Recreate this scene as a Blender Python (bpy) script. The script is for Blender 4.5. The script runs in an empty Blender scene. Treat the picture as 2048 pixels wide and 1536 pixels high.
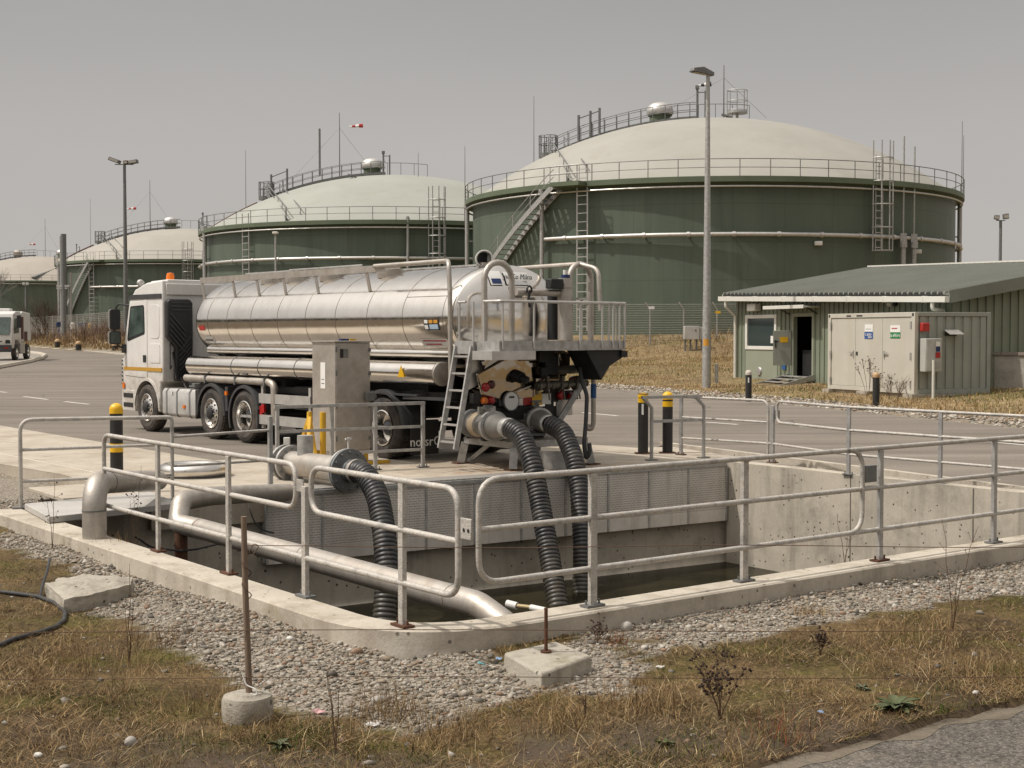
import bpy, bmesh, math, random
import numpy as np
from mathutils import Vector, Matrix
random.seed(7); RNG = np.random.default_rng(11)
R_ = math.radians; pi = math.pi; V = Vector
SC = bpy.context.scene; COL = SC.collection
# ---------------------------------------------------------------- camera
CZ = 2.2; FPX = 2844.0; PITCH = math.atan(100 / FPX)
cam = bpy.data.cameras.new("camera"); CAM = bpy.data.objects.new("camera", cam); COL.objects.link(CAM)
cam.sensor_width = 36; cam.lens = FPX / 2048 * 36; cam.clip_start = .1; cam.clip_end = 4000
CAM.location = (0, 0, CZ); CAM.rotation_euler = (pi / 2 - PITCH, 0, 0); SC.camera = CAM
# ---------------------------------------------------------------- world, sun, exposure
SUN_EL = R_(57); SUN_H = V((-.985, -.17, 0)).normalized()
SUN_AZ = math.atan2(SUN_H.x, SUN_H.y)
W = bpy.data.worlds.new("World"); SC.world = W; W.use_nodes = True
wt = W.node_tree; wn = wt.nodes; wl = wt.links; wn.clear()
wo = wn.new("ShaderNodeOutputWorld"); bg = wn.new("ShaderNodeBackground"); sky = wn.new("ShaderNodeTexSky")
sky.sky_type = 'NISHITA'; sky.sun_disc = False; sky.sun_elevation = SUN_EL; sky.sun_rotation = SUN_AZ
sky.air_density = 1.2; sky.dust_density = 6; sky.ozone_density = 1
hs = wn.new("ShaderNodeHueSaturation"); hs.inputs['Saturation'].default_value = .15
tc = wn.new("ShaderNodeTexCoord"); sx = wn.new("ShaderNodeSeparateXYZ"); rp = wn.new("ShaderNodeValToRGB")
e = rp.color_ramp.elements
e[0].position = 0; e[0].color = (5.7, 5.4, 5.1, 1); e[1].position = 1; e[1].color = (7.6, 7.3, 7.0, 1)
for p_, c_ in ((.05, (5.7, 5.42, 5.15, 1)), (.12, (5.3, 5.08, 4.88, 1)), (.20, (4.4, 4.26, 4.13, 1)), (.28, (3.7, 3.61, 3.53, 1)), (.48, (6.0, 5.75, 5.5, 1))):
    q = rp.color_ramp.elements.new(p_); q.color = c_
nz = wn.new("ShaderNodeTexNoise"); nz.inputs['Scale'].default_value = 1.6; nz.inputs['Detail'].default_value = 5
mr = wn.new("ShaderNodeMapRange"); mr.inputs['To Min'].default_value = .86; mr.inputs['To Max'].default_value = 1.14
mp = wn.new("ShaderNodeMapping"); mp.inputs['Scale'].default_value = (1, 1, 3.5)
mul = wn.new("ShaderNodeVectorMath"); mul.operation = 'SCALE'
mx = wn.new("ShaderNodeMix"); mx.data_type = 'RGBA'; mx.inputs[0].default_value = .88
wl.new(tc.outputs['Generated'], sx.inputs[0]); wl.new(sx.outputs[2], rp.inputs[0])
wl.new(tc.outputs['Generated'], mp.inputs[0]); wl.new(mp.outputs[0], nz.inputs[0]); wl.new(nz.outputs[0], mr.inputs[0])
wl.new(rp.outputs[0], mul.inputs[0]); wl.new(mr.outputs[0], mul.inputs['Scale'])
wl.new(sky.outputs[0], hs.inputs['Color']); wl.new(hs.outputs[0], mx.inputs[6]); wl.new(mul.outputs[0], mx.inputs[7])
gd = wn.new("ShaderNodeVectorMath"); gd.operation = 'DOT_PRODUCT'; gd.inputs[1].default_value = (SUN_H.x * math.cos(SUN_EL), SUN_H.y * math.cos(SUN_EL), math.sin(SUN_EL))
gm = wn.new("ShaderNodeMapRange"); gm.interpolation_type = 'SMOOTHSTEP'                     # bright haze round the veiled sun
for k_, v_ in zip(('From Min', 'From Max', 'To Min', 'To Max'), (.45, 1., 0., 1.)): gm.inputs[k_].default_value = v_
ga = wn.new("ShaderNodeMix"); ga.data_type = 'RGBA'; ga.blend_type = 'ADD'; ga.inputs[7].default_value = (9., 8.4, 7.6, 1)
wl.new(tc.outputs['Generated'], gd.inputs[0]); wl.new(gd.outputs['Value'], gm.inputs[0]); wl.new(gm.outputs[0], ga.inputs[0]); wl.new(mx.outputs[2], ga.inputs[6])
wl.new(ga.outputs[2], bg.inputs[0]); bg.inputs[1].default_value = .1; wl.new(bg.outputs[0], wo.inputs[0])
sl = bpy.data.lights.new("sun", 'SUN'); SUN = bpy.data.objects.new("sun", sl); COL.objects.link(SUN)
sl.energy = 3.4; sl.angle = R_(1.0); sl.color = (1, .94, .87)
sd = (SUN_H * math.cos(SUN_EL) + V((0, 0, math.sin(SUN_EL)))).normalized()
SUN.location = (-30, 10, 40); SUN.rotation_euler = sd.to_track_quat('Z', 'Y').to_euler()
SC.view_settings.view_transform = 'Standard'; SC.view_settings.look = 'None'
SC.view_settings.exposure = -.1; SC.view_settings.gamma = 1
SC.render.engine = 'CYCLES'; SC.cycles.use_denoising = True; SC.cycles.max_bounces = 6
SC.cycles.caustics_reflective = False; SC.cycles.caustics_refractive = False
SC.cycles.sample_clamp_indirect = 6; SC.render.filter_size = 1.2
# ---------------------------------------------------------------- unprojection (places in the photo -> points in the world)
_f = V((0, math.cos(PITCH), -math.sin(PITCH))); _u = V((0, math.sin(PITCH), math.cos(PITCH))); _r = V((1, 0, 0))
def ray(px, py): return _f + _r * ((px - 1024) / FPX) + _u * (-(py - 768) / FPX)
def gp(px, py, z=0.):
    d = ray(px, py); t = (z - CZ) / d.z; return V((0, 0, CZ)) + d * t
def at(px, py, Y):
    d = ray(px, py); return V((0, 0, CZ)) + d * (Y / d.y)
def zat(py, P, px=None):                       # height above point P that shows at row py
    if px is None: px = 1024
    return at(px, py, P[1]).z
# ---------------------------------------------------------------- things
ROOT = {}
def thing(name, label, cat, loc=(0, 0, 0), rz=0., group=None, kind=None):
    o = bpy.data.objects.new(name, None); COL.objects.link(o); o.empty_display_size = .2
    o.location = loc; o.rotation_euler = (0, 0, rz); o['label'] = label; o['category'] = cat
    if group: o['group'] = group
    ROOT[o.name] = (Matrix.Translation(V(loc)) @ Matrix.Rotation(rz, 4, 'Z')).inverted()
    return o
def tag(o, label=None, cat=None, group=None, kind=None):
    if label: o['label'] = label
    if cat: o['category'] = cat
    if group: o['group'] = group
    if kind: o['kind'] = kind
    return o
def top(o):
    while o.parent: o = o.parent
    return o
def clone(root, loc, rz=None, label=None):
    r = root.copy(); COL.objects.link(r); r.location = loc
    if rz is not None: r.rotation_euler = (0, 0, rz)
    if label: r['label'] = label
    for ch in list(root.children):
        c = ch.copy(); COL.objects.link(c); c.parent = r
        for g in list(ch.children):
            d = g.copy(); COL.objects.link(d); d.parent = c
    return r
def perp(d):
    d = d.normalized(); a = V((0, 0, 1)) if abs(d.z) < .9 else V((1, 0, 0))
    x = d.cross(a).normalized(); return x, x.cross(d).normalized()
def fillet(pts, r, n=5, closed=False):
    pts = [V(p) for p in pts]; out = []; N = len(pts)
    rr = r if isinstance(r, (list, tuple)) else [r] * N
    for i, p in enumerate(pts):
        if not closed and i in (0, N - 1): out.append(p); continue
        a = pts[(i - 1) % N] - p; b = pts[(i + 1) % N] - p
        la, lb = a.length, b.length
        if rr[i] <= 0 or la < 1e-6 or lb < 1e-6: out.append(p); continue
        k = a.angle(b); t = min(rr[i] / max(math.tan(k / 2), 1e-3), la * .48, lb * .48)
        s = p + a * (t / la); e_ = p + b * (t / lb)
        for j in range(n + 1):
            u = j / n; out.append(s * (1 - u) ** 2 + p * 2 * u * (1 - u) + e_ * u * u)
    return out
class MB:
    def __init__(s): s.v = []; s.f = []; s.m = []; s.k = 0
    def add(s, vs, fs):
        o = len(s.v); s.v += [V(p) for p in vs]; s.f += [tuple(i + o for i in f) for f in fs]; s.m += [s.k] * len(fs); return s
    def box(s, c, d, M=None):
        c = V(c); x, y, z = d[0] / 2, d[1] / 2, d[2] / 2
        vs = [V((a * x, b * y, e_ * z)) for a in (-1, 1) for b in (-1, 1) for e_ in (-1, 1)]
        if M is not None: vs = [M @ p for p in vs]
        return s.add([c + p for p in vs], [(0, 1, 3, 2), (4, 6, 7, 5), (0, 4, 5, 1), (2, 3, 7, 6), (0, 2, 6, 4), (1, 5, 7, 3)])
    def box2(s, a, b, M=None):
        a, b = V(a), V(b); return s.box((a + b) / 2, [abs(q) for q in (b - a)], M)
    def beam(s, p, q, w, h=None, up=(0, 0, 1)):           # rectangular bar from p to q
        p, q = V(p), V(q); h = h or w; d = (q - p).normalized(); u = V(up)
        if abs(d.dot(u)) > .95: u = V((0, 1, 0)) if abs(d.y) < .9 else V((1, 0, 0))
        x = d.cross(u).normalized() * w / 2; y = x.cross(d).normalized() * h / 2
        vs = [e_ + x * a + y * b for e_ in (p, q) for a, b in ((-1, -1), (1, -1), (1, 1), (-1, 1))]
        return s.add(vs, [(0, 1, 2, 3), (7, 6, 5, 4), (0, 4, 5, 1), (1, 5, 6, 2), (2, 6, 7, 3), (3, 7, 4, 0)])
    def cyl(s, p, q, r, r2=None, n=12, cap=True):
        p, q = V(p), V(q); r2 = r if r2 is None else r2; x, y = perp(q - p); vs = []
        for c, rr in ((p, r), (q, r2)):
            vs += [c + (x * math.cos(2 * pi * i / n) + y * math.sin(2 * pi * i / n)) * rr for i in range(n)]
        fs = [(i, (i + 1) % n, n + (i + 1) % n, n + i) for i in range(n)]
        if cap: fs += [tuple(range(n))[::-1], tuple(range(n, 2 * n))]
        return s.add(vs, fs)
    def tube(s, pts, r, n=8, cap=True, closed=False):
        pts = [V(p) for p in pts]; N = len(pts); rr = r if isinstance(r, (list, tuple)) else [r] * N
        T = []
        for i in range(N):
            if closed: t = pts[(i + 1) % N] - pts[i - 1]
            else: t = pts[min(i + 1, N - 1)] - pts[max(i - 1, 0)]
            T.append(t.normalized() if t.length > 1e-9 else V((0, 0, 1)))
        x, _ = perp(T[0]); vs = []
        for i in range(N):
            x = (x - T[i] * x.dot(T[i])).normalized(); y = T[i].cross(x)
            vs += [pts[i] + (x * math.cos(2 * pi * k / n) + y * math.sin(2 * pi * k / n)) * rr[i] for k in range(n)]
        fs = []
        for i in range(N if closed else N - 1):
            a = i * n; b = ((i + 1) % N) * n
            fs += [(a + k, a + (k + 1) % n, b + (k + 1) % n, b + k) for k in range(n)]
        if cap and not closed: fs += [tuple(range(n))[::-1], tuple(range((N - 1) * n, N * n))]
        return s.add(vs, fs)
    def lathe(s, prof, c=(0, 0, 0), M=None, n=24, a0=0, a1=2 * pi):   # prof: (radius, z); around z, then M, then +c
        full = abs(a1 - a0 - 2 * pi) < 1e-6; c = V(c); vs = []; k = n if full else n + 1
        for r, z in prof:
            for i in range(k):
                a = a0 + (a1 - a0) * i / n; p = V((r * math.cos(a), r * math.sin(a), z)); vs.append((M @ p if M is not None else p) + c)
        fs = []
        for j in range(len(prof) - 1):
            for i in range(n):
                i2 = (i + 1) % k; fs.append((j * k + i, j * k + i2, (j + 1) * k + i2, (j + 1) * k + i))
        return s.add(vs, fs)
    def sphere(s, c, r, nu=12, nv=8, M=None):
        rx = r if isinstance(r, (tuple, list)) else (r, r, r)
        D = Matrix.Diagonal((rx[0], rx[1], rx[2])); MM = D if M is None else M @ D
        return s.lathe([(math.sin(pi * j / nv) + (1e-4 if j in (0, nv) else 0), -math.cos(pi * j / nv)) for j in range(nv + 1)], c, MM, nu)
    def prism(s, poly, z0, z1):                             # poly CCW in xy
        n = len(poly); vs = [V((p[0], p[1], z0)) for p in poly] + [V((p[0], p[1], z1)) for p in poly]
        return s.add(vs, [tuple(range(n))[::-1], tuple(range(n, 2 * n))] + [(i, (i + 1) % n, n + (i + 1) % n, n + i) for i in range(n)])
    def extr(s, poly, o, x, y, d):                          # polygon in plane (o,x,y), thickened along d
        o, x, y, d = V(o), V(x), V(y), V(d); a = [o + x * p[0] + y * p[1] for p in poly]; n = len(a)
        return s.add(a + [p + d for p in a], [tuple(range(n))[::-1], tuple(range(n, 2 * n))] + [(i, (i + 1) % n, n + (i + 1) % n, n + i) for i in range(n)])
    def build(s, name, mats, parent=None, world=True, sharp=38, bevel=0, flat=False):
        me = bpy.data.meshes.new(name)
        vs = s.v
        if parent is not None and world:
            Mi = ROOT[top(parent).name]; vs = [Mi @ p for p in vs]
        me.from_pydata([tuple(p) for p in vs], [], s.f)
        for m in (mats if isinstance(mats, (list, tuple)) else [mats]): me.materials.append(m)
        if s.k: me.polygons.foreach_set('material_index', s.m)
        bm = bmesh.new(); bm.from_mesh(me); bmesh.ops.recalc_face_normals(bm, faces=bm.faces); bm.to_mesh(me); bm.free()
        if not flat:
            me.polygons.foreach_set('use_smooth', [True] * len(me.polygons)); me.set_sharp_from_angle(angle=R_(sharp))
        o = bpy.data.objects.new(name, me); COL.objects.link(o)
        if parent is not None: o.parent = parent
        if bevel:
            b = o.modifiers.new('bevel', 'BEVEL'); b.width = bevel; b.segments = 2; b.limit_method = 'ANGLE'; b.angle_limit = R_(35)
        return o
def instance(o, parent, M):                                  # another part sharing o's mesh, M in thing space
    c = o.copy(); COL.objects.link(c); c.parent = parent; c.matrix_basis = M; return c
def npmesh(name, vs, tris, mats, cols=None, midx=None, smooth=False):
    me = bpy.data.meshes.new(name); nv = len(vs); nf = len(tris)
    me.vertices.add(nv); me.vertices.foreach_set('co', np.asarray(vs, np.float32).ravel())
    me.loops.add(nf * 3); me.loops.foreach_set('vertex_index', np.asarray(tris, np.int32).ravel())
    me.polygons.add(nf); me.polygons.foreach_set('loop_start', np.arange(nf, dtype=np.int32) * 3)
    for m in (mats if isinstance(mats, (list, tuple)) else [mats]): me.materials.append(m)
    if midx is not None: me.polygons.foreach_set('material_index', np.asarray(midx, np.int32))
    if cols is not None:
        a = me.color_attributes.new('tint', 'FLOAT_COLOR', 'POINT'); c4 = np.ones((nv, 4), np.float32); c4[:, :3] = cols
        a.data.foreach_set('color', c4.ravel())
    me.update(calc_edges=True); me.validate()
    if smooth: me.polygons.foreach_set('use_smooth', np.ones(nf, bool))
    o = bpy.data.objects.new(name, me); COL.objects.link(o); return o
def vnoise(x, y, s, seed=0):                                 # smooth value noise, numpy
    x = np.asarray(x, float) / s; y = np.asarray(y, float) / s
    xi = np.floor(x).astype(np.int64); yi = np.floor(y).astype(np.int64); fx = x - xi; fy = y - yi
    def h(a, b):
        n = (a * 374761393 + b * 668265263 + seed * 974634777) & 0x7fffffff
        n = ((n ^ (n >> 13)) * 1274126177) & 0x7fffffff
        return ((n ^ (n >> 16)) & 0xffff) / 65535.
    fx = fx * fx * (3 - 2 * fx); fy = fy * fy * (3 - 2 * fy)
    return (h(xi, yi) * (1 - fx) + h(xi + 1, yi) * fx) * (1 - fy) + (h(xi, yi + 1) * (1 - fx) + h(xi + 1, yi + 1) * fx) * fy
def inpoly(x, y, poly):
    x = np.asarray(x, float); y = np.asarray(y, float); r = np.zeros(x.shape, bool); n = len(poly)
    for i in range(n):
        x0, y0 = poly[i][0], poly[i][1]; x1, y1 = poly[(i + 1) % n][0], poly[(i + 1) % n][1]
        if y0 == y1: continue
        c = ((y0 > y) != (y1 > y)) & (x < (x1 - x0) * (y - y0) / (y1 - y0) + x0); r ^= c
    return r
def polydist(x, y, pl):                                      # distance to a polyline and sign (+ to its right-hand side)
    x = np.asarray(x, float); y = np.asarray(y, float); best = np.full(x.shape, 1e9); sg = np.ones(x.shape)
    for (x0, y0), (x1, y1) in zip(pl[:-1], pl[1:]):
        dx, dy = x1 - x0, y1 - y0; t = np.clip(((x - x0) * dx + (y - y0) * dy) / (dx * dx + dy * dy), 0, 1)
        ex, ey = x - x0 - t * dx, y - y0 - t * dy; d = np.hypot(ex, ey); c = dx * (y - y0) - dy * (x - x0)
        m = d < best; best = np.where(m, d, best); sg = np.where(m, np.where(c < 0, 1., -1.), sg)
    return best * sg
def many(parent, name, m, proto, mats, **k):                 # equal small parts: one mesh, each an object of its own
    o = proto.build(name, m, parent, world=False, **k); o.matrix_basis = mats[0]
    for M in mats[1:]: instance(o, parent, M)
    return o
# ---------------------------------------------------------------- materials
class NT:
    def __init__(s, name):
        s.m = bpy.data.materials.new(name); s.m.use_nodes = True; s.t = s.m.node_tree; s.n = s.t.nodes; s.l = s.t.links
        s.p = s.n['Principled BSDF']; s.co = s.n.new('ShaderNodeTexCoord').outputs['Object']
    def mapped(s, sc=(1, 1, 1), rot=(0, 0, 0)):
        a = s.n.new('ShaderNodeMapping'); a.inputs['Scale'].default_value = sc; a.inputs['Rotation'].default_value = rot
        s.l.new(s.co, a.inputs[0]); return a.outputs[0]
    def noise(s, scale, detail=5, rough=.55, co=None, out=0):
        a = s.n.new('ShaderNodeTexNoise'); a.inputs['Scale'].default_value = scale; a.inputs['Detail'].default_value = detail; a.inputs['Roughness'].default_value = rough
        s.l.new(co or s.co, a.inputs['Vector']); return a.outputs[out]
    def voro(s, scale, feat='F1', co=None, out='Distance', rnd=1):
        a = s.n.new('ShaderNodeTexVoronoi'); a.feature = feat; a.inputs['Scale'].default_value = scale; a.inputs['Randomness'].default_value = rnd
        s.l.new(co or s.co, a.inputs['Vector']); return a.outputs[out]
    def rng(s, v, a, b, c=0., d=1.):
        q = s.n.new('ShaderNodeMapRange'); s.l.new(v, q.inputs[0])
        for k, x in zip(('From Min', 'From Max', 'To Min', 'To Max'), (a, b, c, d)): q.inputs[k].default_value = x
        return q.outputs[0]
    def _set(s, sock, v):
        if isinstance(v, bpy.types.NodeSocket): s.l.new(v, sock)
        elif isinstance(v, (tuple, list)): sock.default_value = (*v[:3], 1)
        else: sock.default_value = v
    def mix(s, f, a, b, mode='MIX'):
        q = s.n.new('ShaderNodeMix'); q.data_type = 'RGBA'; q.blend_type = mode; s._set(q.inputs[0], f); s._set(q.inputs[6], a); s._set(q.inputs[7], b); return q.outputs[2]
    def math(s, op, a, b=0.):
        q = s.n.new('ShaderNodeMath'); q.operation = op; s._set(q.inputs[0], a); s._set(q.inputs[1], b); return q.outputs[0]
    def bump(s, h, st, dist=.02):
        q = s.n.new('ShaderNodeBump'); q.inputs['Strength'].default_value = st; q.inputs['Distance'].default_value = dist; s.l.new(h, q.inputs['Height'])
        prev = s.p.inputs['Normal'].links
        if prev: s.l.new(prev[0].from_socket, q.inputs['Normal'])
        s.l.new(q.outputs[0], s.p.inputs['Normal'])
    def attr(s, name='tint'):
        a = s.n.new('ShaderNodeAttribute'); a.attribute_name = name; return a.outputs['Color']
    def set(s, **k):
        for a, v in k.items():
            s._set(s.p.inputs[{'col': 'Base Color', 'rough': 'Roughness', 'metal': 'Metallic', 'spec': 'Specular IOR Level', 'coat': 'Coat Weight', 'alpha': 'Alpha'}[a]], v)
        return s.m
def sc3(c, k): return tuple(min(x * k, 1) for x in c)
def mat(name, col, rough=.5, metal=0., var=.12, vs=2.5, fine=.06, fs=45., dirt=None, ds=1.6, dl=.55, dh=.75, da=.8, bump=0., bs=70., stretch=(1, 1, 1), spec=.5, streak=None, spray=None):
    n = NT(name); co = n.mapped(stretch)
    c = n.mix(n.rng(n.noise(vs, co=co), .3, .7), sc3(col, 1 - var), sc3(col, 1 + var))
    if fine: c = n.mix(n.rng(n.noise(fs, 3, co=co), .3, .7), n.mix(1., c, (1 - fine,) * 3, 'MULTIPLY'), c)
    rg = rough
    if dirt:
        f = n.math('MULTIPLY', n.rng(n.noise(ds, 8, .68, co=co), dl, dh), da); c = n.mix(f, c, dirt)
        rg = n.rng(f, 0, 1, rough, min(1, rough + .35))
    if streak:                                               # vertical run-off stains
        f = n.math('MULTIPLY', n.rng(n.noise(1., 6, .65, co=n.mapped((streak[1], streak[1], streak[1] * .06))), .52, .75), streak[2]); c = n.mix(f, c, streak[0])
    if spray:                                                # road dirt thrown up over the lower parts: (height where it ends, colour, strength)
        sp = n.n.new('ShaderNodeSeparateXYZ'); n.l.new(n.co, sp.inputs[0])
        f = n.math('MULTIPLY', n.math('MULTIPLY', n.rng(n.math('ADD', sp.outputs[2], n.math('MULTIPLY', n.noise(2.5, 6, .7), -.7)), spray[0] - .35, spray[0] - 1.1), n.rng(n.noise(6, 6, .7), .25, .7)), spray[2]); c = n.mix(f, c, spray[1])
    n.set(col=c, rough=rg, metal=metal, spec=spec)
    if bump: n.bump(n.noise(bs, 4, co=co), bump)
    return n.m
# ---------------------------------------------------------------- the materials of the place
GALV = mat("galvanised", (.46, .45, .43), .55, .55, .22, 9, .18, 60, dirt=(.20, .17, .14), ds=5, dl=.58, dh=.8, da=.5, bump=.12, bs=90)
GALV_OLD = mat("galvanised_weathered", (.58, .545, .495), .6, .25, .3, 9, .3, 60, dirt=(.24, .18, .13), ds=9, dl=.52, dh=.74, da=.75, bump=.3, bs=60)
GALV_DK = mat("galvanised_dull", (.20, .20, .195), .6, .45, .2, 6, .12, 40)
ALU = mat("aluminium", (.62, .60, .57), .45, .7, .12, 5, .1, 60, dirt=(.33, .28, .23), ds=3, da=.5)
STAIN = mat("brushed_stainless", (.52, .48, .43), .46, .65, .14, 4, .14, 50, dirt=(.28, .215, .155), ds=3, dl=.46, dh=.76, da=.6, streak=((.28, .21, .15), 5, .4), bump=.06, bs=40)
WHITE = mat("white_cab_paint", (.74, .72, .69), .28, 0, .04, 2, .03, 30, dirt=(.42, .38, .33), ds=1.6, dl=.5, dh=.8, da=.35, spray=(1.75, (.30, .25, .19), .8), streak=((.45, .40, .33), 4, .22))
WHITE2 = mat("white_plastic", (.70, .68, .63), .5, 0, .06, 3, .05)
BLACK = mat("black_plastic", (.018, .018, .019), .48, 0, .25, 4, .1, 40, dirt=(.07, .06, .05), ds=3, da=.35)
RUBBER = mat("tyre_rubber", (.022, .021, .020), .78, 0, .3, 6, .15, 50, dirt=(.15, .12, .095), ds=3, dl=.36, dh=.7, da=.7, bump=.2, bs=40)
HOSE = mat("hose_rubber", (.022, .022, .023), .42, 0, .3, 5, .15, 40, dirt=(.13, .11, .085), ds=5, dl=.48, dh=.76, da=.6, spray=(-.75, (.085, .072, .05), .8))
CHASSIS = mat("chassis_black", (.02, .02, .02), .6, 0, .3, 4, .2, 30, dirt=(.09, .075, .06), ds=3, da=.5)
FENDER = mat("fender_grey", (.045, .046, .048), .5, 0, .2, 4, .1, 40, dirt=(.14, .12, .1), ds=3, da=.4)
ORANGE = mat("amber_lens", (.75, .17, .01), .15, 0, .1, 3, 0)
RED = mat("red_lens", (.40, .012, .012), .2, 0, .1, 3, 0)
REDP = mat("red_paint", (.42, .03, .025), .4)
YEL = mat("yellow_paint", (.72, .42, .03), .45, 0, .1, 4, .06, 40, dirt=(.25, .16, .06), ds=5, da=.5)
YELB = mat("yellow_band", (.80, .46, .015), .4, 0, .06, 4, .04)
STRIPE = mat("ochre_stripe", (.50, .27, .035), .4, 0, .05)
BLUE = mat("blue_paint", (.02, .10, .28), .45)
DBLUE = mat("dark_blue", (.012, .03, .11), .5)
GRNS = mat("sign_green", (.02, .22, .07), .5)
SIGNW = mat("sign_white", (.78, .77, .74), .5, 0, .03)
SIGNR = mat("sign_red", (.38, .025, .02), .5)
INK = mat("ink_black", (.015, .015, .016), .6, 0, 0, 3, 0)
PLATEBLK = mat("bollard_black", (.022, .021, .02), .55, 0, .25, 5, .1, 40, dirt=(.10, .085, .07), ds=4, da=.45)
TAN = mat("bollard_tan", (.45, .29, .15), .6)
RUST = mat("rust", (.11, .045, .022), .85, .1, .35, 8, .25, 50, dirt=(.03, .018, .012), ds=5, da=.7, bump=.3)
RUSTW = mat("rusty_wire", (.12, .07, .045), .8, .2, .3, 8)
WOOD = mat("weathered_wood", (.24, .17, .12), .85, 0, .25, 6, .2, 30, stretch=(9, 9, .7), bump=.4, bs=20, dirt=(.09, .065, .05), ds=3, da=.5)
CABLE = mat("black_cable", (.03, .03, .031), .6, 0, .25, 6, .15, 30, dirt=(.15, .12, .09), ds=6, da=.5)
CREAM = mat("container_paint", (.50, .475, .405), .5, 0, .05, 1.2, .03, 30, dirt=(.40, .33, .24), ds=.9, dl=.58, dh=.85, da=.35, streak=((.42, .34, .24), 2.2, .25))
CONTG = mat("container_side_paint", (.30, .315, .275), .55, 0, .07, 1.2, .04, 30, dirt=(.16, .14, .10), ds=1., da=.4, streak=((.2, .18, .14), 2.2, .3))
SHED = mat("shed_cladding", (.20, .225, .165), .5, 0, .08, .8, .05, 30, dirt=(.13, .125, .085), ds=.7, da=.4, streak=((.13, .13, .09), 1.8, .4))
SHEDP = mat("shed_panel", (.265, .285, .215), .5, 0, .06, .8, .04)
ROOFR = mat("shed_roof_rib_lightened", (.36, .37, .325), .45, .1, .08, .6, .05, 20)  # lighter than the sheet: light along the ribs put into the colour
ROOFG = mat("shed_roof_darkened", (.195, .205, .175), .45, .1, .1, .6, .05, 20, dirt=(.25, .24, .21), ds=.5, da=.4)  # sheet darkened: shade between the ribs put into the colour, with dirt patches
GUTTER = mat("white_gutter", (.66, .64, .58), .45, 0, .06, 2, .05, 20, dirt=(.4, .35, .28), ds=2, da=.4)
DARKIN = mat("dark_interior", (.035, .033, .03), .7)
SLAB = mat("grey_cover", (.46, .44, .405), .6, 0, .1, 2, .08, 40, dirt=(.20, .18, .16), ds=2.2, da=.5)
BRICK = mat("rough_block", (.44, .41, .36), .85, 0, .2, 2, .2, 20, bump=.5, bs=18, dirt=(.45, .42, .37), ds=1.1, da=.7)
BARK = mat("bare_branches", (.10, .065, .048), .9, 0, .3, 3)
STEM = mat("dry_stems", (.10, .06, .035), .85, 0, .35, 4)
SEED = mat("seed_heads", (.035, .02, .015), .9, 0, .3, 9)
LEAFG = mat("dock_leaf", (.07, .085, .032), .7, 0, .35, 9, .1)
PEBB = mat("field_stone", (.40, .37, .33), .8, 0, .15, 3, .15, 20, bump=.2, bs=20)
PAPER_P = mat("pink_paper", (.62, .36, .36), .7, 0, .1, 8); PAPER_W = mat("white_wrapper", (.62, .6, .57), .5, 0, .15, 9); PAPER_B = mat("blue_wrapper", (.22, .33, .48), .5)
LENSW = mat("lamp_glass", (.45, .42, .36), .2, 0, .1, 4)
STICK = mat("orange_sticker", (.62, .30, .04), .5)

def concrete(name, col, lines=None, dark=(.13, .115, .095), da=.55, pits=.75, ds=.9, bump=.15, moss=None, rust=None):
    n = NT(name)
    c = n.mix(n.rng(n.noise(1.3, 8, .6), .3, .7), sc3(col, .84), sc3(col, 1.12))
    c = n.mix(n.rng(n.noise(28, 5, .7), .3, .7), n.mix(1., c, (.86, .86, .85), 'MULTIPLY'), c)
    c = n.mix(n.math('MULTIPLY', n.rng(n.noise(ds, 9, .72), .50, .70), da), c, dark)
    st = n.noise(1., 7, .66, co=n.mapped((3.2, 3.2, .28))); c = n.mix(n.math('MULTIPLY', n.rng(st, .50, .70), .55), c, sc3(dark, 1.15))
    if pits:
        vc = n.n.new('ShaderNodeSeparateColor'); n.l.new(n.voro(13, out='Color'), vc.inputs[0]); v = n.math('MULTIPLY', n.rng(n.voro(13), .24, .17), n.rng(vc.outputs[0], .80, .83)); w = n.math('MULTIPLY', n.rng(n.voro(4.2), .095, .07), n.rng(vc.outputs[1], .55, .6)); c = n.mix(n.math('MULTIPLY', n.math('MAXIMUM', v, w), pits), c, sc3(dark, .25))
    if moss: c = n.mix(n.math('MULTIPLY', n.rng(n.noise(1.7, 7, .7), .58, .72), .7), c, moss)
    if rust:                                                 # rusty drip stain around one spot
        q = n.n.new('ShaderNodeVectorMath'); q.operation = 'DISTANCE'; n.l.new(n.co, q.inputs[0]); q.inputs[1].default_value = rust
        f = n.math('MULTIPLY', n.rng(n.math('ADD', q.outputs['Value'], n.math('MULTIPLY', n.noise(1.1, 7, .7), -2.6)), 1.3, -.6), n.rng(n.noise(3.2, 7, .7), .35, .65)); c = n.mix(n.math('MULTIPLY', f, .75), c, (.27, .155, .075))
    n.set(col=c, rough=.88, spec=.3); n.bump(n.noise(45, 6, .7), bump); return n.m
CONC = concrete("concrete_pit", (.51, .455, .375), pits=.9, da=.6)
CONCT = concrete("concrete_kerb", (.54, .485, .405), dark=(.24, .20, .15), da=.7, pits=.7, ds=1.5, moss=(.28, .235, .15), bump=.3)
CONCP = concrete("concrete_pad", (.48, .425, .35), dark=(.25, .19, .13), da=.65, pits=.35, ds=.5, bump=.06, rust=(.1, 23.4, 0))
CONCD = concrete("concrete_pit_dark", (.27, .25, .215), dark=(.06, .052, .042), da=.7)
CONCB = concrete("concrete_block", (.46, .42, .35), dark=(.20, .17, .13), pits=.8, ds=3.5, da=.75, bump=.7, moss=(.2, .18, .09))

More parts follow.
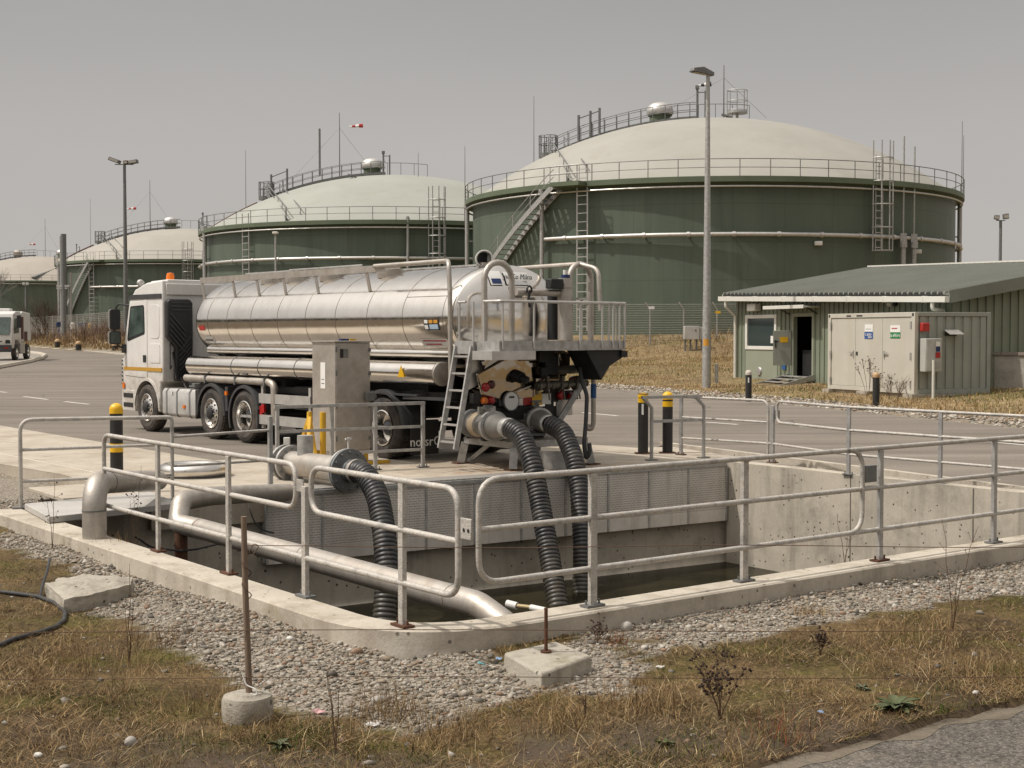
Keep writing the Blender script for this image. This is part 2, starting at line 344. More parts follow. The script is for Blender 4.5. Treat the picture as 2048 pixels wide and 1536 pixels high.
def _tank_green():
    n = NT("tank_green_paint")
    c = n.mix(n.rng(n.noise(.22, 7, .6), .3, .7), (.083, .107, .079), (.106, .134, .099))
    c = n.mix(n.math('MULTIPLY', n.rng(n.noise(1., 7, .65, co=n.mapped((.9, .9, .05))), .46, .72), .35), c, (.15, .175, .135))
    c = n.mix(n.math('MULTIPLY', n.rng(n.noise(1., 6, .6, co=n.mapped((1.7, 1.7, .09), (0, 0, 1.))), .52, .70), .45), c, (.055, .068, .052))
    sp = n.n.new('ShaderNodeSeparateXYZ'); n.l.new(n.co, sp.inputs[0]); an = n.math('ARCTAN2', sp.outputs[0], sp.outputs[1])
    sm = n.math('MAXIMUM', n.rng(n.math('ABSOLUTE', n.math('SUBTRACT', n.math('FRACT', n.math('MULTIPLY', an, 5.4)), .5)), .012, .004), n.rng(n.math('ABSOLUTE', n.math('SUBTRACT', n.math('FRACT', n.math('MULTIPLY', sp.outputs[2], .41)), .5)), .022, .008)); c = n.mix(n.math('MULTIPLY', sm, .32), c, (.05, .06, .045))
    n.set(col=c, rough=.5, spec=.4); n.bump(n.noise(1.3, 3), .08); return n.m
TGREEN = _tank_green()
TRIM = mat("tank_rim_paint", (.115, .145, .09), .55, 0, .12, .6, .05, 8, dirt=(.06, .07, .05), ds=.5, da=.5)
def _dome(nm, k):
    n = NT(nm)
    c = n.mix(n.rng(n.noise(.16, 6, .6), .3, .7), sc3(k, .93), sc3(k, 1.07))
    c = n.mix(n.math('MULTIPLY', n.rng(n.noise(.5, 8, .7), .52, .78), .45), c, sc3((k[0], k[1] * .94, k[2] * .84), .76))
    n.set(col=c, rough=.7, spec=.3); n.bump(n.noise(2.2, 4), .06, .05); return n.m
DOMES = [_dome('dome_membrane_' + a, k) for a, k in (('cream', (.335, .323, .285)), ('pale_green', (.325, .333, .295)), ('ivory', (.35, .328, .285)), ('sand', (.35, .315, .27)))]
def _polish(name, col, rough, wav, bs, dirt=.25):
    n = NT(name)
    f = n.math('MULTIPLY', n.rng(n.noise(1.6, 8, .7), .5, .8), dirt)
    c = n.mix(f, col, (.42, .36, .29)); n.set(col=c, rough=n.rng(n.noise(9, 5), .3, .75, rough * .8, rough * 1.5), metal=1.)
    n.bump(n.noise(bs, 2, .5, co=n.mapped((1, 1, 1))), wav, .05); return n.m
MIRROR = _polish("polished_stainless", (.86, .82, .765), .14, .11, 1.3, .30)
MIRROR2 = _polish("chrome_rim", (.74, .71, .67), .22, .04, 3, .5)
MIRSOIL = _polish("soiled_stainless", (.38, .325, .26), .10, .9, 1.6, .45)
def _glass():
    n = NT("window_glass"); n.set(col=(.035, .05, .048), rough=.06, spec=.7); return n.m
GLASS = _glass()
CABGL = mat("cab_glass", (.07, .095, .085), .07, 0, .5, 2.2, 0, spec=.8)
def _water():
    n = NT("pit_water"); n.p.inputs['IOR'].default_value = 1.12; n.set(col=n.mix(n.rng(n.noise(1.2, 6), .4, .7), (.014, .013, .007), (.032, .028, .014)), rough=.16, spec=.4)
    n.bump(n.noise(5, 3), .05); return n.m
WATER = _water()
def _asphalt():
    n = NT("asphalt_road")
    co = n.mapped((.05, .9, 1), (0, 0, R_(-110)))
    c = n.mix(n.rng(n.noise(1., 6, .6, co=co), .3, .7), (.155, .134, .112), (.24, .208, .174))
    c = n.mix(n.math('MULTIPLY', n.rng(n.noise(.16, 7, .65), .5, .72), .6), c, (.11, .096, .082))
    c = n.mix(n.math('MULTIPLY', n.rng(n.noise(.9, 6, .65, co=co), .60, .74), .6), c, (.36, .315, .265))
    wv = n.n.new('ShaderNodeVectorMath'); n.l.new(n.co, wv.inputs[0]); n.l.new(n.noise(.5, 5, .7, out=1), wv.inputs[1])
    ck = n.math('MULTIPLY', n.rng(n.voro(.16, 'DISTANCE_TO_EDGE', co=wv.outputs[0]), .006, .002), n.rng(n.noise(.12, 3), .45, .55)); c = n.mix(n.math('MULTIPLY', ck, .7), c, (.06, .053, .046))
    c = n.mix(n.math('MULTIPLY', n.rng(n.noise(1., 4, .6, co=n.mapped((.012, 1.1, 1), (0, 0, R_(-112)))), .56, .70), .45), c, (.085, .076, .066))
    c = n.mix(n.rng(n.noise(70, 4, .7), .35, .65), n.mix(1., c, (.72, .72, .72), 'MULTIPLY'), n.mix(1., c, (1.2, 1.2, 1.2), 'MULTIPLY'))
    n.set(col=c, rough=.9, spec=.25); n.bump(n.noise(60, 5, .7), .15); return n.m
ASPH = _asphalt()
def _asphalt2():
    n = NT("coarse_asphalt")
    c = n.mix(n.voro(52, out='Color', feat='F1'), (.05, .046, .04), (.235, .21, .18)); c = n.mix(n.rng(n.voro(30), .10, .14), (.46, .41, .34), c); c = n.mix(n.rng(n.noise(2.2, 6, .7), .4, .65), n.mix(1., c, (.72, .71, .70), 'MULTIPLY'), c)
    c = n.mix(n.math('MULTIPLY', n.rng(n.noise(1.6, 8, .7), .5, .7), .5), c, (.24, .2, .15)); n.set(col=c, rough=.92, spec=.25); n.bump(n.voro(80), .45, .01); return n.m
ASPH2 = _asphalt2()
MARK = mat("road_paint", (.66, .63, .57), .7, 0, .12, 6, .2, 40, dirt=(.25, .22, .19), ds=5, dl=.5, dh=.75, da=.8)
def _ground():
    n = NT("ground_soil"); z = n.n.new('ShaderNodeSeparateColor'); n.l.new(n.attr('zone'), z.inputs[0])
    a = n.mix(n.rng(n.noise(.9, 8, .7), .35, .65), (.05, .036, .021), (.17, .12, .065))
    a = n.mix(n.math('MULTIPLY', n.rng(n.noise(1.7, 7, .65), .47, .63), .8), a, (.105, .098, .028))
    a = n.mix(n.rng(n.noise(24, 6, .75), .35, .65), n.mix(1., a, (.40, .38, .35), 'MULTIPLY'), n.mix(1., a, (1.3, 1.25, 1.1), 'MULTIPLY'))
    s = n.mix(n.noise(9, 7, .7), (.045, .034, .024), (.12, .09, .065)); a = n.mix(z.outputs[1], a, s)
    far = n.mix(n.rng(n.noise(.35, 8, .7), .35, .65), (.20, .148, .085), (.36, .275, .155)); far = n.mix(n.math('MULTIPLY', n.rng(n.noise(.12, 7, .65), .48, .62), .7), far, (.155, .14, .05))
    far = n.mix(n.rng(n.noise(3., 7, .75), .4, .62), n.mix(1., far, (.6, .56, .5), 'MULTIPLY'), far); a = n.mix(z.outputs[2], a, far)
    g = n.mix(n.voro(24, out='Color'), (.18, .155, .12), (.42, .37, .30)); g = n.mix(n.rng(n.voro(24, 'DISTANCE_TO_EDGE'), 0, .12), (.06, .05, .04), g)
    n.set(col=n.mix(z.outputs[0], a, g), rough=.95, spec=.15); n.bump(n.noise(20, 6, .7), .5, .03); return n.m
GROUND = _ground()
def _tint(name, rough=.85, back=0):
    n = NT(name); n.set(col=n.mix(n.rng(n.noise(40, 3), .3, .7), n.mix(1., n.attr(), (.8, .8, .8), 'MULTIPLY'), n.attr()), rough=rough, spec=.2); return n.m
TINT = _tint("tinted_dry_grass"); TINTP = _tint("tinted_pebbles", .8)
def _mesh_panel():                                           # perforated sheet: staggered rows of slots, plainer strip at the foot
    n = NT("perforated_steel"); sp = n.n.new('ShaderNodeSeparateXYZ'); n.l.new(n.co, sp.inputs[0])
    u = n.math('ADD', n.math('MULTIPLY', sp.outputs[0], .835), n.math('MULTIPLY', sp.outputs[1], .55)); r = n.math('MULTIPLY', sp.outputs[2], 27.)
    row = n.math('FLOOR', r); zf = n.math('FRACT', r); uf = n.math('FRACT', n.math('ADD', n.math('MULTIPLY', u, 13.), n.math('MULTIPLY', row, .5)))
    slot = n.math('MULTIPLY', n.math('MULTIPLY', n.rng(zf, .5, .58), n.rng(uf, .12, .17)), n.rng(sp.outputs[2], -.80, -.79))
    c = n.mix(n.rng(n.noise(1.6, 7, .7), .3, .7), (.62, .575, .52), (.78, .73, .67)); c = n.mix(n.math('MULTIPLY', n.rng(n.noise(1.1, 7, .7), .5, .7), .45), c, (.34, .30, .25))
    c = n.mix(n.math('MULTIPLY', n.rng(n.noise(1., 6, .65, co=n.mapped((4, 4, .3))), .52, .72), .5), c, (.27, .235, .19))
    c = n.mix(n.rng(sp.outputs[2], -.785, -.79), c, n.mix(1., c, (.2, .18, .16), 'MULTIPLY')) if 0 else c
    n.set(col=n.mix(n.math('MULTIPLY', slot, .42), c, (.12, .11, .10)), rough=.5, metal=.25); n.bump(n.math('SUBTRACT', 1., slot), .4, .01); return n.m
PERF = _mesh_panel()
def _checker():
    n = NT("grating_steel"); sp = n.n.new('ShaderNodeSeparateXYZ'); n.l.new(n.mapped((1, 1, 1), (0, 0, R_(33))), sp.inputs[0])
    a = n.math('FRACT', n.math('MULTIPLY', sp.outputs[0], 26.)); b = n.math('FRACT', n.math('MULTIPLY', sp.outputs[1], 26.))
    s = n.math('MULTIPLY', n.rng(a, .45, .55), n.rng(b, .45, .55)); n.set(col=n.mix(n.math('MULTIPLY', s, .75), (.42, .40, .37), (.06, .055, .05)), rough=.5, metal=.4); return n.m
GRATE = _checker()

def letters(txt, size, o, x, y, m, parent, name='lettering', depth=.004, align='CENTER'):
    """raised lettering on the plane through o with unit directions x (reading) and y (up), world space"""
    cu = bpy.data.curves.new('t', 'FONT'); cu.body = txt; cu.size = size; cu.extrude = depth; cu.align_x = align; cu.align_y = 'CENTER'; cu.resolution_u = 2
    ob = bpy.data.objects.new('t', cu); COL.objects.link(ob); bpy.context.view_layer.update()
    me = bpy.data.meshes.new_from_object(ob.evaluated_get(bpy.context.evaluated_depsgraph_get())); bpy.data.objects.remove(ob); bpy.data.curves.remove(cu)
    x = V(x).normalized(); y = V(y).normalized(); z = x.cross(y)
    Mx = Matrix((x, y, z)).transposed().to_4x4(); Mx.translation = V(o)
    me.transform((ROOT[top(parent).name] if top(parent).name in ROOT else Matrix()) @ Mx); me.materials.clear(); me.materials.append(m); me.name = name
    b = bpy.data.objects.new(name, me); COL.objects.link(b); b.parent = parent; return b
# ---------------------------------------------------------------- ground, road, pad, pit
def rise(y): t = np.clip((np.asarray(y, float) - 60) / 70, 0, 1); return .62 * t
def gr(px, py, dz_=0.):                                     # point on the gently rising road
    z = 0.
    for _ in range(12): p = gp(px, py, z + dz_); z = float(rise(p.y))
    return p
FAR_EDGE = [(24, 4), (16, 22), (12, 33.5), (7.9, 47.4), (3.6, 58.5), (-11, 83), (-32.3, 118), (-50.4, 155), (-61, 180), (-76, 210), (-150, 380)]
def far_d(x, y): return -polydist(x, y, FAR_EDGE[::-1])
NEAR_EDGE = [(14, 7), (7.4, 20.6), (3.2, 28.8), (2.5, 27.0), (1., 26.4), (-5.1, 24.6), (-12, 33.5), (-40, 69), (-100, 140), (-180, 300)]
nL = V((.595, -.804, 0)); nR = V((.786, .618, 0))            # directions of the two visible kerbs
OUT_L = V((-.804, -.595, 0)); OUT_R = V((.618, -.786, 0))
IN_C = V((-.763, 10.51, 0)); IN_L = IN_C - nL * 9.2; IN_R = IN_C + nR * 11.6
PF0 = V((-6.1, 17.85, 0)); PF1 = V((3.69, 24.35, 0)); PFD = (V((3.69, 24.35, 0)) - V((-3.29, 19.7, 0))).normalized(); PFN = V((PFD.y, -PFD.x, 0))
PC = V((8.35, 17.67, 0))                                     # far corner of the pit, beyond the picture
OUT_C = V((-.763, 10.51, 0)) + (OUT_L + OUT_R) * .34
RWD = (PC - PF1).normalized(); RWN = V((-RWD.y, RWD.x, 0))
OUTER = [IN_L + OUT_L * .36, OUT_C, IN_R + OUT_R * .34]
PATH_PX = [(1380, 1600), (1500, 1536), (1640, 1500), (1760, 1475), (1860, 1448), (1950, 1425), (2048, 1405), (2300, 1345), (2600, 1500), (2300, 2200), (1300, 2200)]
PATH = [tuple(gp(x, y, -.2)[:2]) for x, y in PATH_PX]
def ground_h(x, y):
    x = np.asarray(x, float); y = np.asarray(y, float); d = far_d(x, y)
    inpath = inpoly(x, y, PATH); d2 = d * (1 + 4 * np.clip((y - 80) / 40, 0, 1) * (d > 0)); far = rise(y) * np.clip(1 - d2 / 60, 0, 1) + np.interp(d2, [-1, 0, .4, 2.2, 12, 30, 46, 60], [-.1, -.06, .0, .07, .5, 1.6, 2.02, 2.05])
    near = -.16 + .07 * (vnoise(x, y, 1.7, 1) - .5) + .03 * (vnoise(x, y, .4, 2) - .5) - .05 * np.clip((9.2 - y) / 2, 0, 1)
    far = far + np.where(d > 1.5, .25 * (vnoise(x, y, 6, 3) - .5) * np.clip((d - 1.5) / 6, 0, 1), 0)
    near = np.where(inpath, -.30, near); return np.where(d > -1, far, np.where(y < 24, near, -.12 + rise(y)))
def axis(a): return np.unique(np.round(np.concatenate(a), 4))
gx = axis([np.linspace(-1500, -300, 9), np.linspace(-300, -40, 66), np.linspace(-40, -9, 40), np.linspace(-9, 10, 150), np.linspace(10, 60, 60), np.linspace(60, 300, 30), np.linspace(300, 1500, 9)])
gy = axis([np.linspace(-1500, -60, 20), np.linspace(-60, 5, 24), np.linspace(5, 20, 124), np.linspace(20, 130, 100), np.linspace(130, 330, 70), np.linspace(330, 1800, 20)])
GX, GY = np.meshgrid(gx, gy); GZ = ground_h(GX, GY)
PITPOLY = [IN_C + (OUT_L + OUT_R) * .17, IN_R + OUT_R * .17, PC + V((.9, 0, 0)), PC + V((.1, .1, 0)), PF1 + V((.1, .1, 0)), PF0 + PFN * -.1, IN_L + OUT_L * .17]
nxg, nyg = len(gx), len(gy); idx = np.arange(nxg * nyg).reshape(nyg, nxg)
GPOLY = PITPOLY[:2] + [PC + RWN * .9 + V((1, 0, 0)), PF1 + RWN * .9 - PFN * 1.2, PF0 - PFN * 1.2] + PITPOLY[6:]
a, b, c, d = idx[:-1, :-1], idx[:-1, 1:], idx[1:, 1:], idx[1:, :-1]
cx = (GX[:-1, :-1] + GX[1:, 1:]) / 2; cy = (GY[:-1, :-1] + GY[1:, 1:]) / 2
keep = ~inpoly(cx, cy, [(p[0], p[1]) for p in GPOLY])
tri = np.concatenate([np.stack([a[keep], b[keep], c[keep]], 1), np.stack([a[keep], c[keep], d[keep]], 1)])
ground = npmesh("ground", np.stack([GX.ravel(), GY.ravel(), GZ.ravel()], 1), tri, GROUND, smooth=True); tag(ground, kind='structure')
# zones: x = gravel, y = bare dark soil, z = far dry grass
GRAV_PX = [[(-300, 900), (0, 1035), (0, 1092), (110, 1112), (170, 1195), (300, 1262), (430, 1330), (560, 1392), (690, 1440), (880, 1446), (1010, 1410), (1060, 1385), (1240, 1400), (1310, 1330), (1270, 1290), (1160, 1310), (1010, 1330), (900, 1270), (760, 1270), (560, 1215), (300, 1130), (160, 1080), (40, 1030)],
           [(1150, 1310), (1270, 1285), (1420, 1292), (1560, 1262), (1700, 1248), (1830, 1215), (2048, 1185), (2400, 1120), (2400, 1030), (2048, 1085), (1716, 1140), (1420, 1185), (1200, 1240)],
           [(-300, 860), (0, 905), (130, 950), (300, 1000), (150, 1010), (40, 1030), (-300, 960)]]
GRAV = [[tuple(gp(x, y, -.15)[:2]) for x, y in p] for p in GRAV_PX]
def gravel_at(x, y):
    jx = x + .5 * (vnoise(x, y, .5, 21) - .5) + .2 * (vnoise(x, y, .16, 23) - .5); jy = y + .6 * (vnoise(x, y, .5, 22) - .5) + .2 * (vnoise(x, y, .16, 24) - .5)
    r = np.zeros(np.shape(x), bool)
    for p in GRAV: r |= inpoly(jx, jy, p)
    return r
def zone_cols(x, y):
    d = far_d(x, y); z = np.zeros((len(x), 3)); yy = y
    verge = (d > -.3) & (d < 1.5 + 1.0 * (vnoise(x, y, 3, 5) - .5)); near = (d < -1) & (polydist(x, y, NEAR_EDGE) > 0)
    z[:, 0] = np.where(verge, .9, 0); z[gravel_at(x, y), 0] = 1; z[:, 2] = (d > -.5)
    z[(d < -3) & (y > 19.5) & (x > -1), 0] = 1; away = (d < -1) & ((x < -14) | (y < 4) | (x > 15))
    z[:, 1] = np.clip((8.3 - y - .10 * x + .9 * (vnoise(x, y, .7, 7) - .5)) / .6, 0, 1) * (d < -1) * (x < 1.5) * .85
    z[away, 1] = .75
    pd = np.clip(1 - np.abs(y - (8.0 + .16 * x)) / .8, 0, 1) * (x > 0) * (d < -1); z[:, 1] = np.maximum(z[:, 1], pd)
    return z
za = ground.data.color_attributes.new('zone', 'FLOAT_COLOR', 'POINT'); zc = np.ones((nxg * nyg, 4), np.float32); zc[:, :3] = zone_cols(GX.ravel(), GY.ravel()); za.data.foreach_set('color', zc.ravel())
from mathutils.geometry import tessellate_polygon
def sheet(name, poly, z, m, kind='structure'):
    vs = [V((p[0], p[1], z)) for p in poly]; tr = []
    for f in tessellate_polygon([[V((p[0], p[1], 0)) for p in poly]]):
        n = (vs[f[1]] - vs[f[0]]).cross(vs[f[2]] - vs[f[0]]).z; tr.append(f if n > 0 else f[::-1])
    me = bpy.data.meshes.new(name); me.from_pydata([tuple(p) for p in vs], [], tr); me.materials.append(m)
    o = bpy.data.objects.new(name, me); COL.objects.link(o); return tag(o, kind=kind)
nb_ = [p for p in NEAR_EDGE if p[1] < 33.6]; iy = 33.5
sheet("road", nb_ + [(12, 33.5), (16, 22), (24, 4)], -.02, ASPH)
ne = np.array([p for p in NEAR_EDGE if p[1] >= 33.4 and p[0] < 0]); fe = np.array(FAR_EDGE[2:]); ys = np.concatenate([np.linspace(33.5, 60, 8), np.linspace(64, 130, 22), np.linspace(140, 300, 12)]); rv = []
for y_ in ys: rv += [V((float(np.interp(y_, ne[:, 1], ne[:, 0])), y_, -.02 + float(rise(y_)))), V((float(np.interp(y_, fe[:, 1], fe[:, 0])), y_, -.02 + float(rise(y_))))]
tag(MB().add(rv, [(2 * i, 2 * i + 1, 2 * i + 3, 2 * i + 2) for i in range(len(ys) - 1)]).build("road", ASPH), kind='structure')
sheet("path", PATH, -.215, ASPH2)
_ed = [gp(x, y, -.2) for x, y in ((1400, 1590), (1500, 1533), (1640, 1498), (1760, 1472), (1860, 1446), (1950, 1423), (2048, 1403), (2250, 1357))]; _a, _b = [], []
for i in range(57):
    k_ = i / 56 * 7; j_ = min(int(k_), 6); p_ = _ed[j_].lerp(_ed[j_ + 1], k_ - j_); w_ = float(vnoise(p_.x, p_.y, .35, 9)); _a.append((p_.x, p_.y + .02 + .09 * w_)); _b.append((p_.x + .02, p_.y - .03 - .22 * float(vnoise(p_.x + 9, p_.y, .22, 8))))
sheet("path", _a + _b[::-1], -.2125, mat("sandy_edge", (.23, .19, .14), .95, 0, .3, 5, .3, 40, dirt=(.10, .08, .055), ds=5, dl=.40, dh=.62, da=.9, bump=.5, bs=60))
mk = MB()
for p in ([(-40, 779), (14, 785)], [(48, 793), (96, 799)], [(129, 803), (178, 808.5)], [(1165, 825), (1236, 831.5)], [(1410, 844), (1476, 849)], [(1602, 853), (1772, 868)], [(1948, 880), (2060, 891)]):
    q0, q1 = gp(*p[0], -.016), gp(*p[1], -.016); mk.beam(q0, q1, .12, .004)
tag(mk.build("road_marking", MARK), kind='structure')
kb = MB()                                                     # pale kerb along the far edge of the road at the bend
for p, q in zip(FAR_EDGE[5:10], FAR_EDGE[6:11]): kb.beam(V((*p, float(rise(p[1])))), V((*q, float(rise(q[1])))), .6, .16)
tag(kb.build("kerb", CONCT), kind='structure')
kb = MB()
kp = [(3.0, 28.6), (5.2, 24.3), (7.1, 20.5), (12.5, 9.5)]
for p, q in zip(kp[:-1], kp[1:]): kb.beam(V((*p, -.04)), V((*q, -.04)), .14, .14)
tag(kb.build("kerb", CONCT), kind='structure')
ISL = [gr(x, y) for x, y in ((-200, 760), (-60, 746), (0, 736), (60, 724.5), (84, 717.5), (91, 712), (80, 708.5), (50, 705), (-60, 698), (-200, 696))]
isl = MB(); isl.add([p + V((0, 0, .05)) for p in ISL] + [p - V((0, 0, .15)) for p in ISL], [tuple(range(len(ISL)))] + [(i, (i + 1) % len(ISL), len(ISL) + (i + 1) % len(ISL), len(ISL) + i) for i in range(len(ISL))]); tag(isl.build("pavement", mat("island_gravel", (.30, .27, .23), .9, 0, .2, .4, .3, 3)), kind='structure')
kb = MB(); kb.tube([p + V((0, 0, .04)) for p in ISL], .17, 6); tag(kb.build("kerb", CONCT), kind='structure')
# the concrete pad: strip along the road, apron under the tanker, deck behind the steel panels
PAD = [V((-40, 64.6, 0)), V((-24, 44.6, 0)), V((-16, 35.2, 0)), gp(0, 928), gp(120, 948), gp(300, 997), PF0 + PFN * .0 + PFD * 1.6, PF1, V((3.9, 24.9, 0)), gp(1500, 918), gp(1340, 893), gp(1278, 896), gp(1182, 889), V((1., 28.2, 0)), V((-1.7, 26.6, 0)), V((-5.2, 24.7, 0)), gp(0, 851), V((-40, 69., 0))]
pm = MB()
pad = sheet("pavement", [(p[0], p[1]) for p in PAD], 0., CONCP)
m = MB(); N_ = len(PAD); m.add([V((p[0], p[1], -.004)) for p in PAD] + [V((p[0], p[1], -.4)) for p in PAD], [(i, (i + 1) % N_, N_ + (i + 1) % N_, N_ + i) for i in range(N_)]); tag(m.build('pavement', CONCP), kind='structure')
jm = MB()                                                     # joints cut in the slab
for p, q in ([(860, 931), (757, 916)], [(757, 916), (600, 893)], [(0, 907), (230, 953)], [(880, 945), (1160, 905)]):
    jm.beam(gp(*p, .004), gp(*q, .004), .03, .004)
tag(jm.build("pavement", mat("slab_joint", (.62, .57, .49), .9)), kind='structure')
st = MB()                                                     # rusty water stains are part of the pad
# the pit
basin = thing("concrete_basin", "sunken concrete basin holding murky water, with a pale kerb around its rounded corner", "basin", (0, 13, 0))
def arc_corner(c, r): return fillet([c - nL * 6, c, c + nR * 6], r, 10)[1:-1]
inn = [IN_L] + arc_corner(IN_C, .75) + [IN_R]; outr = [OUTER[0]] + arc_corner(OUT_C, 1.25) + [OUTER[2]]
k = MB(); n_ = len(inn); z_top, z_out, z_in = 0., -.5, -2.3
vs = []
for i in range(n_):
    for p, z in ((outr[i], z_out), (outr[i], z_top - .015), (outr[i] + (inn[i] - outr[i]).normalized() * .015, z_top), (inn[i], z_top)): vs.append(V((p.x, p.y, z)))
fs = []
for i in range(n_ - 1):
    for j in range(3): fs.append((i * 4 + j, (i + 1) * 4 + j, (i + 1) * 4 + j + 1, i * 4 + j + 1))
fs += [(0, 1, 2, 3), tuple((n_ - 1) * 4 + j for j in (3, 2, 1, 0))]
k.add(vs, fs); k.build("kerb", CONCT, basin, sharp=25)
k = MB(); vs = []
for p in inn: vs += [V((p.x, p.y, -.002)), V((p.x, p.y, z_in))]
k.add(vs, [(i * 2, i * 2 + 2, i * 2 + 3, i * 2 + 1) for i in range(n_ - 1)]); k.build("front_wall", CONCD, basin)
k = MB(); o_ = PFN * -.12
bw0, bw1 = PF0 + o_ - PFD * .4, PF1 + o_ + PFD * .3; m_ = bw0.lerp(bw1, .55)
k.add([bw0 + V((0, 0, -.004)), bw1 + V((0, 0, -.004)), bw1 + V((0, 0, z_in)), bw0 + V((0, 0, z_in))], [(0, 1, 2, 3)])
for t, w in ((.27, .02), (.45, .02), (.585, .02), (.71, .02), (.9, .03)):                     # formwork joints
    q = bw0.lerp(bw1, t) + PFN * .002; k.box(V((q.x, q.y, -1.4)), (w, .006, 1.9), Matrix.Rotation(math.atan2(PFD.y, PFD.x), 3, 'Z'))
k.build("back_wall", CONC, basin)
RWD = (PC - PF1).normalized(); RWN = V((-RWD.y, RWD.x, 0))
rw = MB(); rw.prism([(p.x, p.y) for p in (PF1 - RWD * .0, PC, PC + RWN * .3, PF1 + RWN * .3)], z_in, .012); rw.build("side_wall", CONC, basin)
jt = MB()
for t in (.34, .62, .9):
    q = PF1.lerp(PC, t) - RWN * .001; jt.box(V((q.x, q.y, -1.0)), (.018, .006, 2.0), Matrix.Rotation(math.atan2(RWD.y, RWD.x), 3, 'Z'))
jt.build("formwork_joint", mat("formwork_joint_dark", (.12, .105, .085), .9), basin)  # dark strips marking the formwork joints of the side wall
q = PC - PF1
wat = sheet("water", [IN_C + (OUT_L + OUT_R) * .2, IN_R + OUT_R * .2, PC + V((1, 0, 0)), PF1 + V((.1, .1, 0)), bw0, IN_L + OUT_L * .2], -1.72, WATER)
# steel cladding on the front of the deck
cl = thing("steel_cladding", "row of perforated steel panels hanging on the deck edge above the water", "cladding", (0, 22, 0))
P_A = V((-3.42, 19.62, 0)); tot = (PF1 - P_A).length - .05; npan = 10
for i in range(npan):
    a_, b_ = P_A + PFD * (tot * i / npan + .008), P_A + PFD * (tot * (i + 1) / npan - .008)
    m = MB(); m.beam((a_ + b_) / 2 + PFN * .05 + V((0, 0, -.02)), (a_ + b_) / 2 + PFN * .05 + V((0, 0, -.99)), 1, 1) if False else None
    m.extr([(0, -.06), ((b_ - a_).length, -.06), ((b_ - a_).length, -.995), (0, -.995)], a_ + PFN * .02, PFD, V((0, 0, 1)), PFN * .03); m.build("panel", PERF, cl)
m = MB(); m.extr([(0, .0), (tot, .0), (tot, -.055), (0, -.055)], P_A + PFN * .025, PFD, V((0, 0, 1)), PFN * .045)
for i in range(npan + 1): 
    q = P_A + PFD * (tot * i / npan) + PFN * .055; m.box(V((q.x, q.y, -.52)), (.035, .012, .94), Matrix.Rotation(math.atan2(PFD.y, PFD.x), 3, 'Z'))
m.box(P_A + PFN * -.02 + V((0, 0, -.5)) - PFD * .012, (.012, .12, .95), Matrix.Rotation(math.atan2(PFD.y, PFD.x), 3, 'Z')); m.build("edge_frame", GALV, cl)
m = MB(); m.extr([(0, -.42), (tot, -.42), (tot, .02), (0, .02)], P_A + V((0, 0, .006)), PFD, PFN, V((0, 0, .012))); m.build("grating", GRATE, cl)
# cover plates over the end of the pit
cp = tag((lambda m: m.build("cover_plate", SLAB, bevel=.01))(MB().prism([tuple(gp(x, y, .08)[:2]) for x, y in ((49, 1008), (98, 1034), (360, 1006), (300, 984))], .004, .085)), "pale flat cover plate across the basin end, behind the elbow pipe", "cover plate")
cp2 = tag(MB().prism([tuple(gp(x, y, .08)[:2]) for x, y in ((57, 972), (126, 993), (300, 984), (164, 965))], .003, .06).build("concrete_slab", CONCP, bevel=.01), "thin concrete slab lying on gravel behind the flat cover plate", "slab")
# ---------------------------------------------------------------- railings
Z = V((0, 0, 1))
def up(p, z): return V((p[0], p[1], z))
def post(parent, P, d, h=1.1, w=(.06, .035), m=GALV_OLD, foot=True):
    P = V((P[0], P[1], 0)); ang = math.atan2(d.y, d.x); Rm = Matrix.Rotation(ang, 3, 'Z')
    o = MB().box(P + V((0, 0, h / 2 + .006)), (w[0], w[1], h - .012), Rm).build("post", m, parent, bevel=.004)
    if foot:
        f = MB(); f.box(P + V((0, 0, .012)), (.19, .10, .016), Rm)
        for s in (-1, 1):
            q = P + Rm @ V((.07 * s, 0, .02)); f.cyl(q, q + V((0, 0, .035)), .010, n=6)
        f.build("base_plate", RUST if random.random() < .35 else GALV_DK, o)
    return o
def rail(parent, pts, r=.0235, fil=.0, m=GALV_OLD, name="rail", closed=False):
    pts = [V(p) for p in pts]
    if fil: pts = fillet(pts, fil, 6, closed)
    return MB().tube(pts, r, 10, closed=closed).build(name, m, parent)
def onl(P, d, px):                                            # point of the line P + t d that shows at column px
    u = (px - 1024) / FPX; t = (P.x - u * P.y) / (u * d.y - d.x); return V((P.x + d.x * t, P.y + d.y * t, 0))
A315, A458, A610, A805 = gp(317, 1103), gp(458, 1148), gp(611, 1194), gp(805, 1253); dA = (A805 - A315).normalized(); A205 = onl(A315, dA, 206)
hT, hM, hL = 1.1, .73, .33
t = thing("railing", "galvanised railing on the kerb starting behind the big elbow pipe, its end looped", "railing", A315, group="railings round the basin")
for P in (A315, A458): post(t, P, dA, 1.085)
sR = A610 - dA * .16
rail(t, [up(A205, .05), up(A205, hT), up(sR, hT), up(sR, hM), up(A205, hM)], fil=[0, .14, .14, .14, 0], name="rail")
rail(t, [up(A205, hL), up(A610 - dA * .03, hL)])
MB().box(up(A610 - dA * .09, .93), (.13, .012, .1), Matrix.Rotation(math.atan2(dA.y, dA.x), 3, 'Z')).build("joint_plate", GALV_OLD, t)
t = thing("railing", "galvanised railing on the kerb with a black hose behind its double looped end panel", "railing", A805, group="railings round the basin")
for P, h in ((A610, .93), (A805, 1.09)): post(t, P, dA, h, (.065, .04))
sL = A610 + dA * .11; sR = onl(A315, dA, 916)
rail(t, [up(sR, hM), up(sL, hM), up(sL, hT), up(sR, hT), up(sR, hL), up(A610, hL)], fil=.16, name="rail")
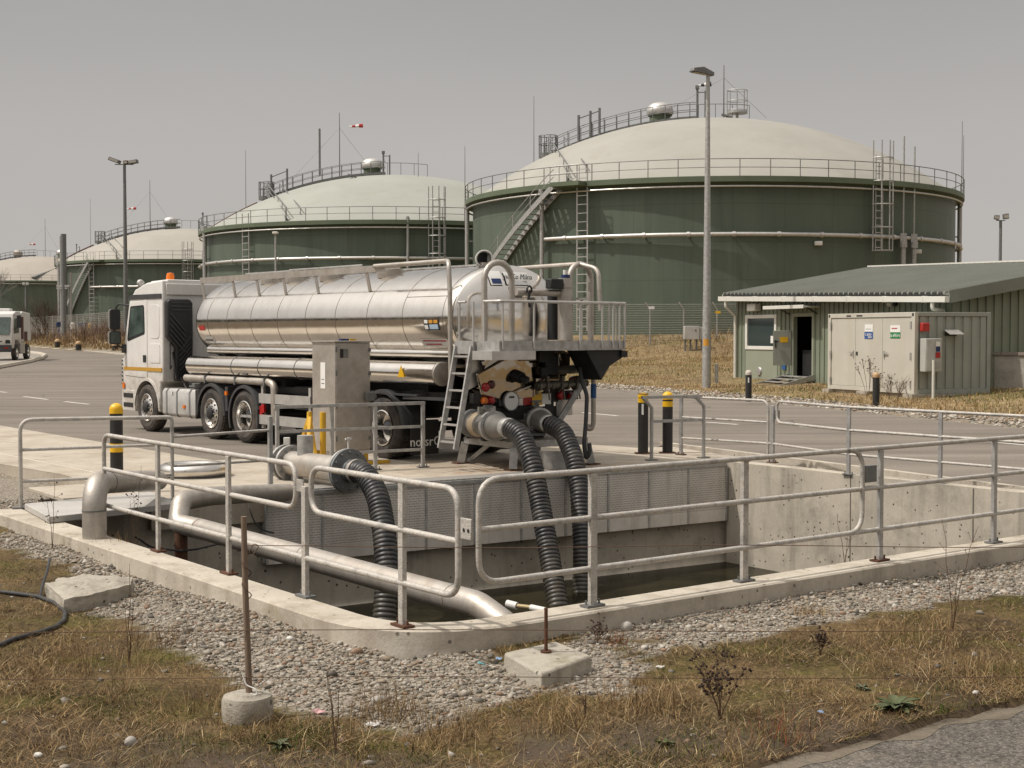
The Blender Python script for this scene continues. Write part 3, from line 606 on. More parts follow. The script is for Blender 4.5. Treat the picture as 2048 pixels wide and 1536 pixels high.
lp = up(sR + dA * .1, .83); m = MB(); m.box(lp, (.13, .014, .15), Matrix.Rotation(math.atan2(dA.y, dA.x), 3, 'Z')); m.build("latch_plate", GALV_OLD, t, bevel=.004)
m = MB()
for s in (-.02, .035): 
    q = up(lp + dA * s, .82); nn = V((dA.y, -dA.x, 0)); m.cyl(q + nn * .006, q + nn * .010, .014, n=10)
m.build("bolt_hole", INK, t)
C0, C1, C3 = gp(1185, 1213), gp(1488, 1163), gp(1987, 1086); dC = (C3 - C0).normalized(); C2 = onl(C0, dC, 1763); sL, sR = onl(C0, dC, 957), onl(C0, dC, 1727); CE = C0 + dC * 11; C4 = C3 + dC * 2.
t = thing("railing", "long galvanised railing on the sunlit kerb, with rusty loops and a clamp", "railing", C0, group="railings round the basin")
for P in (C0, C1): post(t, P, dC, 1.08, (.068, .042))
for P in (C2, C3, C4): post(t, P, dC, 1.08, (.055, .04), GALV)
hM2, hL2 = .72, .31
rail(t, [up(sL, hL2), up(sL, hT), up(sR, hT), up(sR, hL2)], fil=.2, closed=True)
rail(t, [up(sL, hM2), up(CE, hM2)]); rail(t, [up(sR - dC * .25, hT), up(CE, hT)]); rail(t, [up(sR - dC * .2, hL2), up(CE, hL2)])
MB().box(up(sR + dC * .1, .86), (.17, .06, .16), Matrix.Rotation(math.atan2(dC.y, dC.x), 3, 'Z')).build("clamp", GALV_DK, t, bevel=.006)
# railing behind the elbow pipe
E0, E1, E2 = gp(42, 1017), gp(345, 1000), gp(541, 983); dE = (E1 - E0).normalized(); dE2 = (E2 - E1).normalized()
t = thing("railing", "three bar railing with round corners behind the striped bollard and the elbow pipe", "railing", E0, group="railings round the basin")
rail(t, [up(E0, .02), up(E0, 1.12), up(E1, 1.1), up(E1, .02)], fil=[0, .16, .06, 0], r=.026)
for h in (.74, .34): rail(t, [up(E0, h), up(E1, h)], r=.021)
for h0, h1 in ((.84, .86), (.45, .44)): rail(t, [up(E1, h0), up(E2, h1)], r=.02)
for P in (E0, E1): MB().box(up(P, .012), (.2, .12, .018), Matrix.Rotation(.3, 3, 'Z')).build("base_plate", GALV_DK, t)
post(t, E2, dE2, 1.05, (.06, .05), GALV)
# guard frame of square bars in front of the cabinet
F0, F1 = gp(555, 951), gp(846, 935); dF = (F1 - F0).normalized(); F2, F3 = onl(F0, dF, 663), onl(F0, dF, 750)
t = thing("railing", "grey square bar guard rail standing on the deck in front of the steel cabinet", "railing", F0, group="railings round the basin")
for P in (F0, F2, F3, F1): post(t, P, dF, 1.04, (.055, .055), GALV)
m = MB(); m.beam(up(F0 - dF * .05, 1.065), up(F1 + dF * .03, 1.065), .06, .05); m.build("rail", GALV, t)
for h, a_ in ((.68, F0), (.30, F2)): MB().beam(up(a_, h), up(F1, h), .03, .045).build("rail", GALV, t)
# guard frame beside the bollards and the railing running on along the road side of the basin
G0, G1, G2 = gp(1303, 921), gp(1407, 916), gp(1362, 910); dG = (G1 - G0).normalized(); nG = V((-dG.y, dG.x, 0))
t = thing("railing", "short square bar guard with kinked posts next to the striped bollards", "railing", G0, group="railings round the basin")
for P in (G0, G1):
    o = MB().tube([up(P, .02), up(P, .92), up(P + dG * -.16, 1.08)], .032, 8).build("post", GALV, t)
    MB().box(up(P, .012), (.2, .13, .018), Matrix.Rotation(math.atan2(dG.y, dG.x), 3, 'Z')).build("base_plate", GALV_DK, o)
MB().beam(up(G0 - dG * .2, 1.1), up(G1 + dG * -.05, 1.1), .06, .05).build("rail", GALV, t); MB().beam(up(G0, .68), up(G1, .68), .035, .05).build("rail", GALV, t)
H0, H1 = gp(1362, 910), gp(1545, 926); H2, H3 = gp(1697, 950), gp(1880, 968); dH = (H1 - H0).normalized(); dI = (H3 - H2).normalized(); H4 = H3 + dI * 2.2; H5 = H3 + dI * 8
t = thing("railing", "galvanised railing along the road side of the basin, looped at the gate post", "railing", H1, group="railings round the basin")
for P in (H0, H1): post(t, P, dH, 1.06 if P is H0 else .98, (.06, .05), GALV)
for P in (H2, H3, H4): post(t, P, dI, 1.07, (.06, .04), GALV)
hE = H1 - dH * .1
rail(t, [up(H0, 1.06), up(hE, 1.06), up(hE, .1)], fil=[0, .16, 0]); rail(t, [up(H0, .69), up(hE, .69)], r=.02)
rail(t, [up(H0, .31), up(H1, .33), up(H2, .32), up(H5, .32)], r=.021)
sI = H1.lerp(H2, .06); rail(t, [up(H5, .68), up(H2, .70), up(sI, .70), up(sI, 1.06), up(H2, 1.06), up(H5, 1.06)], fil=[0, .02, .13, .13, .02, 0])
MB().box(up(H1 + dH * .0 + V((.06, -.02, 0)), .83), (.1, .06, .15)).build("clamp", GALV_DK, t, bevel=.005)
# ---------------------------------------------------------------- corrugated hoses
def corr(path, r, pitch=.062, amp=.018, n=20):
    P = fillet(path, 1.2, 14); L = [0]
    for p, q in zip(P[:-1], P[1:]): L.append(L[-1] + (q - p).length)
    ns = max(int(L[-1] / (pitch / 7)), 8); out = []; rr = []; j = 0
    for i in range(ns + 1):
        s = L[-1] * i / ns
        while j < len(L) - 2 and L[j + 1] < s: j += 1
        t_ = (s - L[j]) / max(L[j + 1] - L[j], 1e-6); out.append(P[j].lerp(P[j + 1], t_)); ph = (s / pitch) % 1
        rr.append(r + amp * (abs(math.sin(pi * ph)) ** .55 - .55))
    return out, rr
def hose(label, path, r):
    p, rr = corr(path, r); m = MB().tube(p, rr, 22); o = m.build("suction_hose", HOSE, sharp=70); return tag(o, label, "hose", "corrugated hoses hanging into the basin")
FL2 = at(697, 941, 20.15); FL1 = at(582, 926, 21.4); axF = (FL2 - FL1).normalized()
hose("thick black corrugated hose from the flanged stainless pipe, dipping behind the long diagonal pipe", [FL2 + axF * .10, FL2 + axF * .42 + V((0, 0, -.0)), at(756, 990, 19.45), at(768, 1060, 19.1), at(775, 1140, 18.85), at(769, 1240, 18.6), at(768, 1300, 18.5)], .155)
CPA = at(1018, 856, 22.35); CPB = at(1098, 848, 23.0)
hose("black corrugated hose slanting from the big cone coupling into the water by a railing post", [CPA, at(1043, 868, 22.1), at(1066, 930, 21.7), at(1081, 1010, 21.4), at(1097, 1100, 21.0), at(1116, 1212, 20.5), at(1124, 1275, 20.35)], .150)
hose("black corrugated hose hanging nearly straight down, on the road side of the slanting hose", [CPB, at(1126, 862, 22.8), at(1148, 915, 22.45), at(1160, 985, 22.15), at(1166, 1090, 21.8), at(1165, 1200, 21.5), at(1165, 1262, 21.4)], .150)
# ---------------------------------------------------------------- flanged pipe on the deck
t = thing("flanged_pipe", "stained stainless pipe with bolted flanges lying on the deck, feeding the thick hose", "pipe", (FL1.x, FL1.y, 0))
x_, y_ = perp(axF)
MB().cyl(FL1 - axF * .35, FL2, .185, n=28).build("pipe", STAIN, t)
def flange(c, r, th, nb, name="flange", m=GALV):
    f = MB().cyl(c - axF * th, c + axF * th, r, n=36).build(name, m, t, bevel=.006); Mi = ROOT[t.name]; c_l = Mi @ c; many(f, "bolt", GALV_DK, MB().cyl(-axF * (th + .028), axF * (th + .028), .018, n=6), [Matrix.Translation(c_l + (x_ * math.cos(2 * pi * i / nb) + y_ * math.sin(2 * pi * i / nb)) * r * .84) for i in range(nb)])
FLG = mat("flange_grey", (.21, .215, .215), .5, .35, .15, 5, .1)
flange(FL2 + axF * .02, .315, .022, 12, m=FLG); flange(FL2 - axF * .05, .31, .02, 12); flange(FL1, .27, .025, 12); flange(FL1 - axF * .16, .27, .025, 12)
MB().cyl(FL2 + axF * .04, FL2 + axF * .30, .165, .150, 24).build("hose_spigot", FLG, t); MB().cyl(FL2 + axF * .2, FL2 + axF * .25, .178, n=24).build("hose_clamp", STAIN, t)
v = MB(); q = FL2 + V((0, 0, .31)); v.cyl(q, q + Z * .16, .014, n=8); v.beam(q + Z * .14 - x_ * .05, q + Z * .14 + x_ * .05, .025); v.build("bleed_valve", WHITE2, t)
q = FL1 + axF * .42; m = MB(); m.cyl(q + Z * .14, q + Z * .44, .12, n=20); m.build("stub_pipe", GALV, t)
m = MB(); q = FL1 + axF * .18; m.box(V((q.x, q.y, .05)), (.16, .16, .09)); m.box(V((q.x, q.y, .12)), (.08, .2, .1)); m.build("support", GALV_DK, t)
m = MB(); q = FL1 - axF * .12 + Z * .27; m.box(q + Z * .05, (.09, .07, .12)); m.build("valve_box", WHITE2, t, bevel=.006)
# ---------------------------------------------------------------- long pipe through the basin
t = thing("long_pipe", "long dull stainless pipe crossing the basin beside the kerb and bending into the water", "pipe", (-2, 14, 0))
pp = [at(1020, 1300, 12.0), at(1018, 1255, 12.0), at(955, 1209, 12.25), at(398, 1057, 16.4), at(356, 1048, 16.6), at(362, 1002, 16.8), at(420, 992, 17.4), at(575, 984, 19.75)]
P = fillet(pp, [0, .2, .3, .12, .12, .2, .2, 0], 7); MB().tube(P, .118, 22).build("pipe", STAIN, t, sharp=60)
for p, q, k_ in ((pp[2], pp[3], .07), (pp[3], pp[2], .006), (pp[2], pp[3], .55)):
    d_ = (q - p).normalized(); c_ = p + (q - p) * k_; MB().cyl(c_ - d_ * .012, c_ + d_ * .012, .123, n=22).build("weld_band", RUST if k_ == .55 and 0 else STAIN, t)
q = at(362, 1062, 16.55); MB().cyl(q, V((q.x, q.y, -1.9)), .075, n=14).build("rusty_support", RUST, t)
q = at(362, 1100, 16.55); tag(MB().tube(fillet([at(268, 1072, 15.9), at(285, 1082, 16.2), at(300, 1094, 16.4), at(345, 1100, 16.45), q + V((0, -.09, 0)), at(395, 1098, 16.6), at(455, 1083, 16.9)], .2, 4), .013, 6).build("black_cable", CABLE), "thin black cable looped round the rusty pipe support in the basin", "cable")
tag(MB().tube(fillet([at(497, 1010, 19.4), at(503, 1030, 19.3), at(512, 1050, 19.3), at(530, 1062, 19.35), at(548, 1066, 19.4)], .3, 4), .012, 6).build("black_cable", CABLE), "thin black cable drooping on the pit wall beside the perforated panels", "cable")
t = thing("tap_fitting", "small pale pipe fitting with a brass tap above the water at the kerb corner", "tap", at(1040, 1213, 11.6))
m = MB(); q0, q1 = at(1014, 1207, 11.75), at(1034, 1212, 11.7); m.cyl(q0, q1, .032, n=12); m.build("pipe_end", WHITE2, t); MB().cyl(q1, at(1062, 1215, 11.6), .02, n=10).build("pipe", mat("brass_old", (.38, .30, .17), .5, .6), t); MB().cyl(at(1062, 1215, 11.6), at(1090, 1221, 11.5), .026, n=10).build("tap", WHITE2, t)
# elbow pipe on the kerb
t = thing("elbow_pipe", "fat stainless elbow pipe rising from the kerb and bending back over the cover plate", "pipe", gp(188, 1080))
B = gp(189, 1076); pe = [up(B, -.08), up(B, .60), at(316, 961, 18.4)]
MB().tube(fillet(pe, [0, .34, 0], 9), .127, 26).build("pipe", STAIN, t, sharp=60)
for p, d_ in ((up(B, .30), Z), (pe[1].lerp(pe[2], .16), (pe[2] - pe[1]).normalized())): MB().cyl(p - d_ * .008, p + d_ * .008, .131, n=26).build("weld_band", GALV_DK, t)
# silver ring lid on the deck
t = thing("ring_lid", "shiny silver ring shaped lid lying flat on the concrete deck", "lid", gp(388, 953))
c_ = gp(388, 952); ring = [c_ + V((math.cos(a_) * .44, math.sin(a_) * .44, .105)) for a_ in np.linspace(0, 2 * pi, 41)[:-1]]
MB().tube(ring, .10, 14, closed=True).build("ring_tube", MIRROR2, t, sharp=70); MB().lathe([(.0, .02), (.40, .02), (.40, .10), (.36, .13), (0, .14)], c_).build("cap", ALU, t)
MB().lathe([(.0, .004), (.50, .004), (.50, .018), (0, .018)], c_, n=32).build("base", GALV_DK, t)
# ---------------------------------------------------------------- bollards
def bollard(label, P, h, r, topm, bands, group, face=None, base=True, cut=False, body=PLATEBLK):
    t = thing("bollard", label, "bollard", P, group=group); P = V(P)
    zt = h - r * (.95 if not cut else .2)
    MB().cyl(P, P + Z * zt, r, n=20).build("shaft", body, t)
    if cut: MB().lathe([(r * 1.03, zt - .08), (r * 1.05, zt - .03), (r * .9, zt), (0, zt + .01)], P, n=20).build("cap", topm, t)
    else: MB().lathe([(r * 1.06, zt - .06), (r * 1.06, zt)] + [(r * 1.06 * math.cos(a_), zt + r * .95 * math.sin(a_)) for a_ in np.linspace(.1, pi / 2 - .01, 8)], P, n=20).build("cap", topm, t)
    for z0, z1 in bands: MB().lathe([(r * 1.02, z0), (r * 1.02, z1)], P, n=20).build("band", YELB, t)
    if face: MB().lathe([(r * 1.015, face[0]), (r * 1.015, face[1])], P, n=4, a0=-1.75 - .2, a1=-1.75 + .2).build("reflector", SIGNW, t)
    if base: MB().box(P + V((0, 0, .008)), (r * 3.1, r * 3.1, .016)).build("base_plate", RUST, t)
    return t
GB = "black and yellow bollards on the pad"
bollard("black bollard with yellow dome and band behind the elbow pipe, beside the cab", gp(234, 984), 1.24, .088, YELB, [(.56, .68)], GB)
bollard("black bollard with flat worn yellow rim and white reflector strip by the kinked guard", gp(1286, 907), 1.13, .095, YELB, [(.94, 1.02)], GB, (.72, .92), cut=True)
bollard("black bollard with round yellow dome standing behind the kinked guard", gp(1335, 906), 1.14, .095, YELB, [(.86, .96)], GB)
GV = "black bollards along the verge"
bollard("black verge bollard with pale dome and reflector in front of the shed window", gp(1497, 803, .06), 1.0, .10, mat("bollard_pale", (.5, .45, .38), .7), [], GV, (.60, .76), base=False)
bollard("black verge bollard with tan dome in front of the container doors", gp(1752, 811, .06), 1.0, .105, TAN, [], GV, base=False)
for px, py, lb in ((115, 696.5, "far black bollard by the bend, next to the parked lorry"), (157, 700.5, "far black bollard at the bend, in the middle of the row"), (230, 703, "far black bollard at the bend, just beside the cab mirror")):
    P_ = gr(px, py, .05); bollard(lb, P_, 18.5 * P_.y / FPX, .27, TAN, [], GV, base=False)
# ---------------------------------------------------------------- steel cabinet
cc = gp(671, 931); fw = V((-.636, .772, 0)); rt = V((.772, .636, 0))
t = thing("steel_cabinet", "tall brushed steel control cabinet on yellow legs behind the square bar guard", "cabinet", cc)
def cb(a_, b_, z): return cc + fw * a_ + rt * b_ + Z * z
def obox(m, a0, a1, b0, b1, z0, z1):
    return m.add([cb(a_, b_, z) for a_ in (a0, a1) for b_ in (b0, b1) for z in (z0, z1)], [(0, 1, 3, 2), (4, 6, 7, 5), (0, 4, 5, 1), (2, 3, 7, 6), (0, 2, 6, 4), (1, 5, 7, 3)])
obox(MB(), 0, .72, 0, .70, .22, 2.06).build("body", STAIN, t, bevel=.006)
obox(MB(), -.012, -.002, .012, .69, .24, 2.04).build("door", STAIN, t, bevel=.004); obox(MB(), -.03, .75, -.03, .73, 2.064, 2.085).build("lid", STAIN, t)
m = MB()
for z in (.4, .95, 1.5, 1.9): obox(m, -.022, -.008, -.004, .03, z, z + .09); obox(m, -.03, -.008, .66, .70, z, z + .06)
m.build("hinge", GALV_DK, t); obox(MB(), .30, .45, -.006, -.002, 1.28, 1.72).build("label_sheet", SIGNW, t)
for i in range(5): obox(MB(), .33, .42, -.008, -.006, 1.36 + i * .07, 1.37 + i * .07).build("printed_line", INK, t) if i < 2 else 0
m = MB(); obox(m, -.016, -.012, .09, .16, 1.80, 1.95); m.build("switch_plate", INK, t); obox(MB(), -.016, -.012, .17, .25, 1.80, 1.95).build("switch_panel", GALV_DK, t)
m = MB(); obox(m, -.10, -.012, .56, .74, 1.06, 1.22); obox(m, -.06, -.012, .70, .80, 1.10, 1.16); m.build("lock", GALV_DK, t, bevel=.01)
for a_, b_ in ((.05, .06), (.05, .64), (.66, .06), (.66, .64)): obox(MB(), a_ - .03, a_ + .03, b_ - .03, b_ + .03, .0, .22).build("leg", YEL, t)
obox(MB(), -.22, -.12, .45, .95, .003, .05).build("foot_bar", YEL, t)
m = MB(); obox(m, -.0, .08, .12, .28, 2.088, 2.12); tag(m.build("blue_pen_case", DBLUE), "small dark blue case on the cabinet lid", "case"); tag(obox(MB(), .0, .07, .30, .42, 2.088, 2.118).build("yellow_pen_case", YEL), "small yellow case on the cabinet lid", "case")
# yellow trestle legs beside the cabinet
t = thing("yellow_tripod", "yellow three legged pipe stand beside the steel cabinet", "stand", gp(612, 917))
ap = at(619, 832, 23.0)
for px, py in ((586, 938), (612, 950), (636, 944)): MB().beam(ap, gp(px, py), .05).build("leg", YEL, t)
MB().cyl(ap + Z * -.16, ap + Z * .07, .055, .04, 10).build("head", YEL, t)
q = at(646, 905, 22.9); q.z = 0; tag(MB().cyl(q, V((q.x, q.y, .94)), .05, n=12).build("yellow_post", YEL), "plain round yellow post standing close to the cabinet", "post")
# ---------------------------------------------------------------- stand with the two suction couplings
SA, SB, SC_ = gp(921, 927), gp(1026, 941), gp(1183, 929); SD = SA + (SC_ - SB); dAB = (SB - SA).normalized(); dBC = (SC_ - SB).normalized(); cS = (SA + SC_) / 2
t = thing("hose_stand", "low galvanised steel stand with slanted legs carrying the hose couplings behind the tanker", "stand", cS)
ins = lambda p, k: p.lerp(cS, k)
m = MB(); T_ = [ins(p, .07) for p in (SA, SB, SC_, SD)]
for p, q in zip(T_, T_[1:] + T_[:1]): m.beam(up(p, .40), up(q, .40), .05, .11)
fr_ = m.build("frame", GALV, t, bevel=.004); m = MB(); m.add([up(p, .462) for p in T_] + [up(p, .450) for p in T_], [(0, 1, 2, 3), (7, 6, 5, 4), (0, 4, 5, 1), (1, 5, 6, 2), (2, 6, 7, 3), (3, 7, 4, 0)]); m.build("deck_plate", mat("rusty_deck", (.33, .29, .235), .7, .2, .25, 3, .2, 30, dirt=(.16, .09, .05), ds=4, da=.7), t)
for p, q in zip((SA, SB, SC_, SD), T_):
    MB().beam(up(p, .02), up(q, .36), .13, .08).build("leg", GALV, t); f = MB().box(up(p, .012), (.24, .2, .018), Matrix.Rotation(.6, 3, 'Z')).build("base_plate", RUST, t)
MB().beam(up(SA.lerp(SD, .1), .03), up(ins(SA, .5), .38), .07).build("brace", GALV, t)
CPL = mat("coupling_grey", (.22, .212, .195), .5, .45, .18, 6, .15, 40, dirt=(.13, .11, .085), ds=5, da=.6, bump=.1); BRZ = mat("coupling_band", (.42, .34, .24), .55, .4)
def coupling(label, a_, b_, k):
    a_, b_ = V(a_), V(b_); d = (b_ - a_).normalized(); L_ = (b_ - a_).length; t = thing("hose_coupling", label, "coupling", up(a_, .46)); x, y = perp(d); Mx = Matrix((x, y, d)).transposed()
    P = lambda pr, nm, mt, n=28: MB().lathe([(r * k, z * L_) for r, z in pr], a_, Mx, n).build(nm, mt, t)
    P([(.0, -.0), (.20, 0), (.20, .42), (.16, .43)], "body", CPL); P([(.205, .08), (.255, .09), (.255, .16), (.205, .17)], "flange", GALV_DK); P([(.205, .24), (.225, .25), (.225, .36), (.205, .37)], "band", BRZ)
    P([(.15, .42), (.225, .43), (.232, .50), (.225, .58), (.16, .585)], "valve_ring", CPL); fl = P([(.16, .60), (.262, .605), (.262, .66), (.18, .665)], "flange", GALV); P([(.22, .665), (.20, .75), (.15, .92), (.148, 1.04)], "cone", CPL); P([(.15, .93), (.168, .94), (.168, 1.0), (.15, 1.01)], "hose_clamp", GALV)
    many(fl, "bolt", GALV_DK, MB().cyl(-d * .05, d * .05, .014, n=6), [Matrix.Translation(ROOT[t.name] @ (a_ + d * L_ * .632 + (x * math.cos(q) + y * math.sin(q)) * .235 * k)) for q in np.linspace(0, 2 * pi, 11)[:-1]])
    q = a_ + d * L_ * .5; m = MB(); m.cyl(q + Z * .18, q + Z * .32, .025, n=8); m.beam(q + Z * .31 - d.cross(Z) * .08, q + Z * .31 + d.cross(Z) * .08, .04); m.box(q + Z * .24, (.09, .09, .06)); m.build("valve_stem", GALV_DK, t)
    m = MB()
    for u in (.12, .5): q = a_ + d * L_ * u; m.box(V((q.x, q.y, .5)), (.12, .22, .09), Matrix.Rotation(math.atan2(d.y, d.x), 3, 'Z'))
    m.build("cradle", CHASSIS, t)
coupling("big grey cone coupling with pale band on the stand, beside the ladder foot", at(938, 846, 24.0), CPA, .95); coupling("dirty grey cone coupling on the stand, towards the road", at(1050, 832, 24.7), CPB, .86)
m = MB(); q0, q1 = at(1010, 832, 23.9), at(1085, 838, 23.9); m.beam(q0, q1, .10, .14); m.beam(at(1000, 822, 24.1), at(1072, 828, 24.1), .3, .03); m.beam(at(1050, 862, 23.4), at(1085, 845, 23.5), .06); m.beam(at(1045, 868, 23.5), at(1090, 868, 23.5), .25, .04); tag(m.build("grey_linkage", GALV_DK), "dull grey steel linkage lying between the two hose couplings", "linkage")
q = gp(1110, 938); t = thing("curved_shield", "bent galvanised sheet standing on the deck behind the hanging hoses", "shield", q); m = MB(); m.lathe([(.36, .01), (.36, .30), (.352, .30), (.352, .01)], q + V((0, .25, 0)), None, 20, R_(195), R_(345)); m.build("sheet", GALV, t); MB().box(q + V((-.32, -.02, .2)), (.12, .02, .1)).build("tag_plate", CREAM, t)
t = thing("hanging_pipe", "steel pipe with blue grip and hooked end hanging below the work platform", "pipe", at(1187, 850, 24.4))
p0, p1 = at(1187, 728, 24.4), at(1187, 845, 24.4); MB().tube(fillet([p0, p1, p1 + V((-.03, 0, -.11)), p1 + V((-.10, 0, -.11)), p1 + V((-.105, 0, -.03))], .06, 5), .042, 12).build("pipe", STAIN, t); MB().cyl(at(1187, 768, 24.4), at(1187, 796, 24.4), .050, n=14).build("blue_grip", BLUE, t)
tag(MB().tube(fillet([at(1160, 735, 24.0), at(1163, 760, 23.9), at(1174, 790, 23.8), at(1172, 840, 23.7), at(1168, 890, 23.6), at(1172, 918, 23.55), at(1180, 905, 23.55), at(1179, 888, 23.6)], .4, 6), .036, 10).build("black_hose", CABLE), "thin smooth black hose hanging from the platform down to the deck", "hose")
# dark oil and rust on the deck where the stand drips
# ---------------------------------------------------------------- tanker lorry (local: x forward from rear axle, y towards near side, z up)
TO = V((-2.29, 25.0, 0)) + V((.772, .636, 0)) * 1.25; TRZ = math.atan2(.772, -.636)
T = thing("tanker_truck", "white cab tanker lorry with long polished stainless tank, parked beside the basin", "truck", TO, TRZ)
Rx90 = Matrix.Rotation(-pi / 2, 3, 'X')                        # lathe axis z -> y
def tb(m, name, mt, par=T, **k): return m.build(name, mt, par, world=False, **k)
def wheel(x, yo, r, kind, par=T):                              # yo: outer face; s: side sign
    s = 1 if yo > 0 else -1; w = .30
    Mx = Matrix.Rotation(-s * pi / 2, 3, 'X'); c = (x, yo, r)
    ty = MB().lathe([(.31, -.02), (.36, -.002), (r - .10, .012), (r - .03, -.012), (r - .008, -.04), (r, -.07), (r, -.26), (r - .012, -.285), (r - .05, -.30), (.30, -.30)], c, Mx, 40)
    for i in range(44):                                        # tread lugs
        a_ = 2 * pi * i / 44
        for k_, z_ in enumerate((-.075, -.185)):
            q = Mx @ V((r * math.cos(a_ + k_ * .07), r * math.sin(a_ + k_ * .07), z_ - .0)); ty.box(V(c) + q, (.035, .085, .02), Matrix.Rotation(s * (a_ + k_ * .07) + pi / 2, 3, 'Y'))
    hub = tb(MB().lathe([(0, -.1), (.06, -.1)], c, Mx, 8), "wheel", CHASSIS, par)
    tb(ty, "tyre", RUBBER, hub, sharp=30)
    if kind == 'dish': prof = [(.318, .0), (.30, .008), (.288, -.02), (.275, -.20), (.20, -.225), (.13, -.225)]; hb = [(.15, -.228), (.14, -.12), (.10, -.10), (0, -.095)]
    else: prof = [(.318, 0), (.30, .008), (.287, -.03), (.272, -.06), (.25, -.035), (.175, -.005), (.13, .004), (.12, -.01)]; hb = [(.135, -.02), (.125, .045), (.085, .07), (0, .072)]
    rim = tb(MB().lathe(prof, c, Mx, 36), "rim", MIRROR2, hub)
    tb(MB().lathe(hb, c, Mx, 20), "hub", CHASSIS if kind != 'dish' else FENDER, hub)
    b = MB()
    for i in range(10):
        a_ = 2 * pi * i / 10; rr, zz = (.155, .0) if kind != 'dish' else (.165, -.225); q = V(c) + Mx @ V((rr * math.cos(a_), rr * math.sin(a_), zz)); d_ = Mx @ V((0, 0, 1)); b.cyl(q, q + d_ * .03, .014, n=6)
    if kind == 'dish': b.beam(V(c) + V((-.28, -s * .07, 0)), V(c) + V((.28, -s * .07, 0)), .03, .05)
    tb(b, "wheel_nut", GALV, hub)
    if kind != 'dish':
        b = MB()
        for i in range(10):
            a_ = 2 * pi * (i + .5) / 10; q = V(c) + Mx @ V((.222 * math.cos(a_), .222 * math.sin(a_), -.018)); d_ = Mx @ V((0, 0, 1)); b.cyl(q, q + d_ * .006, .024, n=10)
        tb(b, "rim_hole", INK, hub)
AX = (9.46, 6.37, 4.96, 0.)
for x, k_ in zip(AX, ('flat', 'flat', 'dish', 'dish')):
    for s in (1, -1): wheel(x, 1.25 * s, .53 if x > 1 else .55, k_)
for x in AX[2:]:
    for s in (1, -1):
        m = MB().lathe([(.3, -.31), (.5, -.32), (.53, -.36), (.53, -.56), (.5, -.6), (.3, -.6)], (x, 1.25 * s, .54), Matrix.Rotation(-s * pi / 2, 3, 'X'), 30); tb(m, "inner_tyre", RUBBER)
for x in AX: tb(MB().cyl((x, -1, .53), (x, 1, .53), .09), "axle", CHASSIS)
def fender(x, r, a0, a1, y0=.78, y1=1.27, m_=FENDER, rim=True):
    m = MB(); n = 22; vs = []; fs = []
    for i in range(n + 1):
        a_ = R_(a0 + (a1 - a0) * i / n); c_, s_ = math.cos(a_), math.sin(a_)
        for rr, yy in ((r, y0), (r, y1 - .03), (r - .012, y1), (r - .07, y1 + .004), (r - .07, y1 - .02), (r - .03, y1 - .04), (r - .03, y0)): vs.append(V((x + rr * c_, yy, .53 + rr * s_)))
    for i in range(n):
        for j in range(7): fs.append((i * 7 + j, i * 7 + (j + 1) % 7, (i + 1) * 7 + (j + 1) % 7, (i + 1) * 7 + j))
    fs += [tuple(range(7)), tuple(range(n * 7 + 6, n * 7 - 1, -1))]; m.add(vs, fs); return tb(m, "mudguard", m_)
fender(6.37, .64, -2, 182); fender(4.96, .64, -25, 165); fender(0, .70, 10, 172)
for x in (6.37, 4.96, 0): tb(MB().lathe([(.66, -1.25), (.66, -.8)], (x, 0, .53), Matrix.Rotation(-pi / 2, 3, 'X'), 20, pi, 2 * pi), "mudguard", FENDER)
m = MB(); m.box((5.66, 1.02, .86), (.1, .5, .5)); tb(m, "splash_panel", FENDER); tb(MB().box((4.40, 1.02, .55), (.05, .5, .5)), "splash_panel", FENDER)
# chassis
m = MB()
for s in (1, -1): m.box((4.4, .42 * s, .88), (12.4, .09, .28))
for x in np.arange(-1.5, 10, 1.3): m.box((x, 0, .88), (.12, .8, .2))
tb(m, "chassis_frame", CHASSIS)
m = MB()
for s in (1, -1): m.beam((7.6, .75 * s, 1.05), (-1.6, .75 * s, 1.15), .5, .12); m.box((2.6, .8 * s, .95), (1.7, .35, .45)); m.box((1.4, .55 * s, .8), (.7, .5, .4)); m.cyl((7.5, .3 * s, 1.2), (3.4, .3 * s, 1.2), .12)
for x in (7.9, 7.4, 5.7, 3.9, 1.1, -.9): m.box((x, 0, 1.28), (.14, 1.9, .42))
tb(m, "underframe", CHASSIS)
# fuel tank, battery box
m = MB(); prof = [(.86, .38), (1.18, .38), (1.235, .44), (1.235, .92), (1.18, 1.0), (.86, 1.0)]
m.extr([(p[0], p[1]) for p in prof], (7.08, 0, 0), (0, 1, 0), (0, 0, 1), (1.62, 0, 0)); fu = tb(m, "fuel_tank", ALU, bevel=.02)
for x in (7.35, 7.95, 8.45): tb(MB().extr([(p[0] + (.008 if p[0] > 1 else 0), p[1] + (.006 if p[1] > .6 else -.006)) for p in prof], (x, 0, 0), (0, 1, 0), (0, 0, 1), (.06, 0, 0)), "strap", GALV_DK, fu)
tb(MB().extr([(7.08, .38), (6.9, .56), (6.9, .95), (7.08, 1.0)], (0, .86, 0), (1, 0, 0), (0, 0, 1), (0, .39, 0)), "tank_end", CHASSIS, fu)
tb(MB().box((7.62, 1.245, .62), (.10, .025, .07)), "side_marker", ORANGE)
tb(MB().box((8.2, 1.245, .90), (.06, .02, .06)), "filler_cap", WHITE2)
tb(MB().box((7.3, .5, 1.08), (1.3, .9, .1)), "catwalk", GALV_DK)
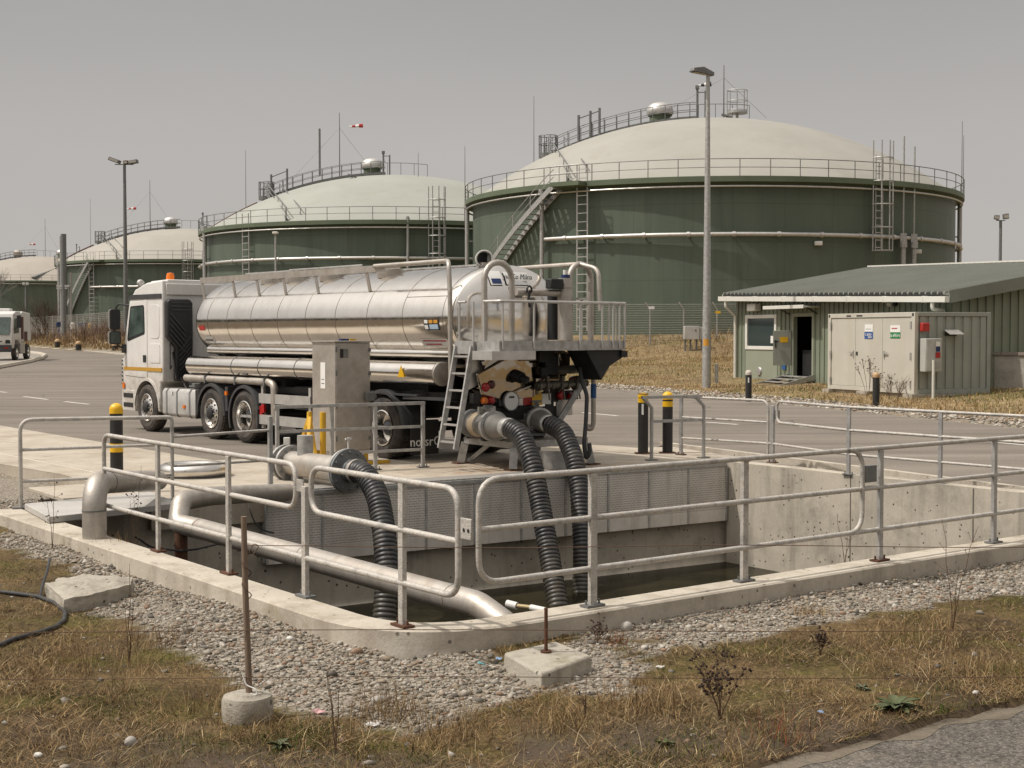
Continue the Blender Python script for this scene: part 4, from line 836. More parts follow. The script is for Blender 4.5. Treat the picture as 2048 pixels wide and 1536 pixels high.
# cab
HW = 1.24
side = [(10.72, .42), (10.74, 1.0), (10.70, 1.65), (10.64, 2.05), (10.36, 2.98), (10.05, 3.22), (9.45, 3.36), (8.66, 3.40), (8.63, 1.12), (8.78, 1.12), (8.80, .45), (8.92, .45), (8.96, .86), (9.14, 1.07), (9.36, 1.16), (9.62, 1.16), (9.86, 1.06), (10.02, .86), (10.06, .42)]
m = MB(); m.extr(side, (0, -HW, 0), (1, 0, 0), (0, 0, 1), (0, 2 * HW, 0)); cab = tb(m, "cab_body", WHITE, bevel=.035)
m = MB(); ws = [(10.655, 2.10), (10.395, 2.90), (10.42, 2.92), (10.69, 2.10)]
m.extr(ws, (0, -1.1, 0), (1, 0, 0), (0, 0, 1), (0, 2.2, 0)); tb(m, "windscreen", CABGL, cab)
def onside(poly, name, mt, d=.012, y=HW, par=None, **k): return tb(MB().extr(poly, (0, y - .001, 0), (1, 0, 0), (0, 0, 1), (0, d, 0)), name, mt, par or cab, **k)
def rrect(x0, x1, z0, z1, r=.05):
    return [(p.x, p.y) for p in fillet([V((x0, z0, 0)), V((x1, z0, 0)), V((x1, z1, 0)), V((x0, z1, 0))], r, 4, True)]
onside([(9.42, 1.20), (10.60, 1.24), (10.585, 2.05), (10.31, 2.93), (9.42, 2.97)], "door", WHITE, .014, bevel=.006)
tb(MB().extr([(p.x, p.y) for p in fillet([V(q + (0,)) for q in ((9.52, 2.20), (10.47, 2.02), (10.27, 2.84), (9.55, 2.86))], .07, 4, True)], (0, HW + .012, 0), (1, 0, 0), (0, 0, 1), (0, .006, 0)), "window_seal", BLACK, cab)
win = tb(MB().extr([(p.x, p.y) for p in fillet([V(q + (0,)) for q in ((9.56, 2.25), (10.38, 2.10), (10.22, 2.80), (9.59, 2.82))], .05, 4, True)], (0, HW + .017, 0), (1, 0, 0), (0, 0, 1), (0, .005, 0)), "side_window", CABGL, cab)
onside(rrect(8.80, 9.30, 2.1, 2.86, .12), "pressed_panel", WHITE, .01, bevel=.005); onside(rrect(8.78, 9.26, 1.55, 1.98, .04), "side_locker", WHITE, .012, bevel=.004)
onside(rrect(9.46, 9.62, 1.56, 1.72, .02), "door_handle", BLACK, .024)
onside([(8.68, 1.36), (10.66, 1.36), (10.66, 1.44), (8.68, 1.44)], "ochre_stripe", STRIPE, .019)
onside([(8.68, 2.995), (10.40, 2.995), (10.28, 3.10), (8.68, 3.10)], "roof_seam", FENDER, .02)
tb(MB().extr([(10.74, 1.0), (10.80, 1.02), (10.80, 1.62), (10.71, 1.64)], (0, 1.0, 0), (1, 0, 0), (0, 0, 1), (0, .235, 0)), "corner_deflector", WHITE, cab, bevel=.015)
m = MB()
for i in range(7): m.box((10.77, HW + .002, 1.04 + i * .09), (.03, .02, .04))
tb(m, "deflector_slots", BLACK, cab)
tb(MB().extr([(10.06, .42), (10.76, .42), (10.78, .9), (10.1, .9)], (0, 1.0, 0), (1, 0, 0), (0, 0, 1), (0, .255, 0)), "step_panel", WHITE, cab, bevel=.01)
m = MB()
for z in (.56, .78): m.box((10.42, 1.258, z), (.5, .012, .10))
tb(m, "step", BLACK, cab); tb(MB().box((10.66, 1.262, 1.0), (.09, .02, .12)), "indicator", ORANGE, cab)
tb(MB().lathe([(.62, -1.25), (.60, -.75)], (9.46, 0, .53), Matrix.Rotation(-pi / 2, 3, 'X'), 24, pi, 2 * pi), "wheel_arch", CHASSIS, cab)
fe = fender(9.46, .68, 5, 178, .75, 1.262, WHITE)
# rear wall of the cab: black ribbed intake
bp = [(1.2, 2.15), (1.2, 2.92), (1.14, 2.98), (.66, 2.98), (.58, 2.90), (.58, 2.0), (.62, 1.15), (1.0, 1.15), (1.0, 1.9)]
ib = tb(MB().extr(bp, (8.63, 0, 0), (0, 1, 0), (0, 0, 1), (-.16, 0, 0)), "air_intake", BLACK, cab, bevel=.03)
m = MB()
for i in range(3): m.beam((8.46, 1.12, 2.90 - i * .08), (8.46, .66, 2.90 - i * .08), .035, .03)
for i in range(5): y0 = 1.14 - i * .0; z0 = 2.66 - i * .12; m.beam((8.46, y0, z0), (8.46, y0 - .36, z0 - .40), .035, .032)
for i in range(5): m.beam((8.46, .92 - .0 * i, 1.72 - i * .11 + .1), (8.46, .64, 2.05 - i * .11 + .1), .03, .03)
tb(m, "intake_rib", FENDER, ib)
m = MB()
for a_, b_ in (((8.6, 1.08, 2.0), (8.5, 1.1, 1.5)), ((8.6, 1.02, 1.8), (8.45, .9, 1.2)), ((8.5, .6, 1.2), (7.8, .3, 1.3)), ((8.5, .3, 1.2), (7.7, .1, 1.25)), ((8.5, .9, 1.25), (7.9, .7, 1.2))):
    a_, b_ = V(a_), V(b_); m.tube(fillet([a_, a_.lerp(b_, .5) + V((-.12, .08, -.35)), b_], .4, 6), .018, 6)
for k_ in range(3): m.tube([V((8.1 - .12 * k_, .8 + .13 * math.cos(t_), 1.15 + .17 * math.sin(t_))) for t_ in np.linspace(0, 6.2, 16)], .012, 6)
tb(m, "air_lines", CABLE)
m = MB(); m.box((8.645, -.45, 2.3), (.02, 1.4, 1.3)); m.box((8.63, 0, 3.2), (.03, 2.3, .25)); tb(m, "rear_wall_pressing", WHITE, cab, bevel=.01)
tb(MB().extr([(8.66, 3.36), (8.66, 3.42), (9.5, 3.40), (9.6, 3.35)], (0, -1.1, 0), (1, 0, 0), (0, 0, 1), (0, 2.2, 0)), "sunroof_panel", WHITE, cab, bevel=.02)
bc = tb(MB().cyl((9.25, .75, 3.36), (9.25, .75, 3.40), .10, n=16), "beacon_base", CHASSIS, cab); tb(MB().lathe([(.095, 3.40), (.09, 3.52), (.07, 3.585), (0, 3.60)], (9.25, .75, 0), n=18), "beacon", ORANGE, cab)
for y, x in ((1.0, 10.25), (.35, 10.05)):
    tb(MB().lathe([(0, -.05), (.07, -.05), (.09, .03), (0, .035)], (x, y, 3.38), Matrix.Rotation(pi / 2, 3, 'Y'), 14), "roof_lamp", WHITE2 if y < .5 else GALV, cab); tb(MB().beam((x, y, 3.15), (x, y, 3.34), .035), "lamp_bracket", BLACK, cab)
mm = MB(); mm.tube(fillet([(10.36, 1.22, 2.86), (10.60, 1.40, 2.90), (10.68, 1.46, 2.75), (10.68, 1.46, 2.1), (10.64, 1.40, 1.92), (10.58, 1.24, 1.86)], .08, 5), .022, 8); mb_ = tb(mm, "mirror_arm", BLACK, cab)
for z0, z1, wd in ((2.30, 2.78, .24), (1.96, 2.27, .26)):
    h_ = tb(MB().extr(rrect(-wd / 2, wd / 2, z0, z1, .06), (10.72, 1.44, 0), (.30, .95, 0), (0, 0, 1), (-.09, .03, 0)), "mirror_housing", BLACK, cab, bevel=.015)
    tb(MB().extr(rrect(-wd / 2 + .03, wd / 2 - .03, z0 + .03, z1 - .03, .04), (10.626, 1.471, 0), (.30, .95, 0), (0, 0, 1), (-.004, .001, 0)), "mirror_glass", CABGL if z0 < 2.2 else INK, cab)
    tb(MB().extr(rrect(-wd / 2, wd / 2, z0, z1, .06), (10.755, 1.45, 0), (.30, .95, 0), (0, 0, 1), (-.02, .006, 0)), "mirror_shell", WHITE2, cab)
tb(MB().box((10.58, 1.27, 1.86), (.14, .08, .2)), "mirror_foot", BLACK, cab)
# tank
X0, X1, ZC, HY, HZ = -2.0, 7.06, 2.47, 1.2, .90
def ell(a_, k=1.): return (HY * k * math.cos(a_), ZC + HZ * k * math.sin(a_))
NA = 72
def tankshell():
    m = MB(); prof = []
    for u in np.linspace(0, 1, 9)[1:]: prof.append((X0 - .26 * math.cos(u * pi / 2) * 1, .0 + math.sin(u * pi / 2) ** .42))
    prof = [(X0 - .30, 0.001)] + [(X0 - .30 * (1 - k_ ** 3.2), k_) for k_ in (.3, .55, .75, .88, .95, .985, 1.)]
    seg = [X0 + (X1 - X0) * i / 40 for i in range(1, 41)]
    prof += [(x, 1.) for x in seg] + [(X1 + .10, .985), (X1 + .22, .93), (X1 + .30, .8), (X1 + .36, .5), (X1 + .38, .001)]
    vs = []; fs = []
    for x, k_ in prof:
        for i in range(NA): y, z = ell(2 * pi * i / NA); vs.append(V((x, y * k_, ZC + (z - ZC) * k_)))
    for j in range(len(prof) - 1):
        for i in range(NA): fs.append((j * NA + i, j * NA + (i + 1) % NA, (j + 1) * NA + (i + 1) % NA, (j + 1) * NA + i))
    return m.add(vs, fs)
tk = tb(tankshell(), "tank_shell", MIRROR, sharp=55)
m = MB()
for x in (-1.72, -.55, .55, 1.6, 2.65, 3.7, 4.75, 5.75, 6.6): 
    m.tube([V((x, ell(a_, 1.0015)[0], ell(a_, 1.0015)[1])) for a_ in np.linspace(0, 2 * pi, 73)[:-1]], .0042, 4, closed=True)
m.tube([V((x_, ell(.42, 1.001)[0], ell(.42, 1.001)[1])) for x_ in (-1.72, -.55)], .006, 4)
tb(m, "seam", mat("seam_dark", (.26, .225, .18), .5, .5), tk)
m = MB(); 
for k_ in range(2):
    a_ = pi / 2 - .95 if 0 else None
y_, z_ = ell(-.74, 1.0); m.tube([(7.0, y_ + .03, z_), (X0 + .05, y_ + .03, z_)], .095, 14); tb(m, "side_rail_tube", MIRROR)
sp = tb(MB().tube([(7.5, 1.10, 1.53), (7.42, 1.10, 1.53), (-1.55, 1.10, 1.53)], [.12, .205, .205], 24), "hose_carrier_tube", MIRROR)
tb(MB().lathe([(0, -.03), (.19, -.03), (.205, -.02), (.205, .01), (.19, .02), (0, .02)], (-1.58, 1.10, 1.53), Matrix.Rotation(pi / 2, 3, 'Y'), 24), "carrier_end_cap", STAIN, sp)
many(sp, "carrier_band", GALV_DK, MB().tube([V((0, 1.10 + .208 * math.cos(t_), 1.53 + .208 * math.sin(t_))) for t_ in np.linspace(0, 2 * pi, 25)[:-1]], .007, 4, closed=True), [Matrix.Translation((x, 0, 0)) for x in (5.4, 4.3, 2.9, .9)])
tb(MB().extr([(-.78, 1.46), (-.58, 1.46), (-.68, 1.66)], (0, 1.308, 0), (1, 0, 0), (0, 0, 1), (0, .012, 0)), "warning_triangle", YELB, sp)
tb(MB().tube(fillet([(7.6, 1.2, 1.25), (4.05, 1.2, 1.25), (3.82, 1.2, 1.20), (3.80, 1.2, .5)], [0, .1, .2, 0], 6), .075, 14), "drain_pipe", STAIN)
m = MB()
for x in (6.6, 5.3, 4.1): m.box((x, 1.2, 1.25), (.05, .17, .17))
tb(m, "pipe_clamp", GALV_DK); tb(MB().box((4.9, 1.21, 1.42), (.2, .12, .1)), "junction_box", GALV_DK, bevel=.01)
# side guard
for z in (.92, .50): tb(MB().box((3.4, 1.22, z), (1.95, .03, .19)), "side_guard_bar", ALU)
for x in (4.3, 2.5): tb(MB().box((x, 1.17, .75), (.08, .06, .85)), "side_guard_post", ALU)
for x, z in ((4.22, .72), (4.30, .68)): tb(MB().box((x, 1.21, z), (.09, .05, .17)), "side_lamp", RED)
tb(MB().box((5.6, 1.3, .98), (.08, .04, .08)), "side_marker", ORANGE)
# top rails and walkway
yT, zB, zR = .98, 2.97, 3.35
m = MB(); xs = (7.1, 5.75, 4.75, 3.7, 2.5, .75)
for x in xs: m.beam((x - .02, yT + .02, zB - (.10 if x > 7 else .0)), (x + .06, yT + .05, zR), .075, .022, (0, 1, 0))
tb(m, "rail_post", STAIN, tk); m = MB(); m.beam((7.22, yT + .06, zR), (.2, yT + .06, zR + .02), .022, .12); tb(m, "top_rail", STAIN, tk)
tb(MB().tube(fillet([(.5, yT + .08, zR + .06), (-1.70, yT + .10, zR + .07), (-1.92, yT + .24, zR + .02), (-1.98, yT + .26, 2.9), (-2.0, yT + .26, 1.3)], [0, .2, .15, .1, 0], 6), .04, 12), "corner_rail", STAIN, tk)
tb(MB().tube(fillet([(.5, -yT - .06, zR + .02), (-2.6, -yT - .1, zR + .05), (-3.05, -yT - .12, zR - .05), (-3.1, -yT - .12, 2.6)], [0, .2, .2, 0], 6), .04, 12), "corner_rail", STAIN, tk)
m = MB(); m.beam((6.9, -yT - .05, zR), (.2, -yT - .05, zR), .022, .10)
for x in xs: m.beam((x, -yT, zB), (x, -yT - .05, zR), .07, .02)
tb(m, "far_rail", STAIN, tk)
m = MB()
for y in (-.45, .05): m.beam((6.7, y, 3.40), (-1.2, y, 3.40), .05, .03)
for x in np.arange(-1.1, 6.8, .42): m.beam((x, -.45, 3.405), (x, .05, 3.405), .05, .012)
tb(m, "catwalk", GALV, tk)
for x in (5.2, 4.2, 2.9, .9): m = MB(); m.cyl((x, .42, 3.22), (x, .42, 3.36), .26, n=22); m.cyl((x, .42, 3.36), (x, .42, 3.39), .22, n=22); m.beam((x - .3, .42, 3.40), (x + .3, .42, 3.40), .04, .03); tb(m, "manhole", STAIN, tk)
m = MB(); m.box((5.9, -.1, 3.46), (1.9, .5, .12)); m.beam((4.9, .2, 3.52), (2.2, .2, 3.52), .03); m.beam((4.9, -.4, 3.52), (2.2, -.4, 3.52), .03)
for x in np.arange(2.3, 4.9, .5): m.beam((x, .2, 3.42), (x, .2, 3.52), .025)
tb(m, "cable_tray", ALU, tk, bevel=.004)
q = V((-1.0, -.25, 3.52)); m = MB(); m.lathe([(0, -.02), (.11, -.02), (.125, .02), (.125, .22), (.15, .25), (.15, .30), (.13, .31)], q, Matrix.Rotation(-pi / 2 + .5, 3, 'Z') @ Matrix.Rotation(pi / 2, 3, 'X'), 20) if 0 else m.lathe([(0, -.25), (.11, -.25), (.14, -.2), (.14, .02), (.16, .05), (.16, .12), (.13, .12), (.12, -.05), (0, -.05)], q, Matrix.Rotation(pi, 3, 'Z') @ Matrix.Rotation(pi / 2, 3, 'Y') @ Matrix.Rotation(.6, 3, 'X'), 22); vt = tb(m, "vent_housing", WHITE2, tk, bevel=.008)
tb(MB().lathe([(.125, .0), (0, -.02)], q, Matrix.Rotation(pi, 3, 'Z') @ Matrix.Rotation(pi / 2, 3, 'Y'), 16), "vent_mouth", INK, vt); tb(MB().box((q.x, q.y, 3.38), (.2, .2, .16)), "vent_foot", STAIN, vt)
# stickers
def sticker(x0, x1, a0, a1, mt, name="sticker", k=1.003):
    vs = []; n = 5
    for i in range(n + 1):
        a_ = a0 + (a1 - a0) * i / n; y, z = ell(a_, k); vs += [V((x0, y, z)), V((x1, y, z))]
    return tb(MB().add(vs, [(2 * i, 2 * i + 1, 2 * i + 3, 2 * i + 2) for i in range(n)]), name, mt, tk)
sticker(-1.62, -1.18, -.23, -.02, INK, k=1.003)
for x0, x1, a0, a1, mt in ((-1.30, -1.2, -.10, -.035, SIGNW), (-1.44, -1.33, -.10, -.035, STICK), (-1.58, -1.47, -.10, -.035, STICK), (-1.30, -1.2, -.21, -.13, SIGNW), (-1.58, -1.34, -.21, -.12, mat("sticker_blue", (.42, .55, .68), .4))): sticker(x0, x1, a0, a1, mt, "sticker_panel", 1.006)
sticker(-1.72, -.95, -.56, -.40, SIGNW); sticker(-1.68, -1.02, -.455, -.425, REDP, "sticker_text", 1.006); sticker(-1.5, -1.05, -.53, -.50, REDP, "sticker_text", 1.006)
sticker(6.75, 7.0, -.22, -.10, REDP); sticker(6.5, 6.95, -.52, -.36, SIGNW); sticker(6.55, 6.9, -.47, -.44, INK, "sticker_text", 1.006)
# rear end: platform, hoops, ladder, sump, lamps
XR = -2.34
def rx(y, z, x=None):                                          # point on the domed rear end
    k_ = min(math.hypot(y / HY, (z - ZC) / HZ), 1); return V((X0 - .30 * (1 - k_ ** 3.2), y, z))
plat = tb(MB().box2((-3.30, 1.26, 1.93), (-3.26, -1.50, 2.09)).box2((-3.26, 1.26, 1.93), (-2.15, 1.22, 2.09)).box2((-3.26, -1.46, 1.93), (-2.2, -1.50, 2.09)).box2((-3.28, 1.24, 1.95), (-2.28, -1.48, 1.99)), "platform", GALV)
hr = 2.72
many(plat, "baluster", ALU, MB().tube([(0, 0, 1.96), (0, 0, hr)], .018, 8), [Matrix.Translation((-3.31, y, 0)) for y in (1.2, .55, -.45, -.95, -1.2, -1.35, -1.47)] + [Matrix.Translation((x, 1.25, 0)) for x in (-2.9, -2.62, -2.25)] + [Matrix.Translation((x, -1.49, 0)) for x in (-2.9, -2.4)])
tb(MB().tube(fillet([(-2.22, 1.25, hr), (-2.42, 1.25, hr)], 0), .022, 10), "handrail", ALU, plat); tb(MB().tube(fillet([(-2.9, 1.25, hr), (-3.31, 1.25, hr), (-3.31, -1.5, hr), (-2.3, -1.5, hr)], .06, 4), .024, 10), "handrail", ALU, plat)
def hoop(y0, y1, x, z0, z1, name): 
    w = abs(y1 - y0) / 2; c_ = (y0 + y1) / 2; pts = [V((x, y0, z0))] + [V((x, c_ + w * math.cos(t_) * (1 if y0 > y1 else -1), z1 - w + w * math.sin(t_))) for t_ in np.linspace(0, pi, 13)] + [V((x, y1, z0))]
    return tb(MB().tube(pts, .05, 14), name, STAIN, plat)
hoop(1.15, .58, -2.78, 2.0, 3.36, "guard_hoop"); hoop(-.85, -1.34, -2.6, 2.0, 3.40, "guard_hoop")
tb(MB().cyl((-2.75, -.62, 2.1), (-2.75, -.62, 2.98), .13, n=22).cyl((-2.75, -.62, 2.98), (-2.75, -.62, 3.0), .15, n=22).cyl((-2.75, -.62, 3.0), (-2.75, -.62, 3.14), .12, n=22), "filter_cylinder", STAIN, plat)
tb(MB().tube([(-2.70, .42, 2.89), (-2.72, -.52, 2.89)], .06, 14), "cross_pipe", STAIN, plat)
tb(MB().cyl((-2.5, -.55, 2.1), (-2.5, -.55, 2.9), .09, n=14), "dark_pipe", CHASSIS, plat)
tb(MB().box((-2.78, -.35, 3.04), (.16, .28, .17)), "motor", CHASSIS, plat, bevel=.02); tb(MB().cyl((-2.75, -.62, 3.14), (-2.75, -.62, 3.20), .08, n=12), "cap", DBLUE, plat); tb(MB().cyl((-2.75, -.62, 3.2), (-2.75, -.62, 3.28), .04, n=10), "cap_knob", WHITE2, plat)
tb(MB().cyl((-2.9, -.86, 2.78), (-2.9, -.86, 2.81), .1, n=14).cyl((-2.9, -.86, 2.68), (-2.9, -.86, 2.78), .03, n=8), "hand_wheel", ALU, plat)
hk = MB(); hk.tube([V((-2.80, .22 + .05 * math.cos(t_), 2.92 + .07 * math.sin(t_))) for t_ in np.linspace(-.5, 3.6, 10)], .018, 6); hk.tube([(-2.80, .2, 2.92), (-2.8, .24, 2.78), (-2.8, .21, 2.64)], .022, 6); tb(hk, "hook_strap", CHASSIS, plat)
# ladder
Lt = [V((-2.24, 1.30, 2.0)), V((-2.66, 1.30, 2.0))]; Lb = [V((-2.34, 1.72, .36)), V((-2.76, 1.72, .36))]; lad = MB()
for p, q in zip(Lt, Lb): lad.beam(p, q, .035, .09, (0, 1, 0))
ld = tb(lad, "ladder", GALV)
for i in range(6): 
    u = (i + .6) / 6; tb(MB().beam(Lt[0].lerp(Lb[0], u), Lt[1].lerp(Lb[1], u), .06, .03), "rung", ALU, ld)
tb(MB().box((-2.45, 1.29, 1.98), (.5, .05, .2)), "ladder_bracket", GALV, ld)
# shield plate, hopper sump, lamps, plate
m = MB(); m.extr([(1.22, 1.93), (.35, 1.93), (.35, 1.62), (1.22, 1.28)], (-2.42, 0, 0), (0, 1, 0), (0, 0, 1), (.04, 0, 0)); tb(m, "shield_plate", ALU); tb(MB().box((-3.1, 1.0, 1.86), (.5, .9, .14)), "bracket_plate", ALU)
m = MB(); N_ = 24; vs = []; fs = []
for j, (x, hy, z0, z1) in enumerate(((-2.46, 1.10, 1.75, 1.95), (-2.5, 1.05, 1.35, 1.9), (-2.35, .8, 1.15, 1.8), (-1.6, .5, 1.12, 1.7), (-.6, .4, 1.25, 1.65))):
    for i in range(N_): a_ = 2 * pi * i / N_; vs.append(V((x, hy * math.cos(a_) * .9, (z0 + z1) / 2 + (z1 - z0) / 2 * math.sin(a_) * 1.25)))
for j in range(4):
    for i in range(N_): fs.append((j * N_ + i, j * N_ + (i + 1) % N_, (j + 1) * N_ + (i + 1) % N_, (j + 1) * N_ + i))
fs += [tuple(range(N_)), tuple(range(4 * N_, 5 * N_))]; tb(m.add(vs, fs), "sump", MIRSOIL, sharp=50)
tb(MB().extr([(1.1, 1.55), (.45, 1.82), (-.7, 1.86), (-.7, 1.35), (-.1, 1.12), (.5, 1.08), (1.0, 1.2)], (-2.52, 0, 0), (0, 1, 0), (0, 0, 1), (.05, 0, -.0)), "sump_plate", MIRSOIL, bevel=.03)
m = MB(); m.cyl((-2.50, .30, 1.52), (-2.66, .26, 1.47), .10, n=14); m.cyl((-2.66, .26, 1.47), (-2.76, .22, 1.43), .065, n=12); tb(m, "black_valve", CHASSIS)
tb(MB().extr([(.2, 1.95), (-.55, 1.95), (-.55, 1.75), (.2, 1.75)], (-2.56, 0, 0), (0, 1, 0), (0, 0, 1), (.02, 0, 0)), "maker_plate", mat("soiled_sign", (.36, .28, .22), .6))
m = MB(); m.box((-2.62, -.30, 1.82), (.08, .35, .2)); m.box((-2.6, -.42, 1.68), (.1, .3, .35)); m.box((-2.62, -.25, 1.55), (.08, .16, .2)); tb(m, "sooty_bracket", CHASSIS, bevel=.02)
m = MB(); z = 1.33
m.tube([(-2.7, -.02, z), (-2.7, -1.15, z + .03)], .062, 12)
for y, r in ((-.05, .085), (-.2, .09), (-.33, .075), (-.52, .09), (-.68, .08), (-.86, .09), (-1.02, .085)): m.cyl((-2.7, y, z), (-2.7, y - .04, z), r, n=14)
for y in (-.26, -.6, -.95): m.beam((-2.72, y, z), (-2.76, y, z - .24), .02); m.box((-2.7, y, z + .11), (.06, .06, .1))
m.tube([(-2.55, -.2, 1.58), (-2.55, -1.25, 1.60)], .075, 12); tb(m, "valve_manifold", mat("dirty_bronze", (.15, .135, .11), .5, .5, .3, 6, .2))
m = MB(); m.extr([(-.65, 1.93), (-1.50, 1.93), (-1.50, 1.80), (-1.2, 1.66), (-1.0, 1.42)], (-3.24, 0, 0), (0, 1, 0), (0, 0, 1), (.5, 0, 0)); tb(m, "platform_bracket", CHASSIS, bevel=.012); tb(MB().box((-3.1, -1.50, 1.86), (.36, .14, .11)), "bracket_end", CHASSIS)
tb(MB().beam((-2.75, -1.02, 1.36), (-2.5, -.62, .62), .11, .09), "support_strut", GALV)
bar = tb(MB().box((-2.44, 0, .98), (.10, 2.3, .16)), "rear_bar", CHASSIS)
np_ = tb(MB().box2((-2.51, .62, .84), (-2.50, -.48, 1.02)), "number_plate", GALV_DK, bar)
tb(MB().box2((-2.518, .12, .84), (-2.511, -.08, 1.02)), "red_panel", SIGNR, np_); tb(MB().box2((-2.518, -.08, .83), (-2.511, -.30, 1.03)), "yellow_panel", YELB, np_); tb(MB().box2((-2.518, -.305, .84), (-2.511, -.50, 1.02)), "white_panel", SIGNW, np_); tb(MB().box2((-2.518, .24, .84), (-2.511, .12, 1.02)), "grey_panel", ALU, np_)
dl = Matrix.Rotation(-pi / 2, 3, 'Y')
sg = tb(MB().lathe([(0, 0), (.155, 0), (.165, .012), (.155, .03), (0, .03)], (-2.55, .42, .92), dl, 28), "round_sign", SIGNW, bar); tb(MB().lathe([(.148, .032), (.165, .034), (.168, .0)], (-2.55, .42, .92), dl, 28), "sign_rim", GALV_DK, sg); tb(MB().box2((-2.585, .47, .97), (-2.581, .36, 1.0)), "sign_mark", INK, sg)
for y, z_, mt, r in ((.92, 1.16, RED, .075), (.80, 1.20, mat("dark_red_lens", (.09, .01, .01), .3), .07), (.94, .94, ORANGE, .06), (.80, .94, RED, .065), (-.72, .98, RED, .075), (-.95, .96, RED, .06), (-.75, 1.14, mat("orange_red_lens", (.5, .07, .02), .25), .08), (-1.02, 1.22, mat("dark_red_lens2", (.16, .02, .015), .3), .09)): tb(MB().lathe([(0, .05), (r * .7, .045), (r, .02), (r, -.04), (0, -.04)], (-2.52, y, z_), dl, 18), "tail_lamp", mt, bar)
tb(MB().box((-2.47, .86, .74), (.05, .34, .2)), "lamp_plate", ALU, bar); tb(MB().box((-2.5, .93, .75), (.02, .13, .12)), "label", CREAM, bar); tb(MB().box((-2.47, -.84, .84), (.03, .36, .42)), "lamp_board", ALU, bar); tb(MB().box((-2.46, -.62, 1.02), (.06, .14, .3)), "lamp_board", CHASSIS, bar)
tb(MB().beam((-2.58, .30, 1.07), (-2.6, .02, 1.16), .03, .02), "handle", ALU, bar); tb(MB().box((-2.44, .0, .70), (.06, 1.6, .2)), "bumper", CHASSIS, bar); tb(MB().box((-2.42, -.55, .86), (.05, .16, .36)), "flap", FENDER, bar)
bar.location.z = .17
# mud flap with lettering
mf = tb(MB().extr(rrect(.66, 1.25, .12, .72, .03), (-.86, 0, 0), (0, 1, 0), (0, 0, 1), (-.02, 0, 0)), "mud_flap", mat("mud_flap_rubber", (.016, .016, .016), .6))
tb(MB().extr(rrect(-1.25, -.66, .12, .72, .03), (-.86, 0, 0), (0, 1, 0), (0, 0, 1), (-.02, 0, 0)), "mud_flap", BLACK)
def tw(x, y, z): return Matrix.Translation(TO) @ Matrix.Rotation(TRZ, 4, 'Z') @ V((x, y, z))
lat = V((.772, .636, 0))
letters("nœsrG", .235, tw(-.883, .94, .34), lat, Z, SIGNW, mf)
tb(MB().box((-.4, 1.0, 1.15), (1.3, .5, .03)).beam((-.6, 1.2, 1.10), (-1.9, 1.26, 1.12), .05), "mudguard_stay", FENDER)
# signs on the domed rear end (a slightly proud curved plate each)
def rsign(y0, y1, z0, z1, mt, name="sticker", off=.02):
    vs = []; n = 4
    for i in range(n + 1):
        for j in range(n + 1): p = rx(y0 + (y1 - y0) * i / n, z0 + (z1 - z0) * j / n); vs.append(p + V((-off, 0, 0)))
    return tb(MB().add(vs, [(i * (n + 1) + j, (i + 1) * (n + 1) + j, (i + 1) * (n + 1) + j + 1, i * (n + 1) + j + 1) for i in range(n) for j in range(n)]), name, mt, tk)
s1 = rsign(.54, .30, 3.02, 3.26, SIGNW, "emblem"); rsign(.51, .335, 3.045, 3.13, DBLUE, 'emblem_mark', .024)
rsign(.24, -.30, 3.03, 3.25, SIGNW); rsign(.20, -.18, 2.90, 3.0, mat("pale_sign", (.66, .60, .54), .5))
pz = X0 - .215
letters("nc Co Milna", .125, tw(pz, -.03, 3.165), lat, Z, INK, tk, depth=.003); letters("3683R", .115, tw(pz, .01, 2.955), lat, Z, REDP, tk, depth=.003)
tb(MB().box((pz - .01, -.02, 3.085), (.004, .38, .012)), "sign_rule", INK, tk)
